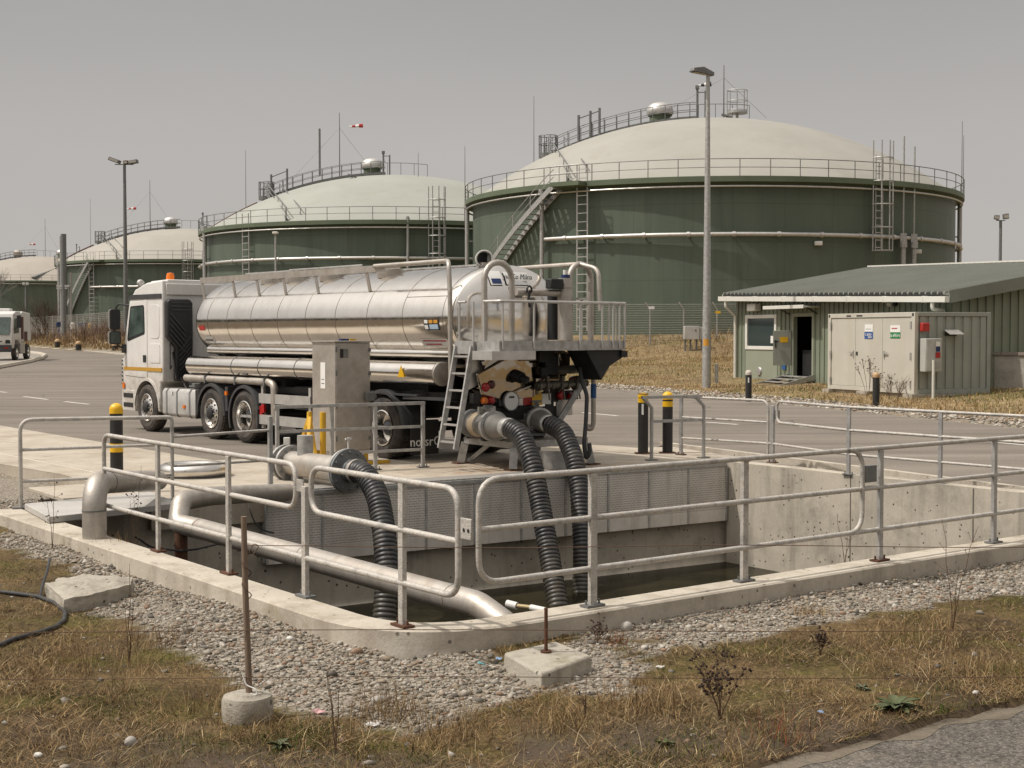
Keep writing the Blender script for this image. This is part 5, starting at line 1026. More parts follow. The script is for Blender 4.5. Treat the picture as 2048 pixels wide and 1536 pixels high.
# ---------------------------------------------------------------- domed digester tanks
POSTS = {}
def tank(label, px_c, dist, base, opts, Rt=18., zr=12.2, H=6.15, dm=0):
    ang = math.atan2(px_c - 1024, FPX); C = V((math.sin(ang) * dist, math.cos(ang) * dist, 0)); tw_ = -C.normalized(); rg = V((-tw_.y, tw_.x, 0))
    rho = (Rt * Rt + H * H) / (2 * H)
    t = thing("storage_tank", label, "tank", (C.x, C.y, base), math.atan2(rg.y, rg.x), "domed green tanks")
    # local frame: x image-right, -y towards the camera
    def L(phi, r, z): p = R_(phi); return V((r * math.sin(p), -r * math.cos(p), z - base))
    def dz(r): return zr + math.sqrt(max(rho * rho - r * r, 0)) - (rho - H)
    def tb_(m, n, mt, par=None, **k): return m.build(n, mt, par or t, world=False, **k)
    zl = zr - base
    tb_(MB().lathe([(Rt, -1.5), (Rt, zl - .25)], n=144), "wall", TGREEN)
    tb_(MB().lathe([(Rt + .12, -1.5), (Rt + .12, -.06), (Rt, -.05)], n=96), "plinth", CONC)
    tb_(MB().lathe([(Rt, zl - .42), (Rt + .62, zl - .34), (Rt + .62, zl + .0), (Rt + .60, zl + .02), (Rt - .1, zl + .03)], n=144), "rim_walkway", TRIM)
    tb_(MB().lathe([(r, dz(r) - base) for r in np.linspace(Rt, .01, 22)], n=120), "dome_roof", DOMES[dm], sharp=80)
    ri = tb_(MB().tube([L(a_, Rt + .57, zr + 1.1) for a_ in range(0, 360, 4)], .03, 6, closed=True).tube([L(a_, Rt + .57, zr + .56) for a_ in range(0, 360, 4)], .024, 6, closed=True), "rim_railing", GALV_DK)
    n_p = 60
    if 'p' not in POSTS: POSTS['p'] = 1
    p0 = MB().cyl((0, 0, 0), (0, 0, 1.35), .032, n=6).build("railing_post", GALV_DK, ri, world=False)
    p0.matrix_basis = Matrix.Translation(L(0, Rt + .59, zr - .25))
    for i in range(1, n_p):
        ph = 360 * i / n_p; ph = ph if ph < 180 else ph - 360
        if abs(ph) < 112: instance(p0, ri, Matrix.Translation(L(ph, Rt + .59, zr - .25)))
    tb_(MB().tube([L(a_, Rt + .48, zr - .62) for a_ in range(-120, 121, 4)], .06, 6), "rim_conduit", ALU)
    zp = 8.55; a0, a1 = opts.get('ring', (-90, 100))
    tb_(MB().tube([L(a_, Rt + .32 + (.45 * max(0, 1 - abs(abs(a_) - 92) / 9)), zp) for a_ in range(a0, a1, 3)], .14, 10), "ring_pipe", ALU)
    aa = [a_ for a_ in range(a0 + 6, a1 - 4, 9)]
    if aa: many(t, "pipe_bracket", ALU, MB().cyl((-.1, -Rt - .32, zp - base), (.1, -Rt - .32, zp - base), .19, n=10).beam((0, -Rt + .05, zp - base - .1), (0, -Rt - .32, zp - base - .1), .08), [Matrix.Rotation(R_(a_), 4, 'Z') for a_ in aa])
    for ph, z1, r in opts.get('pipes', ()):
        m = MB(); m.cyl(L(ph, Rt + .45, base), L(ph, Rt + .45, z1), r, n=10); m.cyl(L(ph, Rt + .45, z1 - .5), L(ph, Rt + .45, z1 - .1), r * 1.5, n=10); m.beam(L(ph, Rt, z1 - 3), L(ph, Rt + .45, z1 - 3), .1); tb_(m, "down_pipe", GALV)
    def ladder(ph, z0, z1, w=.30, cage=False, d=.35):
        m = MB(); c0 = L(ph, Rt + d, 0); tg = L(ph + 90, 1, base) ; tg.z = 0
        for s in (-1, 1): m.beam(L(ph, Rt + d, z0) + tg * w * s, L(ph, Rt + d, z1) + tg * w * s, .085 if not cage else .06, .06)
        lad_ = tb_(m, "ladder" if not cage else "caged_ladder", ALU if not cage else GALV)
        n_ = int((z1 - z0) / (.55 if not cage else .45)); c_ = L(ph, Rt + d, z0)
        many(lad_, "rung", ALU, MB().beam(c_ + tg * w, c_ - tg * w, .05), [Matrix.Translation((0, 0, (i + .5) * (z1 - z0) / n_)) for i in range(n_)])
        if cage:
            m = MB(); o_ = L(ph, 1, base); o_.z = 0; q = lambda a_, z: L(ph, Rt + d + .1, z) + tg * math.sin(a_) * .72 + o_ * (.05 + math.cos(a_) * .8)
            for a_ in np.linspace(-1.5, 1.5, 5): m.tube([q(a_, z0), q(a_, z1 + .9)], .045, 5)
            for z in np.arange(z0, z1 + 1, 1.5): m.tube([q(a_, z) for a_ in np.linspace(-1.6, 1.6, 11)], .045, 5)
            tb_(m, "safety_cage", GALV, lad_)
    for a_ in opts.get('ladders', ()): ladder(*a_)
    for a_ in opts.get('cages', ()): ladder(a_[0], a_[1], a_[2], .3, True)
    for ph, z in opts.get('wall_lamps', ()):
        m = MB(); m.box(L(ph, Rt + .22, z), (.5, .4, .28)); tb_(m, "wall_lamp", WHITE2, bevel=.05)
    if 'stair' in opts:
        p0_, p1_, z0, z1 = opts['stair']; n_ = 34; s = MB(); tr = MB(); hr_ = MB(); tm = []
        f = lambda u, r, dz_=0: L(p0_ + (p1_ - p0_) * u, r, z0 + (z1 - z0) * u + dz_)
        us = np.linspace(0, 1, 25)
        for r in (Rt + .12, Rt + 1.15):
            for u0, u1 in zip(us[:-1], us[1:]): s.beam(f(u0, r), f(u1, r), .07, .34)
        s.beam(f(0, Rt + .12), f(0, Rt + 1.15), .06)
        for i in range(n_):
            u = (i + .5) / n_; q = f(u, Rt + .63); A_ = R_(p0_ + (p1_ - p0_) * u); tm.append(Matrix.Translation(q) @ Matrix.Rotation(A_, 4, 'Z'))
        for h in (1.05, .55): hr_.tube([f(u, Rt + 1.17, h) for u in us], .03, 6)
        for u in np.linspace(.02, .98, 9): hr_.cyl(f(u, Rt + 1.17), f(u, Rt + 1.17, 1.05), .03, n=6)
        so = tb_(s, "stair", GALV); many(so, "tread", GALV, MB().box((0, 0, 0), (.34, 1.0, .05)), tm); tb_(hr_, "stair_handrail", GALV, so)
        A_ = R_(p1_); pl = tb_(MB().box(L(p1_ + 3.2, Rt + .75, z1 + .02), (2.3, 1.5, .28), Matrix.Rotation(R_(p1_ + 3.2), 3, 'Z')), "landing", TRIM, so)
        m = MB(); q = [L(p1_ + a_, Rt + 1.45, z1 + 1.2) for a_ in (-.2, 2, 4.5, 6.6)]; m.tube(q, .03, 6); m.tube([p - Z * .5 for p in q], .025, 6)
        for p in q: m.cyl(p - Z * 1.2, p, .03, n=6)
        tb_(m, "landing_railing", GALV, so)
    # walkway up the dome with railing, basket, pipes, vent cap, masts
    wl_ = MB(); rl = MB(); rr_ = np.linspace(12.6, 1.0, 26); yo = -.2
    W_ = lambda r, h=0., s=0.: V((-r, yo + s, dz(r) - base + .28 + h))
    for r0, r1 in zip(rr_[:-1], rr_[1:]): wl_.beam(W_(r0), W_(r1), .9, .22); 
    for r in rr_[::3]: wl_.box(W_(r, -.25), (.18, .8, .35))
    wk = tb_(wl_, "roof_walkway", GALV_DK)
    for s in (-.45, .45):
        for h in (1.15, .6): rl.tube([W_(r, h, s) for r in rr_], .03, 6)
        for r in rr_[::2]: rl.cyl(W_(r, 0, s), W_(r, 1.15, s), .032, n=6)
    rl.tube([V((a_, -.65, dz(abs(a_)) - base + 1.25)) for a_ in np.linspace(-1, 3, 6)], .03, 6)
    for a_ in np.linspace(-.8, 3, 4): rl.cyl((a_, -.65, dz(abs(a_)) - base), (a_, -.65, dz(abs(a_)) - base + 1.25), .03, n=6)
    tb_(rl, "roof_railing", GALV_DK, wk)
    m = MB(); c_ = W_(12.3, .2)
    for h in (1.35, .72): m.tube([c_ + V((.72 * math.cos(a_), .72 * math.sin(a_), h)) for a_ in np.linspace(0, 2 * pi, 17)[:-1]], .035, 5, closed=True)
    for a_ in np.linspace(0, 2 * pi, 11)[:-1]: m.cyl(c_ + V((.72 * math.cos(a_), .72 * math.sin(a_), -.3)), c_ + V((.72 * math.cos(a_), .72 * math.sin(a_), 1.35)), .035, n=5)
    m.cyl(c_ + V((0, 0, -.35)), c_, .74, n=16); m.cyl(c_ + V((0, 0, -1.6)), c_, .06, n=6); tb_(m, "basket", GALV_DK, wk)
    m = MB(); m.tube([V((-r, -.5, dz(r) - base + .22)) for r in np.linspace(18.2, 13.2, 8)], .09, 6); m.tube([V((-r, .1, dz(r) - base + .3)) for r in np.linspace(18.2, 13.2, 8)], .09, 6); tb_(m, "roof_pipe", RUST, wk)
    if opts.get('roof_stair', 1):
        a_, b_ = V((-11.6, -1., dz(11.6) - base + .3)), L(-30, Rt - .6, zr + .2); m = MB(); d_ = (b_ - a_); sd_ = V((-d_.y, d_.x, 0)).normalized() * .6
        for s in (-1, 1):
            m.beam(a_ + sd_ * s, b_ + sd_ * s, .10, .34); m.tube([a_ + sd_ * s + Z * 1.05, b_ + sd_ * s + Z * 1.05], .05, 6); m.tube([a_ + sd_ * s + Z * .55, b_ + sd_ * s + Z * .55], .04, 6)
            for u in np.linspace(0, 1, 6): m.cyl(a_.lerp(b_, u) + sd_ * s, a_.lerp(b_, u) + sd_ * s + Z * 1.0, .03, n=5)
        for u in np.linspace(0, 1, 16): m.beam(a_.lerp(b_, u) + sd_, a_.lerp(b_, u) - sd_, .28, .05)
        tb_(m, "roof_stair", GALV_DK, wk)
    for rx_ in opts.get('tripods', (10.2, 9.1, 8.3)):
        pass
    m = MB()
    for r in opts.get('pipes_up', (9.9, 9.0, 8.3)): m.cyl(V((-r, -.85, dz(r) - base - .2)), V((-r, -.85, dz(r) - base + 2.3)), .10, n=8)
    rs_ = opts.get('pipes_up', (9.9, 9.0, 8.3))
    if len(rs_) > 1: m.tube([V((-rs_[0], -.85, dz(rs_[0]) - base + 2.05)), V((-rs_[-1], -.85, dz(rs_[-1]) - base + 2.1))], .06, 6)
    if rs_: tb_(m, "vent_pipes", GALV_DK)
    cx_ = -opts.get('cap', 3.75); q = V((cx_, .5, dz(abs(cx_)) - base)); m = MB(); m.lathe([(.80, -.3), (.80, .80), (.92, .81), (.92, .90)], q, n=24); vc = tb_(m, "vent_neck", TRIM)
    tb_(MB().lathe([(.98, .92), (1.04, 1.05), (1.03, 1.3), (.92, 1.55), (.66, 1.76), (.3, 1.86), (0, 1.87)], q, n=28), "vent_cap", ALU, vc, sharp=60); tb_(MB().lathe([(.90, .88), (.94, .88), (.95, .93)], q, n=24), "vent_gap", CHASSIS, vc)
    ms = opts.get('mast')
    if ms:
        x_, h, so_ = ms; zb = dz(abs(x_)) - base; m = MB(); m.cyl((x_, .6, zb - .2), (x_, .6, zb + h), .06, .03, 8); mo = tb_(m, "mast", GALV_DK)
        g = MB()
        for dx in (-5.5, 3.2): g.tube([V((x_, .6, zb + h * .78)), V((x_ + dx, .4, dz(abs(x_ + dx)) - base + .6))], .012, 4)
        tb_(g, "guy_wire", GALV_DK, mo)
        for i, (u0, u1, r0, r1) in enumerate(((0, .3, .20, .17), (.3, .55, .17, .13), (.55, .8, .13, .09), (.8, 1, .09, .05))):
            p = V((x_ - .35 + so_[0], .6, zb + so_[1])); dr = V((-1.1 * so_[2], 0, -.12)) * 1.0
            tb_(MB().cyl(p + dr * u0, p + dr * u1, r0, r1, 8), "windsock", so_[3][i % 2], mo)
    for x_, h in opts.get('stacks', ()):
        zb = dz(abs(x_)) - base; m = MB(); m.cyl((x_, -.3, zb - .2), (x_, -.3, zb + h), .09, n=8); m.cyl((x_ + .6, -.3, zb - .2), (x_ + .6, -.3, zb + h * .9), .07, n=8); m.box((x_, -.3, zb + h), (.3, .3, .25)); m.beam((x_, -.3, zb + h * .85), (x_ + .6, -.3, zb + h * .85), .06); tb_(m, "roof_stack", GALV_DK)
    for ph, r, h in opts.get('rods', ()):
        p = L(ph, r, (dz(r) if r < Rt else zr)); tb_(MB().cyl(p, p + Z * h, .035, .018, 6), "lightning_rod", GALV_DK)
    for ph, r in opts.get('roof_lamps', ()):
        p = L(ph, r, dz(r) + .2); tb_(MB().box(p, (.8, .5, .12), Matrix.Rotation(.25, 3, 'Y')).cyl(p - Z * .4, p, .05, n=6), "roof_lamp", GALV_DK)
    return t, L
RW = (RED, SIGNW)
t1, L1 = tank("large domed green tank with stair and long ladder, behind the shed and lamp post", 1416, 110, 2.0, dict(
    ring=(-37, 101), pipes=[(-37, 12.0, .15), (43.5, 8.4, .18), (47, 8.4, .18), (-78, 12.2, .17), (88, 12.4, .17)], ladders=[(-26.7, 2.4, 13.3, .40)], cages=[(36.8, 7.6, 13.8)],
    stair=(-76, -32, 1.2, 12.0), wall_lamps=[(22.5, 8.0), (49.5, 7.7)], mast=(1.1, 4.4, (-.6, 3.0, .9, (INK, SIGNW))), stacks=[(-.9, 2.6)], rods=[(-88, 13.4, 5.4), (-80, 18.6, 4.2), (72, 18.6, 5.0), (86, 18.6, 4.6)], roof_lamps=[(30, 2.6)]))
m = MB()
for ph in (43.5, 47): m.cyl(L1(ph, 18.45, 8.4), L1(ph, 18.45, 15.2 if ph < 45 else 14.6), .06, n=8); m.box(L1(ph, 18.45, 8.55), (.42, .42, .55))
m.build("vent_pipe", GALV, t1, world=False)
m = MB(); c_ = V((2.1, -.2, 19.05 - 2.0))
for h in (0.1, .8, 1.6): m.tube([c_ + V((.75 * math.cos(a_), .6 * math.sin(a_), h)) for a_ in np.linspace(0, 2 * pi, 13)[:-1]], .035, 5, closed=True)
for a_ in np.linspace(0, 2 * pi, 9)[:-1]: m.cyl(c_ + V((.75 * math.cos(a_), .6 * math.sin(a_), 0)), c_ + V((.75 * math.cos(a_), .6 * math.sin(a_), 1.6)), .035, n=5)
m.cyl(c_ - Z * .15, c_, .8, n=14); m.cyl(c_ - Z * .9, c_, .12, n=6); m.build("lookout_basket", GALV, t1, world=False)
t2, L2 = tank("domed green tank right behind the tanker, red and white windsock on its pale roof", 793, 137.7, 2.0, dict(
    ring=(-93, 80), pipes=[(-70, 12.0, .2), (3, 12.0, .12)], ladders=[(-45, 2.4, 12.6, .42)], cages=[(10.6, 7.4, 13.6)], mast=(-2.2 - 3.2, 6.6, (2.6, 5.4, 1.2, RW)), stacks=[(-1.2, 2.3)], cap=2.3,
    rods=[(-85, 14.2, 5.6), (20, 6, 2.2)], roof_lamps=[(-35, 7)], pipes_up=(11.8, 10.3)), zr=11.7, H=5.6, dm=1)
m = MB(); zb = L2(0, 0, 18.3).z; m.cyl((-7.3, .6, zb - .9), (-7.3, .6, zb + 3.6), .10, n=8); m.build("roof_pole", GALV_DK, t2, world=False)
t3, L3 = tank("domed green tank with a curved outside stair, seen over the cab roof", 377, 214, 2.6, dict(
    ring=(-45, 80), pipes=[(-72, 12.2, .25), (-66, 12.2, .2)], ladders=[(-44, 2.4, 12.4, .45)], cages=[(0, 7.5, 13.6)], stair=(-66, -43, 2.8, 12.0), mast=(-5.3, 7.5, (-1.6, 3.4, 1.2, RW)), stacks=[(2.2, 2.4)], cap=2.4, rods=[(-88, 13.6, 7)], pipes_up=()), zr=12.2, H=5.3, dm=2)
t4, L4 = tank("most distant domed green tank behind the parked lorry, with two roof vents", 85, 311, 3.4, dict(
    ring=(-40, -36), pipes=[], ladders=[], cages=[], mast=(.8, 8.0, (-1.6, 2.6, 1.3, RW)), stacks=[(7, 3.4), (-9.5, 3.2)], cap=-4.0, rods=[], pipes_up=(), roof_stair=1), zr=12.6, H=5.6, dm=3)
m = MB(); q = V((-4.6, .3, 17.8 - 3.4)); m.lathe([(.7, -.6), (.7, .4), (.95, .6), (.95, 1.3), (.5, 1.7), (0, 1.75)], q, n=18); m.build("vent_cap", STAIN, t4, world=False)
m = MB(); a_, b_ = V((5.5, -9, 16.6 - 3.4)), V((-1.5, -17.6, 13.2 - 3.4)); m.beam(a_, b_, .8, .4); m.build("roof_ladder", GALV_DK, t4, world=False)
# ---------------------------------------------------------------- shed and container
B0 = V((9.775, 62.1, 0)); be = V((.344, -.939, 0)); bb = V((.939, .344, 0)); brz = math.atan2(be.y, be.x)
S = thing("shed", "low green clad shed with ribbed shallow roof, open door and one window", "shed", (B0.x, B0.y, .1))
Ls, Dp, ZE, ZR_ = 14.9, 14.3, 3.72, 4.92
def tilt(s): return .15 - .36 * s / 14.9
def sp_(s, d, z): return B0 + be * s + bb * d + Z * z
def sbox(m, s0, s1, d0, d1, z0, z1): return m.add([sp_(s, d, z) for s in (s0, s1) for d in (d0, d1) for z in (z0, z1)], [(0, 1, 3, 2), (4, 6, 7, 5), (0, 4, 5, 1), (2, 3, 7, 6), (0, 2, 6, 4), (1, 5, 7, 3)])
def s_at(px):
    u = (px - 1024) / FPX; return (B0.y * u - B0.x) / (be.x - be.y * u)
w0, w1 = s_at(1494), s_at(1552); d0, d1 = s_at(1587), s_at(1627)
zb = .15; zw0, zw1 = 1.62, 2.93; zd0, zd1 = .50, 2.95
m = MB()                                                       # front wall around the openings
for a_ in ((0, w0, zb, ZE), (w0, w1, zb, zw0), (w0, w1, zw1, ZE), (w1, d0, zb, ZE), (d0, d1, zb, zd0), (d0, d1, zd1, ZE), (d1, Ls, zb, ZE)): s0_, s1_, z0_, z1_ = a_; e0_, e1_ = (tilt(s0_) + .1, tilt(s1_) + .1) if z1_ == ZE else (0, 0); m.add([sp_(s_, d_, z_) for s_, e_ in ((s0_, e0_), (s1_, e1_)) for d_ in (0, .12) for z_ in (z0_, z1_ + e_)], [(0, 1, 3, 2), (4, 6, 7, 5), (0, 4, 5, 1), (2, 3, 7, 6), (0, 2, 6, 4), (1, 5, 7, 3)])
TL = tilt(Ls) + .08; T0 = tilt(0) + .08
m.add([sp_(Ls, d, z) for d, z in ((.12, zb), (Dp, zb), (Dp, ZE + TL), (Dp / 2, ZR_ + TL), (.12, ZE + TL))] + [sp_(Ls - .12, d, z) for d, z in ((.12, zb), (Dp, zb), (Dp, ZE + TL), (Dp / 2, ZR_ + TL), (.12, ZE + TL))], [(0, 1, 2, 3, 4), (9, 8, 7, 6, 5)])
m.add([sp_(0, d, z) for d, z in ((.12, zb), (Dp, zb), (Dp, ZE + T0), (Dp / 2, ZR_ + T0), (.12, ZE + T0))], [(0, 1, 2, 3, 4)]); m.add([sp_(s, Dp, z) for s, z in ((0, zb), (Ls, zb), (Ls, ZE), (0, ZE))], [(0, 1, 2, 3)])
m.build("wall", SHED, S)
m = MB()
for i in range(46):
    s = .2 + i * .325
    if s > Ls: break
    zt_ = ZE - .1 + tilt(s); segs = [(zb + .02, zt_)]
    if w0 - .1 < s < w1 + .1: segs = [(zw1 + .1, zt_)]
    if d0 - .1 < s < d1 + .1: segs = [(zd1 + .12, zt_)]
    for z0, z1 in segs: sbox(m, s - .02, s + .02, -.035, -.001, z0, z1)
for i in range(40): d = .4 + i * .34; sbox(m, Ls + .001, Ls + .045, d - .08, d + .08, zb, ZE + (ZR_ - ZE) * (1 - abs(d - Dp / 2) / (Dp / 2)) - .12 + tilt(Ls)) if d < Dp else 0
m.build("cladding_rib", SHED, S)
sbox(MB(), w0 - .12, w1 + .12, -.02, -.001, zb + .1, zw0 - .09).build("infill_panel", SHEDP, S)
m = MB()
for a_ in ((w0 - .08, w0 + .08, zw0 - .08, zw1 + .08), (w1 - .08, w1 + .08, zw0 - .08, zw1 + .08), (w0 + .081, w1 - .081, zw0 - .08, zw0 + .07), (w0 + .081, w1 - .081, zw1 - .07, zw1 + .08)): sbox(m, a_[0], a_[1], -.06, .03, a_[2], a_[3])
wf = m.build("window", WHITE2, S, bevel=.01); sbox(MB(), w0 + .05, w1 - .05, .0, .02, zw0 + .05, zw1 - .05).build("pane", GLASS, wf); sbox(MB(), w1 - .32, w1 - .1, -.075, -.062, zw0 + .2, zw0 + .5).build("notice", SIGNW, wf)
m = MB(); sbox(m, d0 - .08, d0 + .06, -.05, .13, zd0, zd1 + .08); sbox(m, d1 - .06, d1 + .08, -.05, .13, zd0, zd1 + .08); sbox(m, d0 + .061, d1 - .061, -.05, .13, zd1 - .05, zd1 + .08); df = m.build("door_frame", SHEDP, S)
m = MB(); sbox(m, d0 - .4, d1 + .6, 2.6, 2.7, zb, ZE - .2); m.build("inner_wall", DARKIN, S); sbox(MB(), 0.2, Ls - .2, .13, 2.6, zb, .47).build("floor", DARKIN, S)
sbox(MB(), d0 + .1, d1 - .1, .35, .4, zd0, 1.55).build("inner_panel", CHASSIS, S)
dl0 = (lambda u, d: ((B0.y + bb.y * d) * u - (B0.x + bb.x * d)) / (be.x - be.y * u))((1545 - 1024) / FPX, -.78)                     # opened leaf standing proud of the wall
m = MB(); m.add([sp_(s, d, z) for s, d in ((d0 - .02, -.06), (dl0 + .05, -.75), (dl0 + .08, -.81), (d0 - .0, -.12)) for z in (.93, 2.34)], [(0, 2, 3, 1), (2, 4, 5, 3), (4, 6, 7, 5), (6, 0, 1, 7), (1, 3, 5, 7), (0, 6, 4, 2)]); dr_ = m.build("door", mat("door_leaf", (.33, .34, .29), .5, 0, .06, 2), S, bevel=.01)
q0, q1 = sp_(dl0 + .08, -.83, 0), sp_(d0, -.14, 0); dd = q1 - q0; nn_ = V((dd.y, -dd.x, 0)).normalized()
if nn_.dot(-q0) < 0: nn_ = -nn_
m = MB(); m.extr([(.30, 1.86), (.62, 1.86), (.62, 2.08), (.30, 2.08)], q0 + nn_ * .006, dd.normalized(), Z, nn_ * .01); m.build("yellow_notice", YELB, dr_)
m = MB(); m.beam(q0 + dd.normalized() * .12 + nn_ * .06 + Z * 1.65, q0 + dd.normalized() * .12 + nn_ * .06 + Z * 1.95, .05); m.beam(q0 + dd.normalized() * .05 + nn_ * .06 + Z * 1.9, q0 + dd.normalized() * .24 + nn_ * .06 + Z * 1.9, .05); m.build("handle", INK, dr_)
m = MB(); sbox(m, d0 - 1.1, d1 + .5, -.75, -.03, 3.24, 3.30); sbox(m, d0 - 1.1, d1 + .5, -.80, -.755, 3.20, 3.34); m.build("door_canopy", GUTTER, S, bevel=.01)
m = MB()
for s in (d0 - .3, d1 + .3): m.beam(sp_(s, -.03, 3.0), sp_(s, -.5, 3.23), .04)
m.build("canopy_bracket", CHASSIS, S)
m = MB(); m.add([sp_(w0 + .55, -.04, 3.18), sp_(w0 + 1.25, -.04, 3.18), sp_(w0 + 1.25, -.36, 3.16), sp_(w0 + .55, -.36, 3.16), sp_(w0 + .55, -.04, 3.52), sp_(w0 + 1.25, -.04, 3.52), sp_(w0 + 1.25, -.34, 3.48), sp_(w0 + .55, -.34, 3.48)], [(0, 1, 2, 3), (4, 5, 6, 7), (0, 1, 5, 4), (1, 2, 6, 5), (2, 3, 7, 6), (3, 0, 4, 7)]); m.build("wall_unit", WHITE2, S, bevel=.04)
s = s_at(1520); m = MB(); m.lathe([(0, .06), (.16, .05), (.2, .0)], sp_(s, -.03, .62), Matrix.Rotation(brz, 3, 'Z') @ Matrix.Rotation(pi / 2, 3, 'X'), 14); m.build("vent_disc", GALV, S)
sbox(MB(), s_at(1566), s_at(1573), -.05, -.002, .75, .98).build("blue_socket", BLUE, S)
s = s_at(1791); m = MB(); sbox(m, s - .15, s + .15, -.2, -.04, 3.2, 3.48); wlq = m.build("bulkhead_lamp", CHASSIS, S, bevel=.03); m = MB(); m.sphere(sp_(s - .05, -.22, 3.3), .13, 12, 8); m.build("lamp_glass", LENSW, wlq)
m = MB(); m.sphere(sp_(Ls - .15, -.2, 3.45), .16, 10, 8); sbox(m, Ls - .5, Ls - .1, -.15, -.05, 3.42, 3.5); m.build("camera", WHITE2, S)
# roof: two ribbed slopes
m = MB(); sl_ = (ZR_ - ZE) / (Dp / 2); ov = .45
def rf(s, d, dz_=0): return sp_(s, d, tilt(s) + ZE + .12 + sl_ * (d if d <= Dp / 2 else Dp - d) + dz_)
for d_a, d_b in ((-ov, Dp / 2), (Dp / 2, Dp + ov)):
    A_ = [rf(-.35, d_a), rf(Ls + .35, d_a), rf(Ls + .35, d_b), rf(-.35, d_b)]; m.add(A_ + [p - Z * .06 for p in A_], [(0, 1, 2, 3), (7, 6, 5, 4), (0, 4, 5, 1), (2, 6, 7, 3), (0, 3, 7, 4), (1, 5, 6, 2)])
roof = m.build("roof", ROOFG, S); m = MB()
for i in range(47):
    s = -.3 + i * .333
    for d_a, d_b in ((-ov - .01, Dp / 2 - .02), (Dp / 2 + .02, Dp + ov)): m.beam(rf(s, d_a, .03), rf(s, d_b, .03), .07, .10)
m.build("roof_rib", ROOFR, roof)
pl_ = [(-.34, -.05), (Ls + .34, -.05)]
for i in range(45, -1, -1): s = -.13 + i * .333; pl_ += [(s + .11, -.02), (s + .09, .045), (s - .09, .045), (s - .11, -.02)]
q = rf(0, -ov - .02, .0); bt_ = be + Z * (tilt(1) - tilt(0)); MB().extr(pl_, q, bt_, Z, -bb * .03).build("eave_closure", CHASSIS, roof)
m = MB(); m.beam(rf(-.38, Dp / 2, .08), rf(Ls + .38, Dp / 2, .08), .4, .06); m.build("ridge_cap", GUTTER, roof)
for s in (-.40, Ls + .40):
    m = MB()
    for d_a, d_b in ((-ov, Dp / 2), (Dp / 2, Dp + ov)): m.beam(rf(s, d_a, -.10), rf(s, d_b, -.10), .05, .42 if s > 0 else .2)
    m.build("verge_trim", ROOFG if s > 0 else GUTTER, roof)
m = MB(); m.beam(rf(-.42, -ov - .12, -.17), rf(Ls + .44, -ov - .12, -.17), .20, .20)
for i in range(7): m.beam(rf(i * 2.3 + .3, -ov - .12, -.17), rf(i * 2.3 + .36, -ov - .12, -.17), .225, .225)
gt = m.build("gutter", GUTTER, S, bevel=.01)
for s in (.12, Ls - .35): MB().tube(fillet([rf(s, -ov - .12, -.25), rf(s, -ov - .12, -.5), sp_(s, -.10, 3.0), sp_(s, -.10, zb + (.05 if s < 1 else .8))], .08, 3), .07, 8).build("downpipe", GUTTER, gt)
t = thing("door_steps", "small grey metal steps up to the open shed door", "steps", sp_(d0, -.8, .1))
m = MB(); e0, e1 = d0 - .25, d1 + .1
for i in range(5): d = -.1 - i * .40; z = .52 - i * .11; sbox(m, e0, e1, d - .3, d, z - .035, z)
st_ = m.build("tread", ALU, t)
for s in (e0 - .03, e1 + .03): MB().beam(sp_(s, -.02, .50), sp_(s, -2.1, -.02), .05, .2).build("stringer", GALV, t)
# container
K0 = V((11.1, 50.0, 0)); KH, KL, KD, KZ = 2.62, 5.0, 2.95, .28
K = thing("container", "cream and green steel container with three doors and stickers, standing before the shed", "container", (K0.x, K0.y, KZ))
def kp_(s, d, z): return K0 + be * s + bb * d + Z * (KZ + z)
def kbox(m, s0, s1, d0_, d1_, z0, z1): return m.add([kp_(s, d, z) for s in (s0, s1) for d in (d0_, d1_) for z in (z0, z1)], [(0, 1, 3, 2), (4, 6, 7, 5), (0, 4, 5, 1), (2, 3, 7, 6), (0, 2, 6, 4), (1, 5, 7, 3)])
kbox(MB(), .05, KL - .06, .06, KD - .05, .02, KH - .03).build("body", CONTG, K)
m = MB()
for i in range(8): d = .32 + i * .335; kbox(m, KL - .059, KL - .02, d - .1, d + .1, .16, KH - .14)
m.build("corrugation", CONTG, K)
m = MB()
for s0, s1 in ((0, .18), (KL - .18, KL)): kbox(m, s0, s1, -.0, .14, 0, KH)
kbox(m, .181, KL - .181, -.0, .14, KH - .15, KH - .0); kbox(m, .181, KL - .181, 0, .14, .0, .14); fr = m.build("front_frame", CREAM, K, bevel=.01)
m = MB(); kbox(m, KL - .1, KL, KD - .14, KD, 0, KH); kbox(m, KL - .08, KL + .004, .141, KD - .141, KH - .13, KH - .0); kbox(m, KL - .08, KL + .004, .141, KD - .141, .0, .15); m.build("side_frame", CONTG, K, bevel=.01)
def k_at(px): u = (px - 1024) / FPX; return (K0.y * u - K0.x) / (be.x - be.y * u)
xs_ = [.19, k_at(1709), k_at(1763), KL - .19]
for i in range(3):
    dr = kbox(MB(), xs_[i] + .008, xs_[i + 1] - .008, .03, .06, .15, KH - .16).build("door", CREAM, K, bevel=.006)
    if i != 1 or 1:
        s = xs_[1] - .1 if i == 0 else xs_[2] + .12
        if i in (0, 2): m = MB(); kbox(m, s - .02, s + .02, -.01, .028, 1.12, 1.36); kbox(m, s - (.22 if i == 0 else 0), s + (.22 if i else 0), -.04, -.011, 1.27, 1.31); m.build("door_handle", ALU, dr)
    if i == 1: m = MB(); kbox(m, xs_[1] + .06, xs_[1] + .15, .01, .028, 1.2, 1.32); m.build("lock", INK, dr)
m = MB()
for z in (.3, 1.2, 2.2):
    for s in (xs_[0], xs_[3]): kbox(m, s - .03, s + .03, -.03, -.001, z - .12, z + .12)
m.build("hinge", GALV, K)
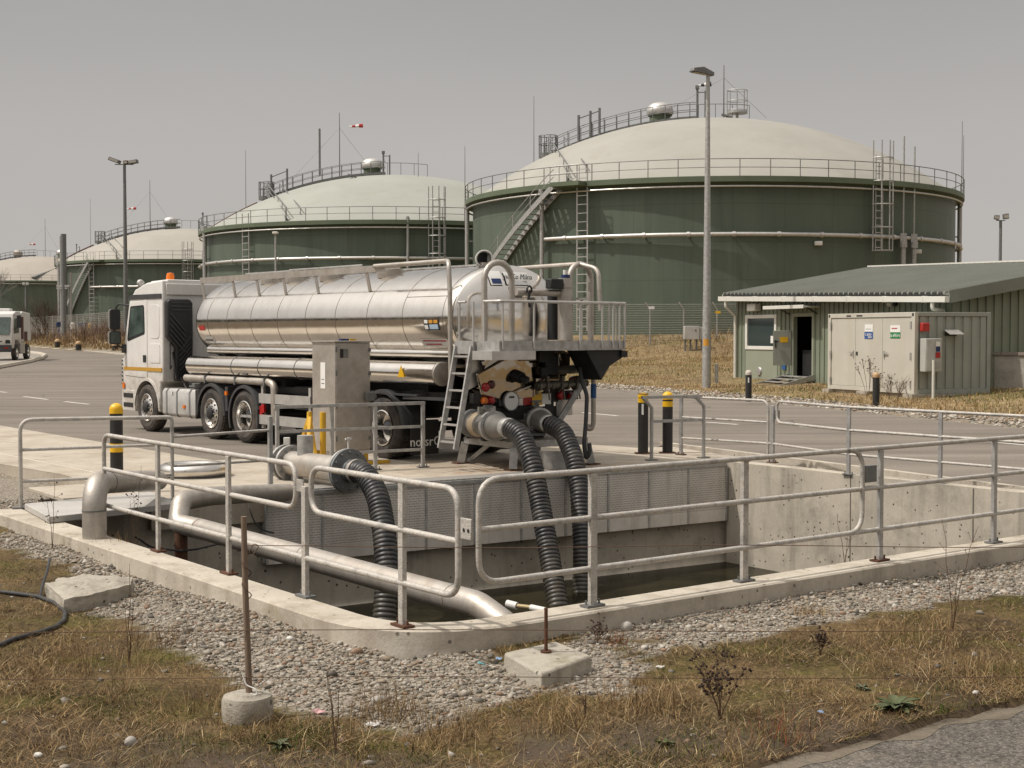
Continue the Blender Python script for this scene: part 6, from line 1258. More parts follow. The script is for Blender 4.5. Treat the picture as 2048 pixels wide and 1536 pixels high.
def ksign(px0, px1, z0, z1, mt, name="sticker", d=.018):
    o = kbox(MB(), k_at(px0), k_at(px1), d, .029, z0, z1).build(name, mt, K); return o
ksign(1728, 1744, 2.0, 2.24, SIGNW); b_ = ksign(1727.5, 1744, 1.76, 1.985, mat("sticker_deep_blue", (.03, .09, .30), .5)); ksign(1779, 1799, 1.98, 2.2, SIGNW); g_ = ksign(1779, 1799, 1.78, 1.97, GRNS)
letters("t.auto", .15, kp_((k_at(1727.5) + k_at(1744)) / 2, .012, 1.91), be, Z, SIGNW, b_); letters("auto", .12, kp_((k_at(1727.5) + k_at(1744)) / 2 + .08, .012, 1.82), be, Z, SIGNW, b_); letters("as shfore", .15, kp_((k_at(1779) + k_at(1799)) / 2, .012, 1.875), be, Z, SIGNW, g_)
kbox(MB(), k_at(1730), k_at(1741), .012, .017, 2.08, 2.1).build("printed_line", mat("pale_ink", (.45, .42, .42), .6), b_); kbox(MB(), k_at(1782), k_at(1793), .012, .017, 2.09, 2.12).build("printed_line", REDP, g_)
m = MB()
for s0, s1 in ((1.15, 1.42), (1.75, 2.1)): kbox(m, s0, s1, -.004, -.001, KH - .11, KH - .06)
for s in (.05, KL - .14): kbox(m, s, s + .09, -.004, -.001, KH - .13, KH - .03)
m.build("slot", INK, K)
kbox(MB(), KL + .005, KL + .16, .18, .46, 2.0, 2.28).build("red_alarm", REDP, K, bevel=.03)
m = MB(); q = kp_(KL + .02, 1.55, 2.0); m.add([kp_(KL + .01, 1.1, 2.05), kp_(KL + .01, 1.65, 2.05), kp_(KL + .34, 1.65, 1.90), kp_(KL + .34, 1.1, 1.90), kp_(KL + .01, 1.1, 2.07), kp_(KL + .01, 1.65, 2.07), kp_(KL + .34, 1.65, 1.92), kp_(KL + .34, 1.1, 1.92)], [(0, 1, 2, 3), (4, 5, 6, 7), (0, 1, 5, 4), (1, 2, 6, 5), (2, 3, 7, 6), (3, 0, 4, 7)]); m.build("vent_flap", ALU, K); kbox(MB(), KL + .003, KL + .02, 1.15, 1.6, 1.86, 2.04).build("vent_opening", INK, K)
f_ = MB()
for s0, s1 in ((-.1, .3), (KL - .4, KL + .1), (2, 2.6)): kbox(f_, s0, s1, -.15, KD + .1, -.34, -.003)
kbox(f_, 0, KL, .1, KD - .1, -.34, -.012); f_.build("footing", CONCB, K)
# meter cabinet on the container side
t = thing("meter_cabinet", "grey meter cabinet with blue and red stickers on a pipe leg at the container side", "cabinet", kp_(KL + .3, .7, -.2))
kbox(MB(), KL + .12, KL + .42, .12, .74, .72, 1.78).build("body", mat("meter_grey", (.40, .40, .36), .5, 0, .06, 3), t, bevel=.02)
for d0_, d1_, z0, z1, mt in ((.50, .66, 1.52, 1.68, SIGNW), (.505, .655, 1.36, 1.53, DBLUE), (.49, .67, 1.16, 1.34, SIGNR), (.47, .70, .84, 1.06, mat("meter_plate", (.36, .36, .33), .5))): kbox(MB(), KL + .422, KL + .43, d0_, d1_, z0, z1).build("sticker", mt, t)
kbox(MB(), KL + .423, KL + .44, .15, .44, .76, 1.74).build("door", mat("meter_grey2", (.44, .44, .40), .5), t); MB().cyl(kp_(KL + .52, .34, -.35), kp_(KL + .52, .34, 1.1), .045, n=8).build("pipe_leg", GUTTER, t)
# low block wall beyond the container
bw = MB(); p0, p1 = at(1972, 770, 49), at(2140, 770, 47.5)
t = thing("block_wall", "low rough block wall with flat coping beyond the container", "wall", (p0.x, p0.y, 0)); d_ = (p1 - p0); d_.z = 0
MB().beam(up(p0, .75), up(p1, .75), .4, 1.45).build("masonry", BRICK, t, flat=True)
for i in range(5): MB().beam(up(p0.lerp(p1, i / 5 + .004), 1.53), up(p0.lerp(p1, (i + 1) / 5 - .004), 1.53), .5, .10).build("coping", SHED if 0 else mat("coping_slab" + str(i), (.26 + .02 * (i % 3), .24, .21), .8), t)
# ---------------------------------------------------------------- lamps
P = gp(1413, 766, .28); ht = zat(150, P)
t = thing("street_lamp", "tall galvanised lamp post with one flat lamp head, orange sticker on its shaft", "lamp post", P)
MB().cyl(P + V((0, 0, -.3)), up(P, 3.2), .175, .165, 16).cyl(up(P, 3.2), up(P, ht), .155, .075, 16).build("pole", GALV, t)
q = up(P, ht); hd = V((-.62, -.25, .10)).normalized(); sd_ = V((0, 0, 1)).cross(hd).normalized(); uz = hd.cross(sd_)
Mh = Matrix((hd, sd_, uz)).transposed()
m = MB(); m.add([q + Mh @ V(p) for p in ((-.22, -.12, .0), (-.22, .12, 0), (.75, .20, -.02), (.75, -.20, -.02), (-.22, -.1, .14), (-.22, .1, .14), (.3, .18, .24), (.3, -.18, .24), (.72, .12, .12), (.72, -.12, .12))], [(0, 3, 2, 1), (4, 5, 6, 7), (7, 6, 8, 9), (0, 1, 5, 4), (1, 2, 8, 6, 5), (3, 0, 4, 7, 9), (2, 3, 9, 8)]); lh = m.build("lamp_head", GALV_DK, t, bevel=.02)
m = MB(); m.add([q + Mh @ V(p) for p in ((.08, -.13, -.016), (.08, .13, -.016), (.66, .15, -.04), (.66, -.15, -.04))], [(0, 1, 2, 3)]); m.build("lens", LENSW, lh)
m = MB(); z0, z1 = zat(706, P), zat(692, P); m.lathe([(.172, z0), (.172, z1)], P, n=16, a0=-2.6, a1=-1.2); m.build("orange_sticker", STICK, t)
P = gp(1433, 766, .28); tag(MB().cyl(P, up(P, zat(728, P)), .07, n=8).build("marker_post", GALV), "thin grey marker post in the grass beside the tall lamp post", "post")
def mast(label, px, py_base, Y, py_top, r0, r1, heads, group=None):
    P = at(px, py_base, Y); t = thing("floodlight_mast", label, "floodlight", (P.x, P.y, 0)); zt = zat(py_top, P)
    MB().cyl(up(P, min(P.z, 1)), up(P, zt), r0, r1, 10).build("pole", GALV_DK, t); k = Y / FPX
    xs = [h[0] for h in heads]; MB().beam(up(P, zt) + V((min(xs) * k, 0, .0)), up(P, zt) + V((max(xs) * k, 0, 0)), 1.6 * k).build("cross_arm", GALV_DK, t)
    for dx, dy, w, h, tl, mt in heads:
        c_ = up(P, zt) + V((dx * k, -.1, dy * k)); o = MB().box(c_, (w * k, w * k * .8, h * k), Matrix.Rotation(tl, 3, 'Y')).build("floodlight", mt, t, bevel=.04); MB().box(c_ + Matrix.Rotation(tl, 3, 'Y') @ V((0, -w * k * .41, -h * k * .05)), (w * k * .8, .03, h * k * .6), Matrix.Rotation(tl, 3, 'Y')).build("lens", LENSW, o)
mast("tall dark floodlight mast with three heads, behind the lorry cab", 252, 652, 150, 329, .26, .15, [(-19, 8, 22, 7, .35, GALV_DK), (3, 4, 9, 7, -.1, RUST), (18, 5, 18, 7, -.15, GALV_DK)])
mast("slim floodlight mast with two square lamps above the shed roof", 1999, 640, 92, 441, .12, .09, [(-9, 6, 10, 9, .15, GALV_DK), (9, 8, 11, 11, -.1, GALV_DK)])
mast("short grey lamp mast with two pale round lamps before the most distant tank", 53, 660, 205, 568, .22, .16, [(-3.5, 0, 5, 5, 0, WHITE2), (3.5, 0, 5, 5, 0, WHITE2)])
P = at(552, 640, 118); t = thing("street_lamp", "small pale lamp post in front of the windsock tank, half hidden by the tanker", "lamp post", (P.x, P.y, 0)); MB().cyl(up(P, 1.5), up(P, zat(468, P)), .11, .08, 8).build("pole", GALV, t); MB().box(up(P, zat(466, P)), (.45, .6, .2)).build("lamp_head", WHITE2, t, bevel=.05)
# chimney
P = at(129, 660, 186); t = thing("chimney", "twin grey steel flue stack standing in front of the tank with the curved stair", "chimney", (P.x, P.y, 0))
MB().cyl(up(P, 1), up(P, zat(468, P)), .36, n=14).build("flue", GALV_DK, t); MB().cyl(up(P, 1) + V((-.42, .2, 0)), up(P, zat(472, P)) + V((-.42, .2, 0)), .16, n=10).cyl(up(P, 1) + V((.75, .3, 0)), up(P, zat(545, P)) + V((.75, .3, 0)), .2, n=10).build("side_flue", GALV, t)
m = MB(); z = zat(572, P); m.beam(up(P, z) + V((-.9, -.2, 0)), up(P, z) + V((.8, -.2, 0)), .25); m.beam(up(P, z - .3) + V((-.9, -.2, 0)), up(P, z - .3) + V((.5, -.2, 0)), .2); m.build("bracket", ALU, t)
# ---------------------------------------------------------------- fences and small cabinets by the tanks
def fence(label, A_, B_, h, n, arm, wires, mesh=0, rw_=.012):
    A_, B_ = V(A_), V(B_); t = thing("wire_fence", label, "fence", A_); d = (B_ - A_); L_ = d.length; d_ = d.normalized(); nn = V((d_.y, -d_.x, 0)).normalized(); w = MB()
    for i in range(n):
        p = A_ + d * (i / (n - 1)); pts = [p + Z * -.6, p + Z * h]
        if arm: pts.append(p + Z * (h + .42) + d_ * -.28)
        MB().tube(pts, .055, 6).build("post", GALV, t)
    for i in range(wires): z = h * (i + .6) / wires; w.tube([A_ + Z * z, B_ + Z * z], rw_, 3)
    if arm:
        for k in range(3): w.tube([A_ + Z * (h + .12 * k + .08), B_ + Z * (h + .12 * k + .08)], rw_ * .8, 3)
    for i in range(mesh): p = A_ + d * (i / max(mesh - 1, 1)); w.tube([p, p + Z * h], rw_ * .7, 3)
    w.build("wire", GALV_OLD, t)
fence("tall wire fence with bent post tops before the tallest tank, beside the lamp post", at(1095, 693, 84), at(1500, 690, 86), 2.15, 7, True, 15)
fence("long chain link fence at the bend behind the dry weeds", V((-76, 221, 2.2)), V((-31, 132, 2.2)), 2.5, 22, False, 12, 220, .013)
P = at(1386, 690, 82); t = thing("electric_cabinet", "pale grey electric cabinet pair on legs in front of the tank fence", "cabinet", (P.x, P.y, 0)); zt, zbm = zat(652, P), zat(679, P)
MB().box((P.x - .1, P.y, (zt + zbm) / 2), (.86, .5, zt - zbm)).box((P.x + .48, P.y + .1, (zt + zbm) / 2 - .02), (.26, .4, zt - zbm - .06)).build("body", mat("cabinet_grey", (.45, .44, .41), .5), t, bevel=.02); m = MB()
for dx in (-.45, -.15, .2, .5): m.box((P.x + dx, P.y, zbm - .35), (.1, .1, .7))
m.build("leg", GALV_DK, t); MB().box((P.x + .12, P.y - .26, zt - .25), (.08, .02, .08)).build("label", RUST, t)
for px, py, w, h, mt, lb in ((1303, 615.5, .34, .16, SIGNW, "small white sign hanging on the tank fence"), (1436, 624.5, .30, .14, YELB, "small yellow sign on the tank fence beside the lamp post")): P = at(px, py, 83.5); tag(MB().box(P, (w, .03, h)).build("fence_sign", mt), lb, "sign")
for px, py, w, h, Y, mt, nm, lb, ct in ((117, 649, .5, .62, 178, DBLUE, "blue_sign", "small dark blue sign on the weedy bank by the bend", "sign"), (146, 652, .55, .8, 180, WHITE2, "white_cabinet", "small white cabinet in the weeds by the bend fence", "cabinet"), (180, 653, .5, .7, 180, YEL, "yellow_hydrant", "yellow hydrant in the weeds by the bend fence", "hydrant"), (166, 650, 1.2, .6, 184, DBLUE, "blue_container", "low blue container behind the bend fence", "container")):
    P = at(px, py, Y); m = MB().box(P, (w, .4, h)); m.box(P + V((0, 0, -h / 2 - .4)), (w * .2, .1, .8)); m.box(P + V((0, -.1, h * .35)), (w * .5, .42, h * .35)); tag(m.build(nm, mt, bevel=.05), lb, ct)
# ---------------------------------------------------------------- the other lorry
P = gr(20, 722) - V((.08, -.997, 0)) * 2.0 - V((.997, .08, 0)) * 1.12; hq = V((.08, -.997, 0)); rz = math.atan2(hq.y, hq.x)
N = thing("small_lorry", "white lorry with a skip body parked at the bend, cut off by the picture edge", "lorry", P + V((0, 0, .03)), rz); N.scale = (.98, .98, .98)
def nb(m, n, mt, par=None, **k): return m.build(n, mt, par or N, world=False, **k)
ds = 1.12
m = MB(); m.extr([(p[0] * ds, p[1] * ds) for p in ((1.9, .75), (2.0, 1.5), (1.62, 2.95), (.9, 3.12), (-.15, 3.12), (-.25, 1.0), (.1, 1.0), (.4, 1.3), (1.2, 1.3), (1.5, .75))], (0, -1.35, 0), (1, 0, 0), (0, 0, 1), (0, 2.7, 0)); nc = nb(m, "cab", WHITE, bevel=.06)
m = MB(); m.extr([(2.02 * ds, 1.62 * ds), (1.70 * ds, 2.72 * ds), (1.74 * ds, 2.73 * ds), (2.06 * ds, 1.62 * ds)], (0, -1.2, 0), (1, 0, 0), (0, 0, 1), (0, 2.4, 0)); nb(m, "windscreen", CABGL, nc)
for s in (1, -1):
    m = MB(); m.extr([(.35 * ds, 1.75 * ds), (1.6 * ds, 1.7 * ds), (1.38 * ds, 2.65 * ds), (.35 * ds, 2.68 * ds)], (0, 1.352 * s, 0), (1, 0, 0), (0, 0, 1), (0, .012 * s, 0)); nb(m, "side_window", CABGL, nc)
    m = MB(); m.box((1.9, 1.75 * s, 2.75), (.12, .3, .9)); m.beam((1.7, 1.35 * s, 3.2), (1.9, 1.7 * s, 3.1), .05); m.beam((1.8, 1.35 * s, 2.2), (1.9, 1.7 * s, 2.35), .05); nb(m, "mirror", BLACK, nc, bevel=.03)
    m = MB(); m.box((2.16, 1.05 * s, 1.45), (.1, .35, .5)); nb(m, "headlamp", GLASS, nc, bevel=.03)
m = MB()
for z in (1.35, 1.55, 1.75): m.box((2.17, 0, z), (.06, 1.3, .09))
nb(m, "grille", BLACK, nc); m = MB(); m.box((2.1, 0, .85), (.3, 2.6, .5)); bu = nb(m, "bumper", FENDER, nc, bevel=.05); nb(MB().box((2.26, .95, .9), (.02, .3, .08)), "fog_lamp", RED, bu); nb(MB().box((2.13, 1.1, 2.02), (.02, .22, .22)), "red_emblem", REDP, nc)
nb(MB().box((.3, 0, 3.6), (.8, 1.6, .18)), "roof_hatch", WHITE, nc, bevel=.05)
m = MB(); m.extr([(-.5, 1.3), (-.4, 3.35), (-.9, 3.5), (-3.0, 3.4), (-3.2, 1.4)], (0, -1.3, 0), (1, 0, 0), (0, 0, 1), (0, 2.6, 0)); nb(m, "body", WHITE2, bevel=.05); m = MB(); m.box((-.7, 1.32, 2.3), (.5, .05, 1.6)); m.box((-1.6, 1.33, 1.7), (.7, .05, .7)); nb(m, "side_gear", SIGNR if 0 else mat("side_gear", (.10, .035, .03), .6))
m = MB(); m.box((-.9, .5, 1.0), (4.7, .12, .3)); m.box((-.9, -.5, 1.0), (4.7, .12, .3)); m.box((-1, 0, 1.0), (.3, 1.1, .2)); nb(m, "chassis_frame", CHASSIS); m = MB(); m.box((-.9, 1.0, .85), (1.2, .6, .8)); nb(m, "fuel_tank", ALU, bevel=.05)
for x in (.85, -2.3):
    for s in (1, -1):
        Mx = Matrix.Rotation(-s * pi / 2, 3, 'X'); w_ = nb(MB().lathe([(.34, -.02), (.5, .0), (.56, -.05), (.57, -.28), (.3, -.3)], (x, 1.33 * s, .57), Mx, 28), "tyre", RUBBER); nb(MB().lathe([(.34, 0), (.3, -.05), (.16, -.02), (.12, .05), (0, .05)], (x, 1.33 * s, .57), Mx, 20), "rim", MIRROR2, w_)
# ---------------------------------------------------------------- small things on the near ground
def gz(p): return float(ground_h(np.array([p[0]]), np.array([p[1]]))[0])
def gg(px, py, dz_=0.): p = gp(px, py, -.17); p.z = gz(p) + dz_; return p
P = gg(495, 1436)
t = thing("wire_fence", "weathered wooden stake in a round concrete foot carrying rusty fence wires", "fence", P)
r = .158; prof = [(r * .86, -.06), (r * .97, .01), (r, .05), (r * .99, .125), (r * .93, .15), (r * .62, .158), (r * .58, .168), (.0, .17)]
MB().lathe(prof, P, n=36).build("concrete_foot", CONCB, t, sharp=50)
tp = up(P + V((-.015, 0, 0)), zat(1033, P)); MB().tube([P + V((.012, 0, .1)), P + V((.004, 0, .45)), P + V((-.01, .01, .8)), tp], [.021, .0195, .019, .0175], 10).build("stake", WOOD, t)
wr = MB()
for y0, x0, x1 in ((1090, -0.0, 6.0), (1258, -4.2, 6.0), (1352, -4.2, 6.0)):
    z = zat(y0, P); pts = []
    for i in range(15): x = x0 + (x1 - x0) * i / 14; pts.append(V((P.x + x, P.y - .02 + x * .006, z - .02 * math.sin(pi * ((x - x0) / (x1 - x0)) ** 1.0 * 2) ** 2 * .8)))
    wr.tube(pts, .0026, 5)
wr.build("wire", RUSTW, t)
tw_ = MB()
tw_.tube([up(P, zat(1100, P)) + V((.028 * math.cos(a_), .028 * math.sin(a_), -.022 * a_)) for a_ in np.linspace(0, 15, 60)], .0035, 4)
tw_.tube(fillet([up(P, zat(1105, P)) + V((.02, -.02, 0)), up(P, zat(1085, P)) + V((.05, -.03, 0)), up(P, zat(1088, P)) + V((.085, -.02, -.01)), up(P, zat(1110, P)) + V((.04, -.03, 0))], .03, 4), .003, 4)
tw_.build("tie_wire", RUSTW, t)
ST = P + V((.07, -.04, .16)); tag(MB().tube(fillet([P + V((-.03, -.022, .30)), P + V((.0, -.03, .22)), P + V((.065, -.05, .20)), P + V((.07, -.05, .165)), P + V((.03, -.05, .172))], .03, 5), .004, 5).build("pale_string", SIGNW), "pale string looped over the round concrete foot of the stake", "string")
# block with the rusty rod
t = thing("concrete_block", "square concrete block with a rusty iron rod standing on it, by the kerb corner", "block", gg(1092, 1330))
bz = -.16; q4 = [gp(x, y, -.055) for x, y in ((1008, 1306), (1082, 1347), (1183, 1311), (1112, 1284))]; cq = sum(q4, V()) / 4
m = MB(); bp4 = [p + (p - cq) * .05 for p in q4]; bm_ = []
m.add([up(p, -.05 + .006 * math.sin(i * 5)) for i, p in enumerate(q4)] + [up(p, -.26) for p in bp4], [(0, 1, 2, 3), (0, 4, 5, 1), (1, 5, 6, 2), (2, 6, 7, 3), (3, 7, 4, 0)]); m.build("block", CONCB, t, bevel=.018)
q = gp(1092, 1303, -.045); MB().cyl(q, up(q, zat(1216, q)), .0135, n=10).cyl(up(q, -.05), up(q, -.038), .04, n=18).build("iron_rod", RUST, t)
# broken slab
q4 = [gp(x, y, -.03) for x, y in ((92, 1165), (128, 1196), (185, 1187), (262, 1165), (266, 1155), (205, 1147), (165, 1148), (120, 1152))]
m = MB(); cq = sum(q4, V()) / 8; N8 = len(q4); vs = [up(p, -.04 + .012 * math.sin(i * 3.3)) for i, p in enumerate(q4)] + [up(p + (p - cq) * .03, -.24) for p in q4] + [up(cq, -.025)]
m.add(vs, [(i, (i + 1) % N8, 16) for i in range(N8)] + [(i, N8 + i, N8 + (i + 1) % N8, (i + 1) % N8) for i in range(N8)]); sl2 = m.build("broken_slab", CONCB, sharp=25); tag(sl2, "broken flat slab of concrete lying on the gravel near the black hose", "slab")
s_ = sl2.modifiers.new('sub', 'SUBSURF'); s_.subdivision_type = 'SIMPLE'; s_.levels = s_.render_levels = 4; tx = bpy.data.textures.new("rough", 'CLOUDS'); tx.noise_scale = .12; d_ = sl2.modifiers.new('rough', 'DISPLACE'); d_.texture = tx; d_.strength = .05
m = MB(); pts = [gg(x, y, .02) for x, y in ((-140, 1182), (-40, 1188), (20, 1192), (75, 1200), (110, 1213), (131, 1232), (128, 1250), (112, 1262), (78, 1275), (30, 1290), (-30, 1310), (-140, 1350))]
m.tube(fillet(pts, .25, 5), .019, 10); m.tube(fillet([gg(80, 1202, .02), gg(84, 1188, .06), gg(94, 1172, .13), gg(100, 1152, .17)], .1, 4), .013, 8); tag(m.build("black_hose", CABLE), "ribbed black hose curling out of the dry grass beside the broken slab", "hose")
def stone(px, py, r, label, mt=PEBB, sq=.62, name="stone"):
    P = gg(px, py); m = MB().sphere(P + V((0, 0, r * sq * .55)), (r, r * .8, r * sq), 16, 10, Matrix.Rotation(random.random() * 3, 3, 'Z')); o = m.build(name, mt, sharp=180)
    d_ = o.modifiers.new('rough', 'DISPLACE'); d_.texture = tx; d_.strength = r * .35; return tag(o, label, name)
stone(262, 1486, .042, "rounded pale stone in the grass below the stake foot", sq=.8); stone(76, 1510, .027, "small white stone on the bare soil at the very corner", mat("white_stone", (.6, .57, .52), .8)); stone(757, 1408, .05, "pale rounded stone at the lower edge of the gravel"); stone(580, 1282, .03, "small white stone on the gravel below the kerb", mat("white_stone2", (.62, .6, .56), .8)); stone(1762, 1152, .035, "grey stone at the foot of the sunlit kerb"); stone(1253, 1262, .05, "grey broken stone against the kerb face", sq=.9); stone(1951, 1390, .022, "tiny white stone on the bare soil beside the path", mat("white_stone3", (.66, .63, .58), .8)); stone(303, 1146, .04, "grey stone half under the weeds below the elbow pipe")
def scrap(px, py, w, h, rot, mt, label, lift=.02):
    P = gg(px, py, lift); R3 = Matrix.Rotation(rot, 3, 'Z') @ Matrix.Rotation(.35, 3, 'X'); n = 5; vs = [P + R3 @ V((w * (i / n - .5), h * (j / n - .5), .006 * math.sin(i * 1.7 + j))) for i in range(n + 1) for j in range(n + 1)]
    o = MB().add(vs, [(i * (n + 1) + j, (i + 1) * (n + 1) + j, (i + 1) * (n + 1) + j + 1, i * (n + 1) + j + 1) for i in range(n) for j in range(n)]).build("litter", mt, sharp=180); s_ = o.modifiers.new('thick', 'SOLIDIFY'); s_.thickness = .001; return tag(o, label, "litter")
scrap(637, 1430, .085, .04, -.5, PAPER_P, "pink scrap of paper in the grass right of the stake"); scrap(746, 1453, .085, .035, .25, PAPER_W, "crumpled white wrapper in the grass below the gravel"); scrap(998, 1322, .05, .03, .2, PAPER_B, "pale blue wrapper on the pebbles beside the concrete block"); scrap(963, 1332, .03, .05, 1.2, mat("teal_wrapper", (.12, .33, .36), .5), "small teal scrap on the pebbles below the kerb corner"); scrap(1642, 1432, .035, .03, .4, PAPER_B, "tiny blue scrap in the grass near the path"); scrap(1320, 1336, .07, .02, .2, PAPER_W, "white strip of litter in the grass beyond the concrete block"); scrap(1985, 1508, .01, .01, 0, PEBB, "tiny pale chip on the path")
# ---------------------------------------------------------------- pebbles
def icos():
    bm = bmesh.new(); bmesh.ops.create_icosphere(bm, subdivisions=1, radius=1); v = np.array([p.co[:] for p in bm.verts]); f = np.array([[q.index for q in p.verts] for p in bm.faces]); bm.free(); return v, f
IV, IF = icos()
def pebbles(name, x, y, z, size, cols, mt):
    n = len(x); vv = IV[None] * (1 + .22 * RNG.standard_normal((n, len(IV), 1))); s = size[:, None, None] * np.stack([RNG.uniform(.8, 1.35, n), RNG.uniform(.7, 1.1, n), RNG.uniform(.45, .75, n)], 1)[:, None, :]
    vv = vv * s; a = RNG.uniform(0, 2 * pi, n); b = RNG.normal(0, .3, n); ca, sa, cb_, sb = np.cos(a)[:, None], np.sin(a)[:, None], np.cos(b)[:, None], np.sin(b)[:, None]
    X, Y, Zz = vv[..., 0], vv[..., 1], vv[..., 2]; Y, Zz = Y * cb_ - Zz * sb, Y * sb + Zz * cb_; X, Y = X * ca - Y * sa, X * sa + Y * ca
    vv = np.stack([X + x[:, None], Y + y[:, None], Zz + z[:, None]], -1).reshape(-1, 3); f = (IF[None] + (np.arange(n) * len(IV))[:, None, None]).reshape(-1, 3)
    o = npmesh(name, vv, f, mt, np.repeat(cols, len(IV), 0), smooth=True); return tag(o, kind='stuff')
PCOL = np.array([(.38, .335, .275), (.29, .255, .205), (.47, .42, .35), (.22, .20, .17), (.37, .30, .225), (.32, .26, .19), (.52, .48, .42), (.17, .15, .125), (.31, .21, .145), (.43, .39, .33)])
def pcols(n): return np.clip(PCOL[RNG.integers(0, len(PCOL), n)] * RNG.uniform(.72, 1.15, (n, 1)), 0, 1)
n0 = 215000; x = RNG.uniform(-10.5, 11, n0); y = RNG.uniform(7.6, 20, n0); px_ = 1024 + x / y * FPX; k = gravel_at(x, y) & (px_ > -120) & (px_ < 2170) & ~inpoly(x, y, [(p[0], p[1]) for p in PITPOLY]); x, y = x[k], y[k]
dens = np.clip(.55 + .8 * (vnoise(x, y, .8, 31)), 0, 1); k = RNG.random(len(x)) < dens; x, y = x[k], y[k]
sz = RNG.lognormal(math.log(.0118), .42, len(x)); sz = np.clip(sz, .0055, .040)
g1 = pebbles("gravel", x, y, ground_h(x, y) + sz * .25, sz, pcols(len(x)) * .9, TINTP)
n0 = 9000; x = RNG.uniform(-7, 7, n0); y = RNG.uniform(7.3, 14, n0); k = ~gravel_at(x, y) & (RNG.random(n0) < .16) & ~inpoly(x, y, [(p[0], p[1]) for p in PITPOLY]) & ~inpoly(x, y, PATH); x, y = x[k], y[k]; sz = np.clip(RNG.lognormal(math.log(.011), .5, len(x)), .005, .035)
pebbles("gravel", x, y, ground_h(x, y) + sz * .2, sz, pcols(len(x)) * .7, TINTP)
n0 = 30000; x = RNG.uniform(1, 20, n0); y = RNG.uniform(14, 62, n0); d = far_d(x, y); ne = polydist(x, y, kp); k = ((d > -.25) & (d < 1.6)) & (RNG.random(n0) < 1.2); x, y = x[k], y[k]; sz = RNG.uniform(.03, .075, len(x))
pebbles("gravel", x, y, ground_h(x, y) + .01, sz, pcols(len(x)) * 1.05, TINTP)
n0 = 30000; tt = RNG.random(n0); q0, q1 = np.array(kp[0]), np.array(kp[-1]); seg = RNG.integers(0, 3, n0); kp_a = np.array(kp); a_, b_ = kp_a[seg], kp_a[seg + 1]; pt = a_ + (b_ - a_) * tt[:, None]; wdt = RNG.uniform(-1.2, -.06, n0); dv = (b_ - a_); nv_ = np.stack([dv[:, 1], -dv[:, 0]], 1) / np.linalg.norm(dv, axis=1)[:, None]; pt = pt + nv_ * -wdt[:, None] * -1 * -1 * -1
ok = ~inpoly(pt[:, 0], pt[:, 1], [(p[0], p[1]) for p in PITPOLY]) & ~inpoly(pt[:, 0], pt[:, 1], [(p[0], p[1]) for p in PAD]); rwd_ = (pt[:, 0] - PF1.x) * RWN.x + (pt[:, 1] - PF1.y) * RWN.y; ok &= rwd_ > .32; pt = pt[ok][:9000]; sz = RNG.uniform(.012, .035, len(pt))
pebbles("gravel", pt[:, 0], pt[:, 1], np.full(len(pt), -.09) + RNG.uniform(0, .05, len(pt)), sz, pcols(len(pt)) * 1.1, TINTP)
gs = sheet("gravel_bed", [tuple(p) for p in [(3.2, 28.2), (5.15, 24.2), (7.05, 20.4), (12.4, 9.4), (10.5, 9.0), tuple((PC + RWN * .15)[:2]), tuple((PF1 + RWN * .15)[:2]), (3.95, 25.0), tuple(gp(1500, 918)[:2]), tuple(gp(1340, 893)[:2])]], -.09, mat("gravel_bed", (.30, .27, .225), .95, 0, .25, 6, .3, 30, bump=.6, bs=30))
# ---------------------------------------------------------------- grass blades
def blades(name, x, y, h, w, lean, cols, cx=None, z=None, curl=.6, label=None):
    n = len(x); z = ground_h(x, y) if z is None else z; a = RNG.uniform(0, 2 * pi, n); ld = RNG.uniform(0, 2 * pi, n) if cx is None else cx; lx, ly = np.cos(ld) * lean * h, np.sin(ld) * lean * h
    wx, wy = np.cos(a) * w, np.sin(a) * w; hz = h * np.sqrt(np.clip(1 - np.clip(lean, 0, .97) ** 2, .05, 1)); V_ = np.zeros((n, 5, 3))
    for i, (u, ww) in enumerate(((0, 1.), (0, -1.), (.55, .75), (.55, -.75), (1., 0))):
        bend = u ** (1 + curl); V_[:, i, 0] = x + lx * bend + wx * ww; V_[:, i, 1] = y + ly * bend + wy * ww; V_[:, i, 2] = z - .01 + hz * (u if u < 1 else 1 - .12 * lean)
    T_ = np.array([(0, 1, 3), (0, 3, 2), (2, 3, 4)])[None] + (np.arange(n) * 5)[:, None, None]
    o = npmesh(name, V_.reshape(-1, 3), T_.reshape(-1, 3), TINT, np.repeat(cols, 5, 0)); return tag(o, kind='stuff')
STRAW = np.array([(.36, .25, .12), (.29, .185, .085), (.48, .36, .20), (.20, .12, .055), (.32, .205, .095), (.11, .07, .038)])
GREEN = np.array([(.085, .11, .025), (.135, .14, .03), (.055, .078, .02), (.19, .175, .035)])
def scatter(n, x0, x1, y0, y1):
    u = RNG.random(n); y = 1 / (1 / y0 + (1 / y1 - 1 / y0) * u); m_ = (RNG.uniform(-.40, .40, n)); return m_ * y, y     # denser close by, spread over the view
def not_hard(x, y): return ~gravel_at(x, y) & ~inpoly(x, y, [(p[0], p[1]) for p in PITPOLY]) & ~inpoly(x, y, PATH) & ~inpoly(x, y, [(p[0], p[1]) for p in PAD])
def outside_kerb(x, y): return ((x - OUT_C.x) * OUT_L.x + (y - OUT_C.y) * OUT_L.y > 0) | ((x - OUT_C.x) * OUT_R.x + (y - OUT_C.y) * OUT_R.y > 0)
x, y = scatter(330000, 0, 0, 7.1, 17); k = not_hard(x, y) & outside_kerb(x, y); x, y = x[k], y[k]
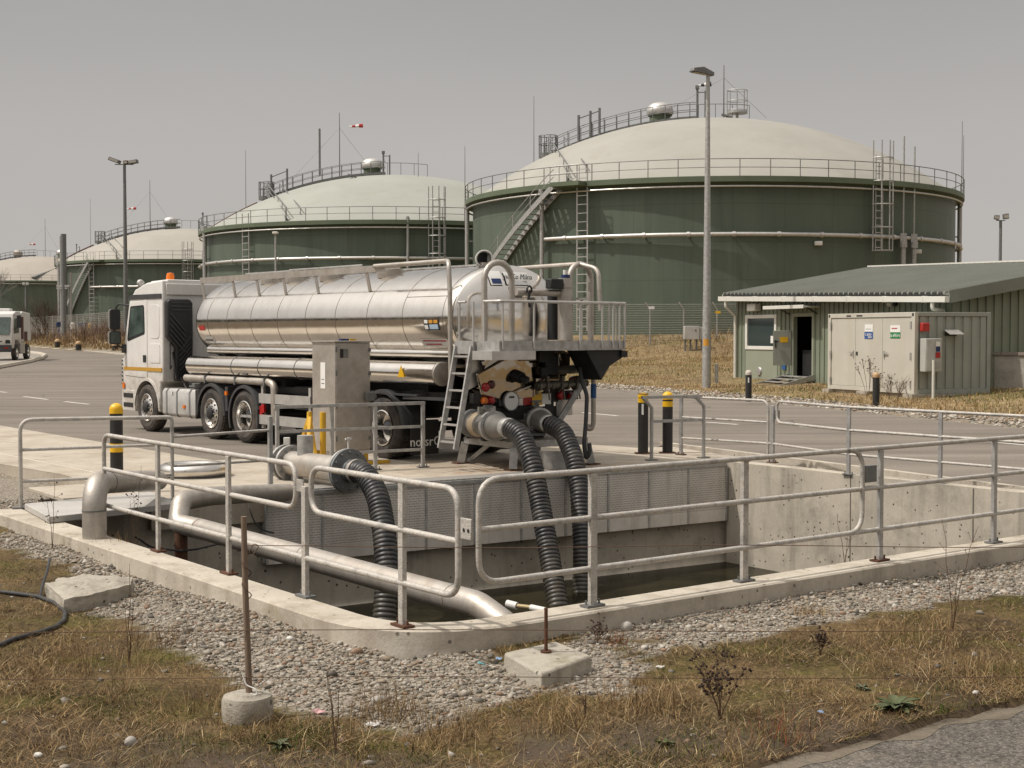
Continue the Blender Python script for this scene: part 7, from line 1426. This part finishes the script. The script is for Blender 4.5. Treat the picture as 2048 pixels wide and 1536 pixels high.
cl_ = vnoise(x, y, .55, 41) * .6 + vnoise(x, y, .18, 42) * .4; soil = zone_cols(x, y)[:, 1]; k = RNG.random(len(x)) < np.clip(cl_ * 2.0 - .35, .10, 1) * (1 - .55 * soil); x, y, cl_ = x[k], y[k], cl_[k]
gn = vnoise(x, y, .9, 43) * .6 + vnoise(x, y, .25, 44) * .4; isg = RNG.random(len(x)) < np.clip((gn - .445) * 3.2, .04, .8)
col = np.where(isg[:, None], GREEN[RNG.integers(0, 4, len(x))], STRAW[RNG.integers(0, 6, len(x))]) * RNG.uniform(.55, 1.2, (len(x), 1))
h = np.where(isg, RNG.uniform(.015, .05, len(x)), RNG.lognormal(math.log(.06), .5, len(x))) * (.6 + .9 * cl_); lean = np.where(isg, RNG.uniform(.2, .9, len(x)), RNG.uniform(.82, .998, len(x)))
blades("grass", x, y, h, RNG.uniform(.0013, .0030, len(x)), lean, col)
# loose straw tufts: many long thin dead blades from common roots
cx_, cy_ = scatter(380, 0, 0, 7.3, 13.5); k = not_hard(cx_, cy_) & outside_kerb(cx_, cy_); cx_, cy_ = cx_[k], cy_[k]; hs_ = RNG.lognormal(math.log(.11), .4, len(cx_))
rep = 42; x = np.repeat(cx_, rep) + RNG.normal(0, .035, len(cx_) * rep); y = np.repeat(cy_, rep) + RNG.normal(0, .035, len(cx_) * rep); h = np.repeat(hs_, rep) * RNG.uniform(.4, 1.3, len(x))
blades("grass", x, y, h, RNG.uniform(.0008, .0016, len(x)), RNG.uniform(.35, .99, len(x)), STRAW[RNG.integers(0, 6, len(x))] * np.repeat(RNG.uniform(.6, 1.2, (len(cx_), 1)), rep, 0), curl=.9)
for px, py, rr_, hh, n_, pal in ((235, 1112, .22, .3, 240, 0), (150, 1100, .12, .14, 160, 2), (1005 + 700, 1150, .1, .16, 140, 0), (1235, 1290, .12, .14, 160, 1), (1480, 1205, .15, .1, 120, 0), (1620, 1235, .18, .12, 220, 2), (780, 1440, .25, .3, 260, 0), (1290, 1420, .3, .3, 300, 0), (900, 1475, .3, .26, 280, 0), (1130, 1460, .3, .24, 240, 0), (1560, 1470, .3, .2, 240, 1), (1850, 1290, .4, .25, 300, 0), (1960, 1350, .4, .25, 300, 0), (120, 1330, .4, .2, 320, 0), (330, 1290, .3, .22, 240, 0), (430, 1420, .3, .22, 240, 0)):
    P = gg(px, py); x = RNG.normal(P.x, rr_ * .5, n_); y = RNG.normal(P.y, rr_ * .5, n_); pl = (STRAW, np.array([(.30, .09, .04), (.22, .10, .05), (.12, .14, .04)]), STRAW * 1.25)[pal]; blades("grass", x, y, hh * RNG.uniform(.3, 1.1, n_), RNG.uniform(.0012, .0024, n_), RNG.uniform(.1, .9, n_), pl[RNG.integers(0, len(pl), n_)] * RNG.uniform(.7, 1.1, (n_, 1)), curl=.9)
# matted dead leaves and low moss between the blades
x, y = scatter(70000, 0, 0, 7.1, 16); k = not_hard(x, y) & outside_kerb(x, y); x, y = x[k], y[k]
blades("dead_leaves", x, y, RNG.uniform(.012, .045, len(x)), RNG.uniform(.002, .006, len(x)), RNG.uniform(.85, .99, len(x)), np.array([(.10, .06, .032), (.16, .10, .05), (.065, .042, .026), (.22, .15, .085)])[RNG.integers(0, 4, len(x))] * RNG.uniform(.7, 1.2, (len(x), 1)))
x, y = scatter(210000, 0, 0, 7.1, 15); mo = vnoise(x, y, .7, 71) * .55 + vnoise(x, y, .22, 72) * .45; k = (mo > .56) & outside_kerb(x, y) & ~inpoly(x, y, PATH) & (~gravel_at(x, y) | (mo > .70)); x, y, mo = x[k], y[k], mo[k]
blades("moss", x, y, RNG.uniform(.005, .016, len(x)), RNG.uniform(.0015, .0035, len(x)), RNG.uniform(.1, .9, len(x)), np.array([(.12, .125, .022), (.16, .145, .03), (.085, .10, .02), (.10, .13, .03)])[RNG.integers(0, 4, len(x))] * RNG.uniform(.7, 1.25, (len(x), 1)))
# long single straws lying about
n0 = 420; x, y = scatter(n0, 0, 0, 7.3, 13); k = not_hard(x, y) & outside_kerb(x, y); x, y = x[k], y[k]; blades("grass", x, y, RNG.uniform(.18, .5, len(x)), RNG.uniform(.0012, .0024, len(x)), RNG.uniform(.9, .995, len(x)), np.array([(.48, .38, .24), (.40, .30, .18), (.22, .14, .09)])[RNG.integers(0, 3, len(x))])
# dry grass and weeds on the bank beyond the road
n0 = 260000; x = np.concatenate([RNG.uniform(-3, 42, n0), ]); y = RNG.uniform(36, 90, n0); d = far_d(x, y); px_ = 1024 + x / y * FPX
inb = ((x - B0.x) * bb.x + (y - B0.y) * bb.y > -.1) & ((x - B0.x) * be.x + (y - B0.y) * be.y > -.2) & ((x - B0.x) * be.x + (y - B0.y) * be.y < Ls + .3); inc = ((x - K0.x) * bb.x + (y - K0.y) * bb.y > -.1) & ((x - K0.x) * bb.x + (y - K0.y) * bb.y < KD + .1) & ((x - K0.x) * be.x + (y - K0.y) * be.y > -.1) & ((x - K0.x) * be.x + (y - K0.y) * be.y < KL + .1)
sx_ = (x - B0.x) * be.x + (y - B0.y) * be.y; dx_ = (x - B0.x) * bb.x + (y - B0.y) * bb.y; stp = (sx_ > -.6) & (sx_ < d1 + .8) & (dx_ < 0) & (dx_ > -2.4)
k = (d > 1.3) & (px_ > 1080) & (px_ < 2120) & ~inb & ~inc & ~(stp & (RNG.random(n0) < .93)); x, y, d = x[k], y[k], d[k]; cn = vnoise(x, y, 2.2, 51) * .6 + vnoise(x, y, .7, 52) * .4; tall = np.clip((d - 14) / 10, 0, 1)
k = RNG.random(len(x)) < np.clip(cn * 1.6 - .1, .15, 1); x, y, cn, tall = x[k], y[k], cn[k], tall[k]; h = RNG.lognormal(math.log(.10), .45, len(x)) * (1 + 3.2 * tall * (cn > .42)); br = np.array([(.17, .115, .075), (.13, .085, .06)])
isg = RNG.random(len(x)) < np.clip((vnoise(x, y, 3, 53) - .5) * 2, 0, .5) * (1 - tall); col = np.where((RNG.random(len(x)) < .45 * tall)[:, None], br[RNG.integers(0, 2, len(x))], STRAW[RNG.integers(0, 5, len(x))] * 1.15); col = np.where(isg[:, None], GREEN[RNG.integers(0, 4, len(x))] * 1.2, col) * RNG.uniform(.75, 1.2, (len(x), 1))
blades("grass", x, y, h, RNG.uniform(.006, .014, len(x)), RNG.uniform(.3, .97, len(x)), col)
n0 = 130000; x = RNG.uniform(-82, -14, n0); y = RNG.uniform(84, 236, n0); d = far_d(x, y); k = (d > .8) & (d < 26); x, y, d = x[k], y[k], d[k]; cn = vnoise(x, y, 5, 54) * .7 + vnoise(x, y, 1.6, 55) * .3; tall = np.clip((d - 1.6) / 3.5, 0, 1); k = RNG.random(len(x)) < np.clip(cn * 1.9 - .15, .15, 1); x, y, cn, tall = x[k], y[k], cn[k], tall[k]
h = RNG.lognormal(math.log(.30), .4, len(x)) * (1 + 4.5 * tall * cn); wb = np.array([(.20, .135, .10), (.15, .10, .078), (.25, .18, .13), (.27, .20, .14)]); col = np.where((RNG.random(len(x)) < tall)[:, None], wb[RNG.integers(0, 4, len(x))], STRAW[RNG.integers(0, 5, len(x))] * .95) * RNG.uniform(.7, 1.2, (len(x), 1))
blades("grass", x, y, h, RNG.uniform(.02, .05, len(x)), RNG.uniform(.1, .7, len(x)), col)
# ---------------------------------------------------------------- single weeds and bushes
def weed(px, py, top_py, label, n=3, heads=12, hm=SEED, spread=.16, hr=.008, lean=0., name="dry_weed"):
    P = gg(px, py); H_ = zat(top_py, P) - P.z; m = MB(); s = m
    for i in range(n):
        m.k = 0
        d_ = V((random.uniform(-1, 1) * spread + lean, random.uniform(-1, 1) * spread * .6, 1)); hh = H_ * (1 if i == 0 else random.uniform(.55, .95)); pts = [P + V((0, 0, -.02))]
        for j in range(1, 6): u = j / 5; pts.append(P + V((d_.x * hh * u ** 1.2, d_.y * hh * u, hh * u)) + V((random.uniform(-.01, .01), 0, 0)) * hh * 2)
        m.tube(pts, [.0038, .0035, .003, .0026, .0022, .0015], 5)
        for j in range(max(heads // n, 1)):
            m.k = 0; u = random.uniform(.35, 1.); k_ = min(int(u * 5), 4); b = pts[k_].lerp(pts[k_ + 1], u * 5 - k_); e_ = b + V((random.uniform(-.1, .1), random.uniform(-.06, .06), random.uniform(.02, .1))) * (.5 + hh * .6); m.tube([b, b.lerp(e_, .5) + V((0, 0, -.006)), e_], .0014, 4)
            m.k = 1
            for q in range(2): c_ = e_ + V((random.gauss(0, .006), random.gauss(0, .006), random.gauss(0, .006))); s.sphere(c_, hr * random.uniform(.6, 1.2), 6, 4)
    return tag(m.build(name, [STEM, hm]), label, "weed")
weed(448 / 4.27 + 0, 1105, 950, "thin dry weed with seed heads in front of the cover plate", 2, 12, spread=.1)
weed(270, 1118, 932, "tall thin dry weed rising against the elbow pipe", 3, 16, spread=.09)
weed(258, 1330, 1128, "slender dry stalk in the grass below the broken slab", 3, 8, spread=.12, hr=.004)
weed(1440, 1440, 1292, "dark bushy dead weed with black seed heads in the dry grass beyond the rod", 7, 90, spread=.42, hr=.0085)
weed(1640, 1310, 1262, "low dark dead weed near the gravel beside the long kerb", 6, 50, spread=.4, hr=.007)
weed(1905, 1265, 1035, "dark thorny twig standing in the dry grass near the wire", 3, 14, spread=.22, hr=.004)
weed(1690, 1130, 1028, "thin bent twig leaning at the foot of the long kerb", 3, 6, spread=.3, hr=.003)
weed(1170, 1440, 1378, "short black dead stalk in the grass below the concrete block", 2, 8, spread=.2, hr=.005)
weed(1195, 1290, 1235, "low dark weed clinging to the kerb face by the rod", 5, 40, spread=.4, hr=.006)
weed(672, 1500, 1340, "tall thin grass stalk in front of the gravel, beside the pink paper", 3, 6, STEM, .12, .003)
for i in range(3):
    P = kp_(3.2 + .55 * i, -.5, -.35); lb = (("dry umbel weed in front of the container's third door, tallest of three", "dry umbel weed before the container corner post", "dry umbel weed before the container door beside the tan bollard")[i]); m = MB(); s = m
    for j in range(4):
        d_ = V((random.uniform(-.25, .25), random.uniform(-.2, .2), 1)); m.k = 0; hh = (1.5, 1.15, .95)[i] * random.uniform(.7, 1); e_ = P + d_ * hh; m.tube([P, P.lerp(e_, .5) + V((.03, 0, 0)), e_], .007, 4)
        for k_ in range(4): m.k = 0; f_2 = e_ + V((random.uniform(-.15, .15), 0, random.uniform(-.1, .15))); m.tube([P.lerp(e_, .8), f_2], .004, 3); m.k = 1; s.sphere(f_2, (.03, .03, .012), 7, 5)
    tag(m.build("dry_weed", [STEM, SEED]), lb, "weed")
# dock plants: rosettes of broad leaves
def rosette(px, py, r, n, label, mt=LEAFG):
    P = gg(px, py); m = MB()
    for i in range(n):
        a_ = 2 * pi * i / n + random.uniform(-.3, .3); L_ = r * random.uniform(.6, 1.1); el = random.uniform(.25, 1.0); d_ = V((math.cos(a_), math.sin(a_), 0)); s_ = V((-d_.y, d_.x, 0)); vs = []
        for u, w in ((0, .02), (.3, .10), (.6, .14), (.85, .09), (1, .01)):
            c_ = P + d_ * L_ * u * math.cos(el * (1 - .3 * u)) + Z * (L_ * (math.sin(el) * u - .45 * u * u) + .015); vs += [c_ + s_ * w * L_ * 1.2, c_ + Z * -.01 * (u > 0), c_ - s_ * w * L_ * 1.2]
        m.add(vs, [(3 * j + k_, 3 * j + k_ + 1, 3 * j + k_ + 4, 3 * j + k_ + 3) for j in range(4) for k_ in range(2)])
    return tag(m.build("dock_plant", mt, sharp=180), label, "plant")
rosette(1792, 1425, .19, 30, "large green dock plant at the edge of the bare soil by the path"); rosette(1330, 1490, .07, 12, "small green rosette plant in the grass, before the dark dead weed", mat("leaf_mid", (.075, .10, .03), .6)); rosette(560, 1490, .08, 10, "small green rosette plant below the stake foot", mat("leaf_dull", (.07, .085, .035), .6)); rosette(1725, 1385, .06, 12, "small grey green rosette plant next to the big dock plant", mat("leaf_grey", (.10, .115, .07), .8))
# bare bushes
def bush(P, h, label, n=26, depth=4, r0=.07, mt=BARK, spread=.75, name="bare_bush"):
    m = MB()
    def grow(p, d, L_, r, k_):
        e_ = p + d * L_; m.tube([p, p.lerp(e_, .5) + V((random.gauss(0, .04), random.gauss(0, .04), 0)) * L_, e_], [r, r * .8, r * .6], 4, cap=False)
        if k_ == 0: return
        for i in range(3 if k_ > 1 else 4): grow(p.lerp(e_, random.uniform(.45, 1)), (d + V((random.gauss(0, .5), random.gauss(0, .5), random.gauss(.12, .3))) * spread).normalized(), L_ * random.uniform(.55, .8), r * .55, k_ - 1)
    for i in range(n): grow(P + V((random.gauss(0, .3), random.gauss(0, .3), 0)), V((random.gauss(0, .38), random.gauss(0, .38), 1)).normalized(), h * random.uniform(.28, .42), r0, depth)
    return tag(m.build(name, mt), label, "bush")
P = at(96, 668, 200); P.z -= .6; bush(P, 7.6, "leafless brown bush behind the bend fence, before the most distant tank", 12, 4, .06)
P = at(-10, 640, 230); P.z = 2; tr = thing("bare_tree", "leafless grey tree reaching into the picture behind the parked lorry", "tree", P); o = MB().tube([P, P + V((.2, 0, 3)), P + V((.1, 0, 6))], [.25, .2, .15], 8).build("trunk", BARK, tr); 
random.seed(5); b_ = bush(P + V((.1, 0, 5)), 9, "x", 7, 4, .05, mat("pale_twigs", (.22, .20, .18), .9)); b_.name = "crown"; b_.parent = tr; b_.matrix_parent_inverse = Matrix.Translation(-P); del b_['label']; del b_['category']
for px, py, Y, h, lb in ((1735 + 40, 795, 47.2, 1.25, "thin leafless shrub at the container side"), (1905, 778, 46.8, 1.0, "low leafless shrub by the end of the container side"), (1540, 690, 80, 1.6, "thin leafless shrub between the tank fence and the shed")):
    P = at(px, py, Y) if py < 700 else gp(px, py, .2); P.z = gz(P) - .05; bush(P, h, lb, 5, 3, .012, STEM)
# a far dark wood behind the viewer closes the horizon there (seen mirrored in the polished tank)
n0 = 8000; a_ = RNG.uniform(-4.05, -.25, n0); rr_ = RNG.uniform(190, 215, n0); x, y = np.cos(a_) * rr_, np.sin(a_) * rr_; hm_ = 9 + 7 * vnoise(x, y, 25, 61); z = RNG.random(n0) * hm_; sz = RNG.uniform(1.2, 2.6, n0)
pebbles("far_wood", x, y, z - .2, sz, np.array([(.05, .06, .035)]) * RNG.uniform(.6, 1.4, (n0, 1)), TINT)
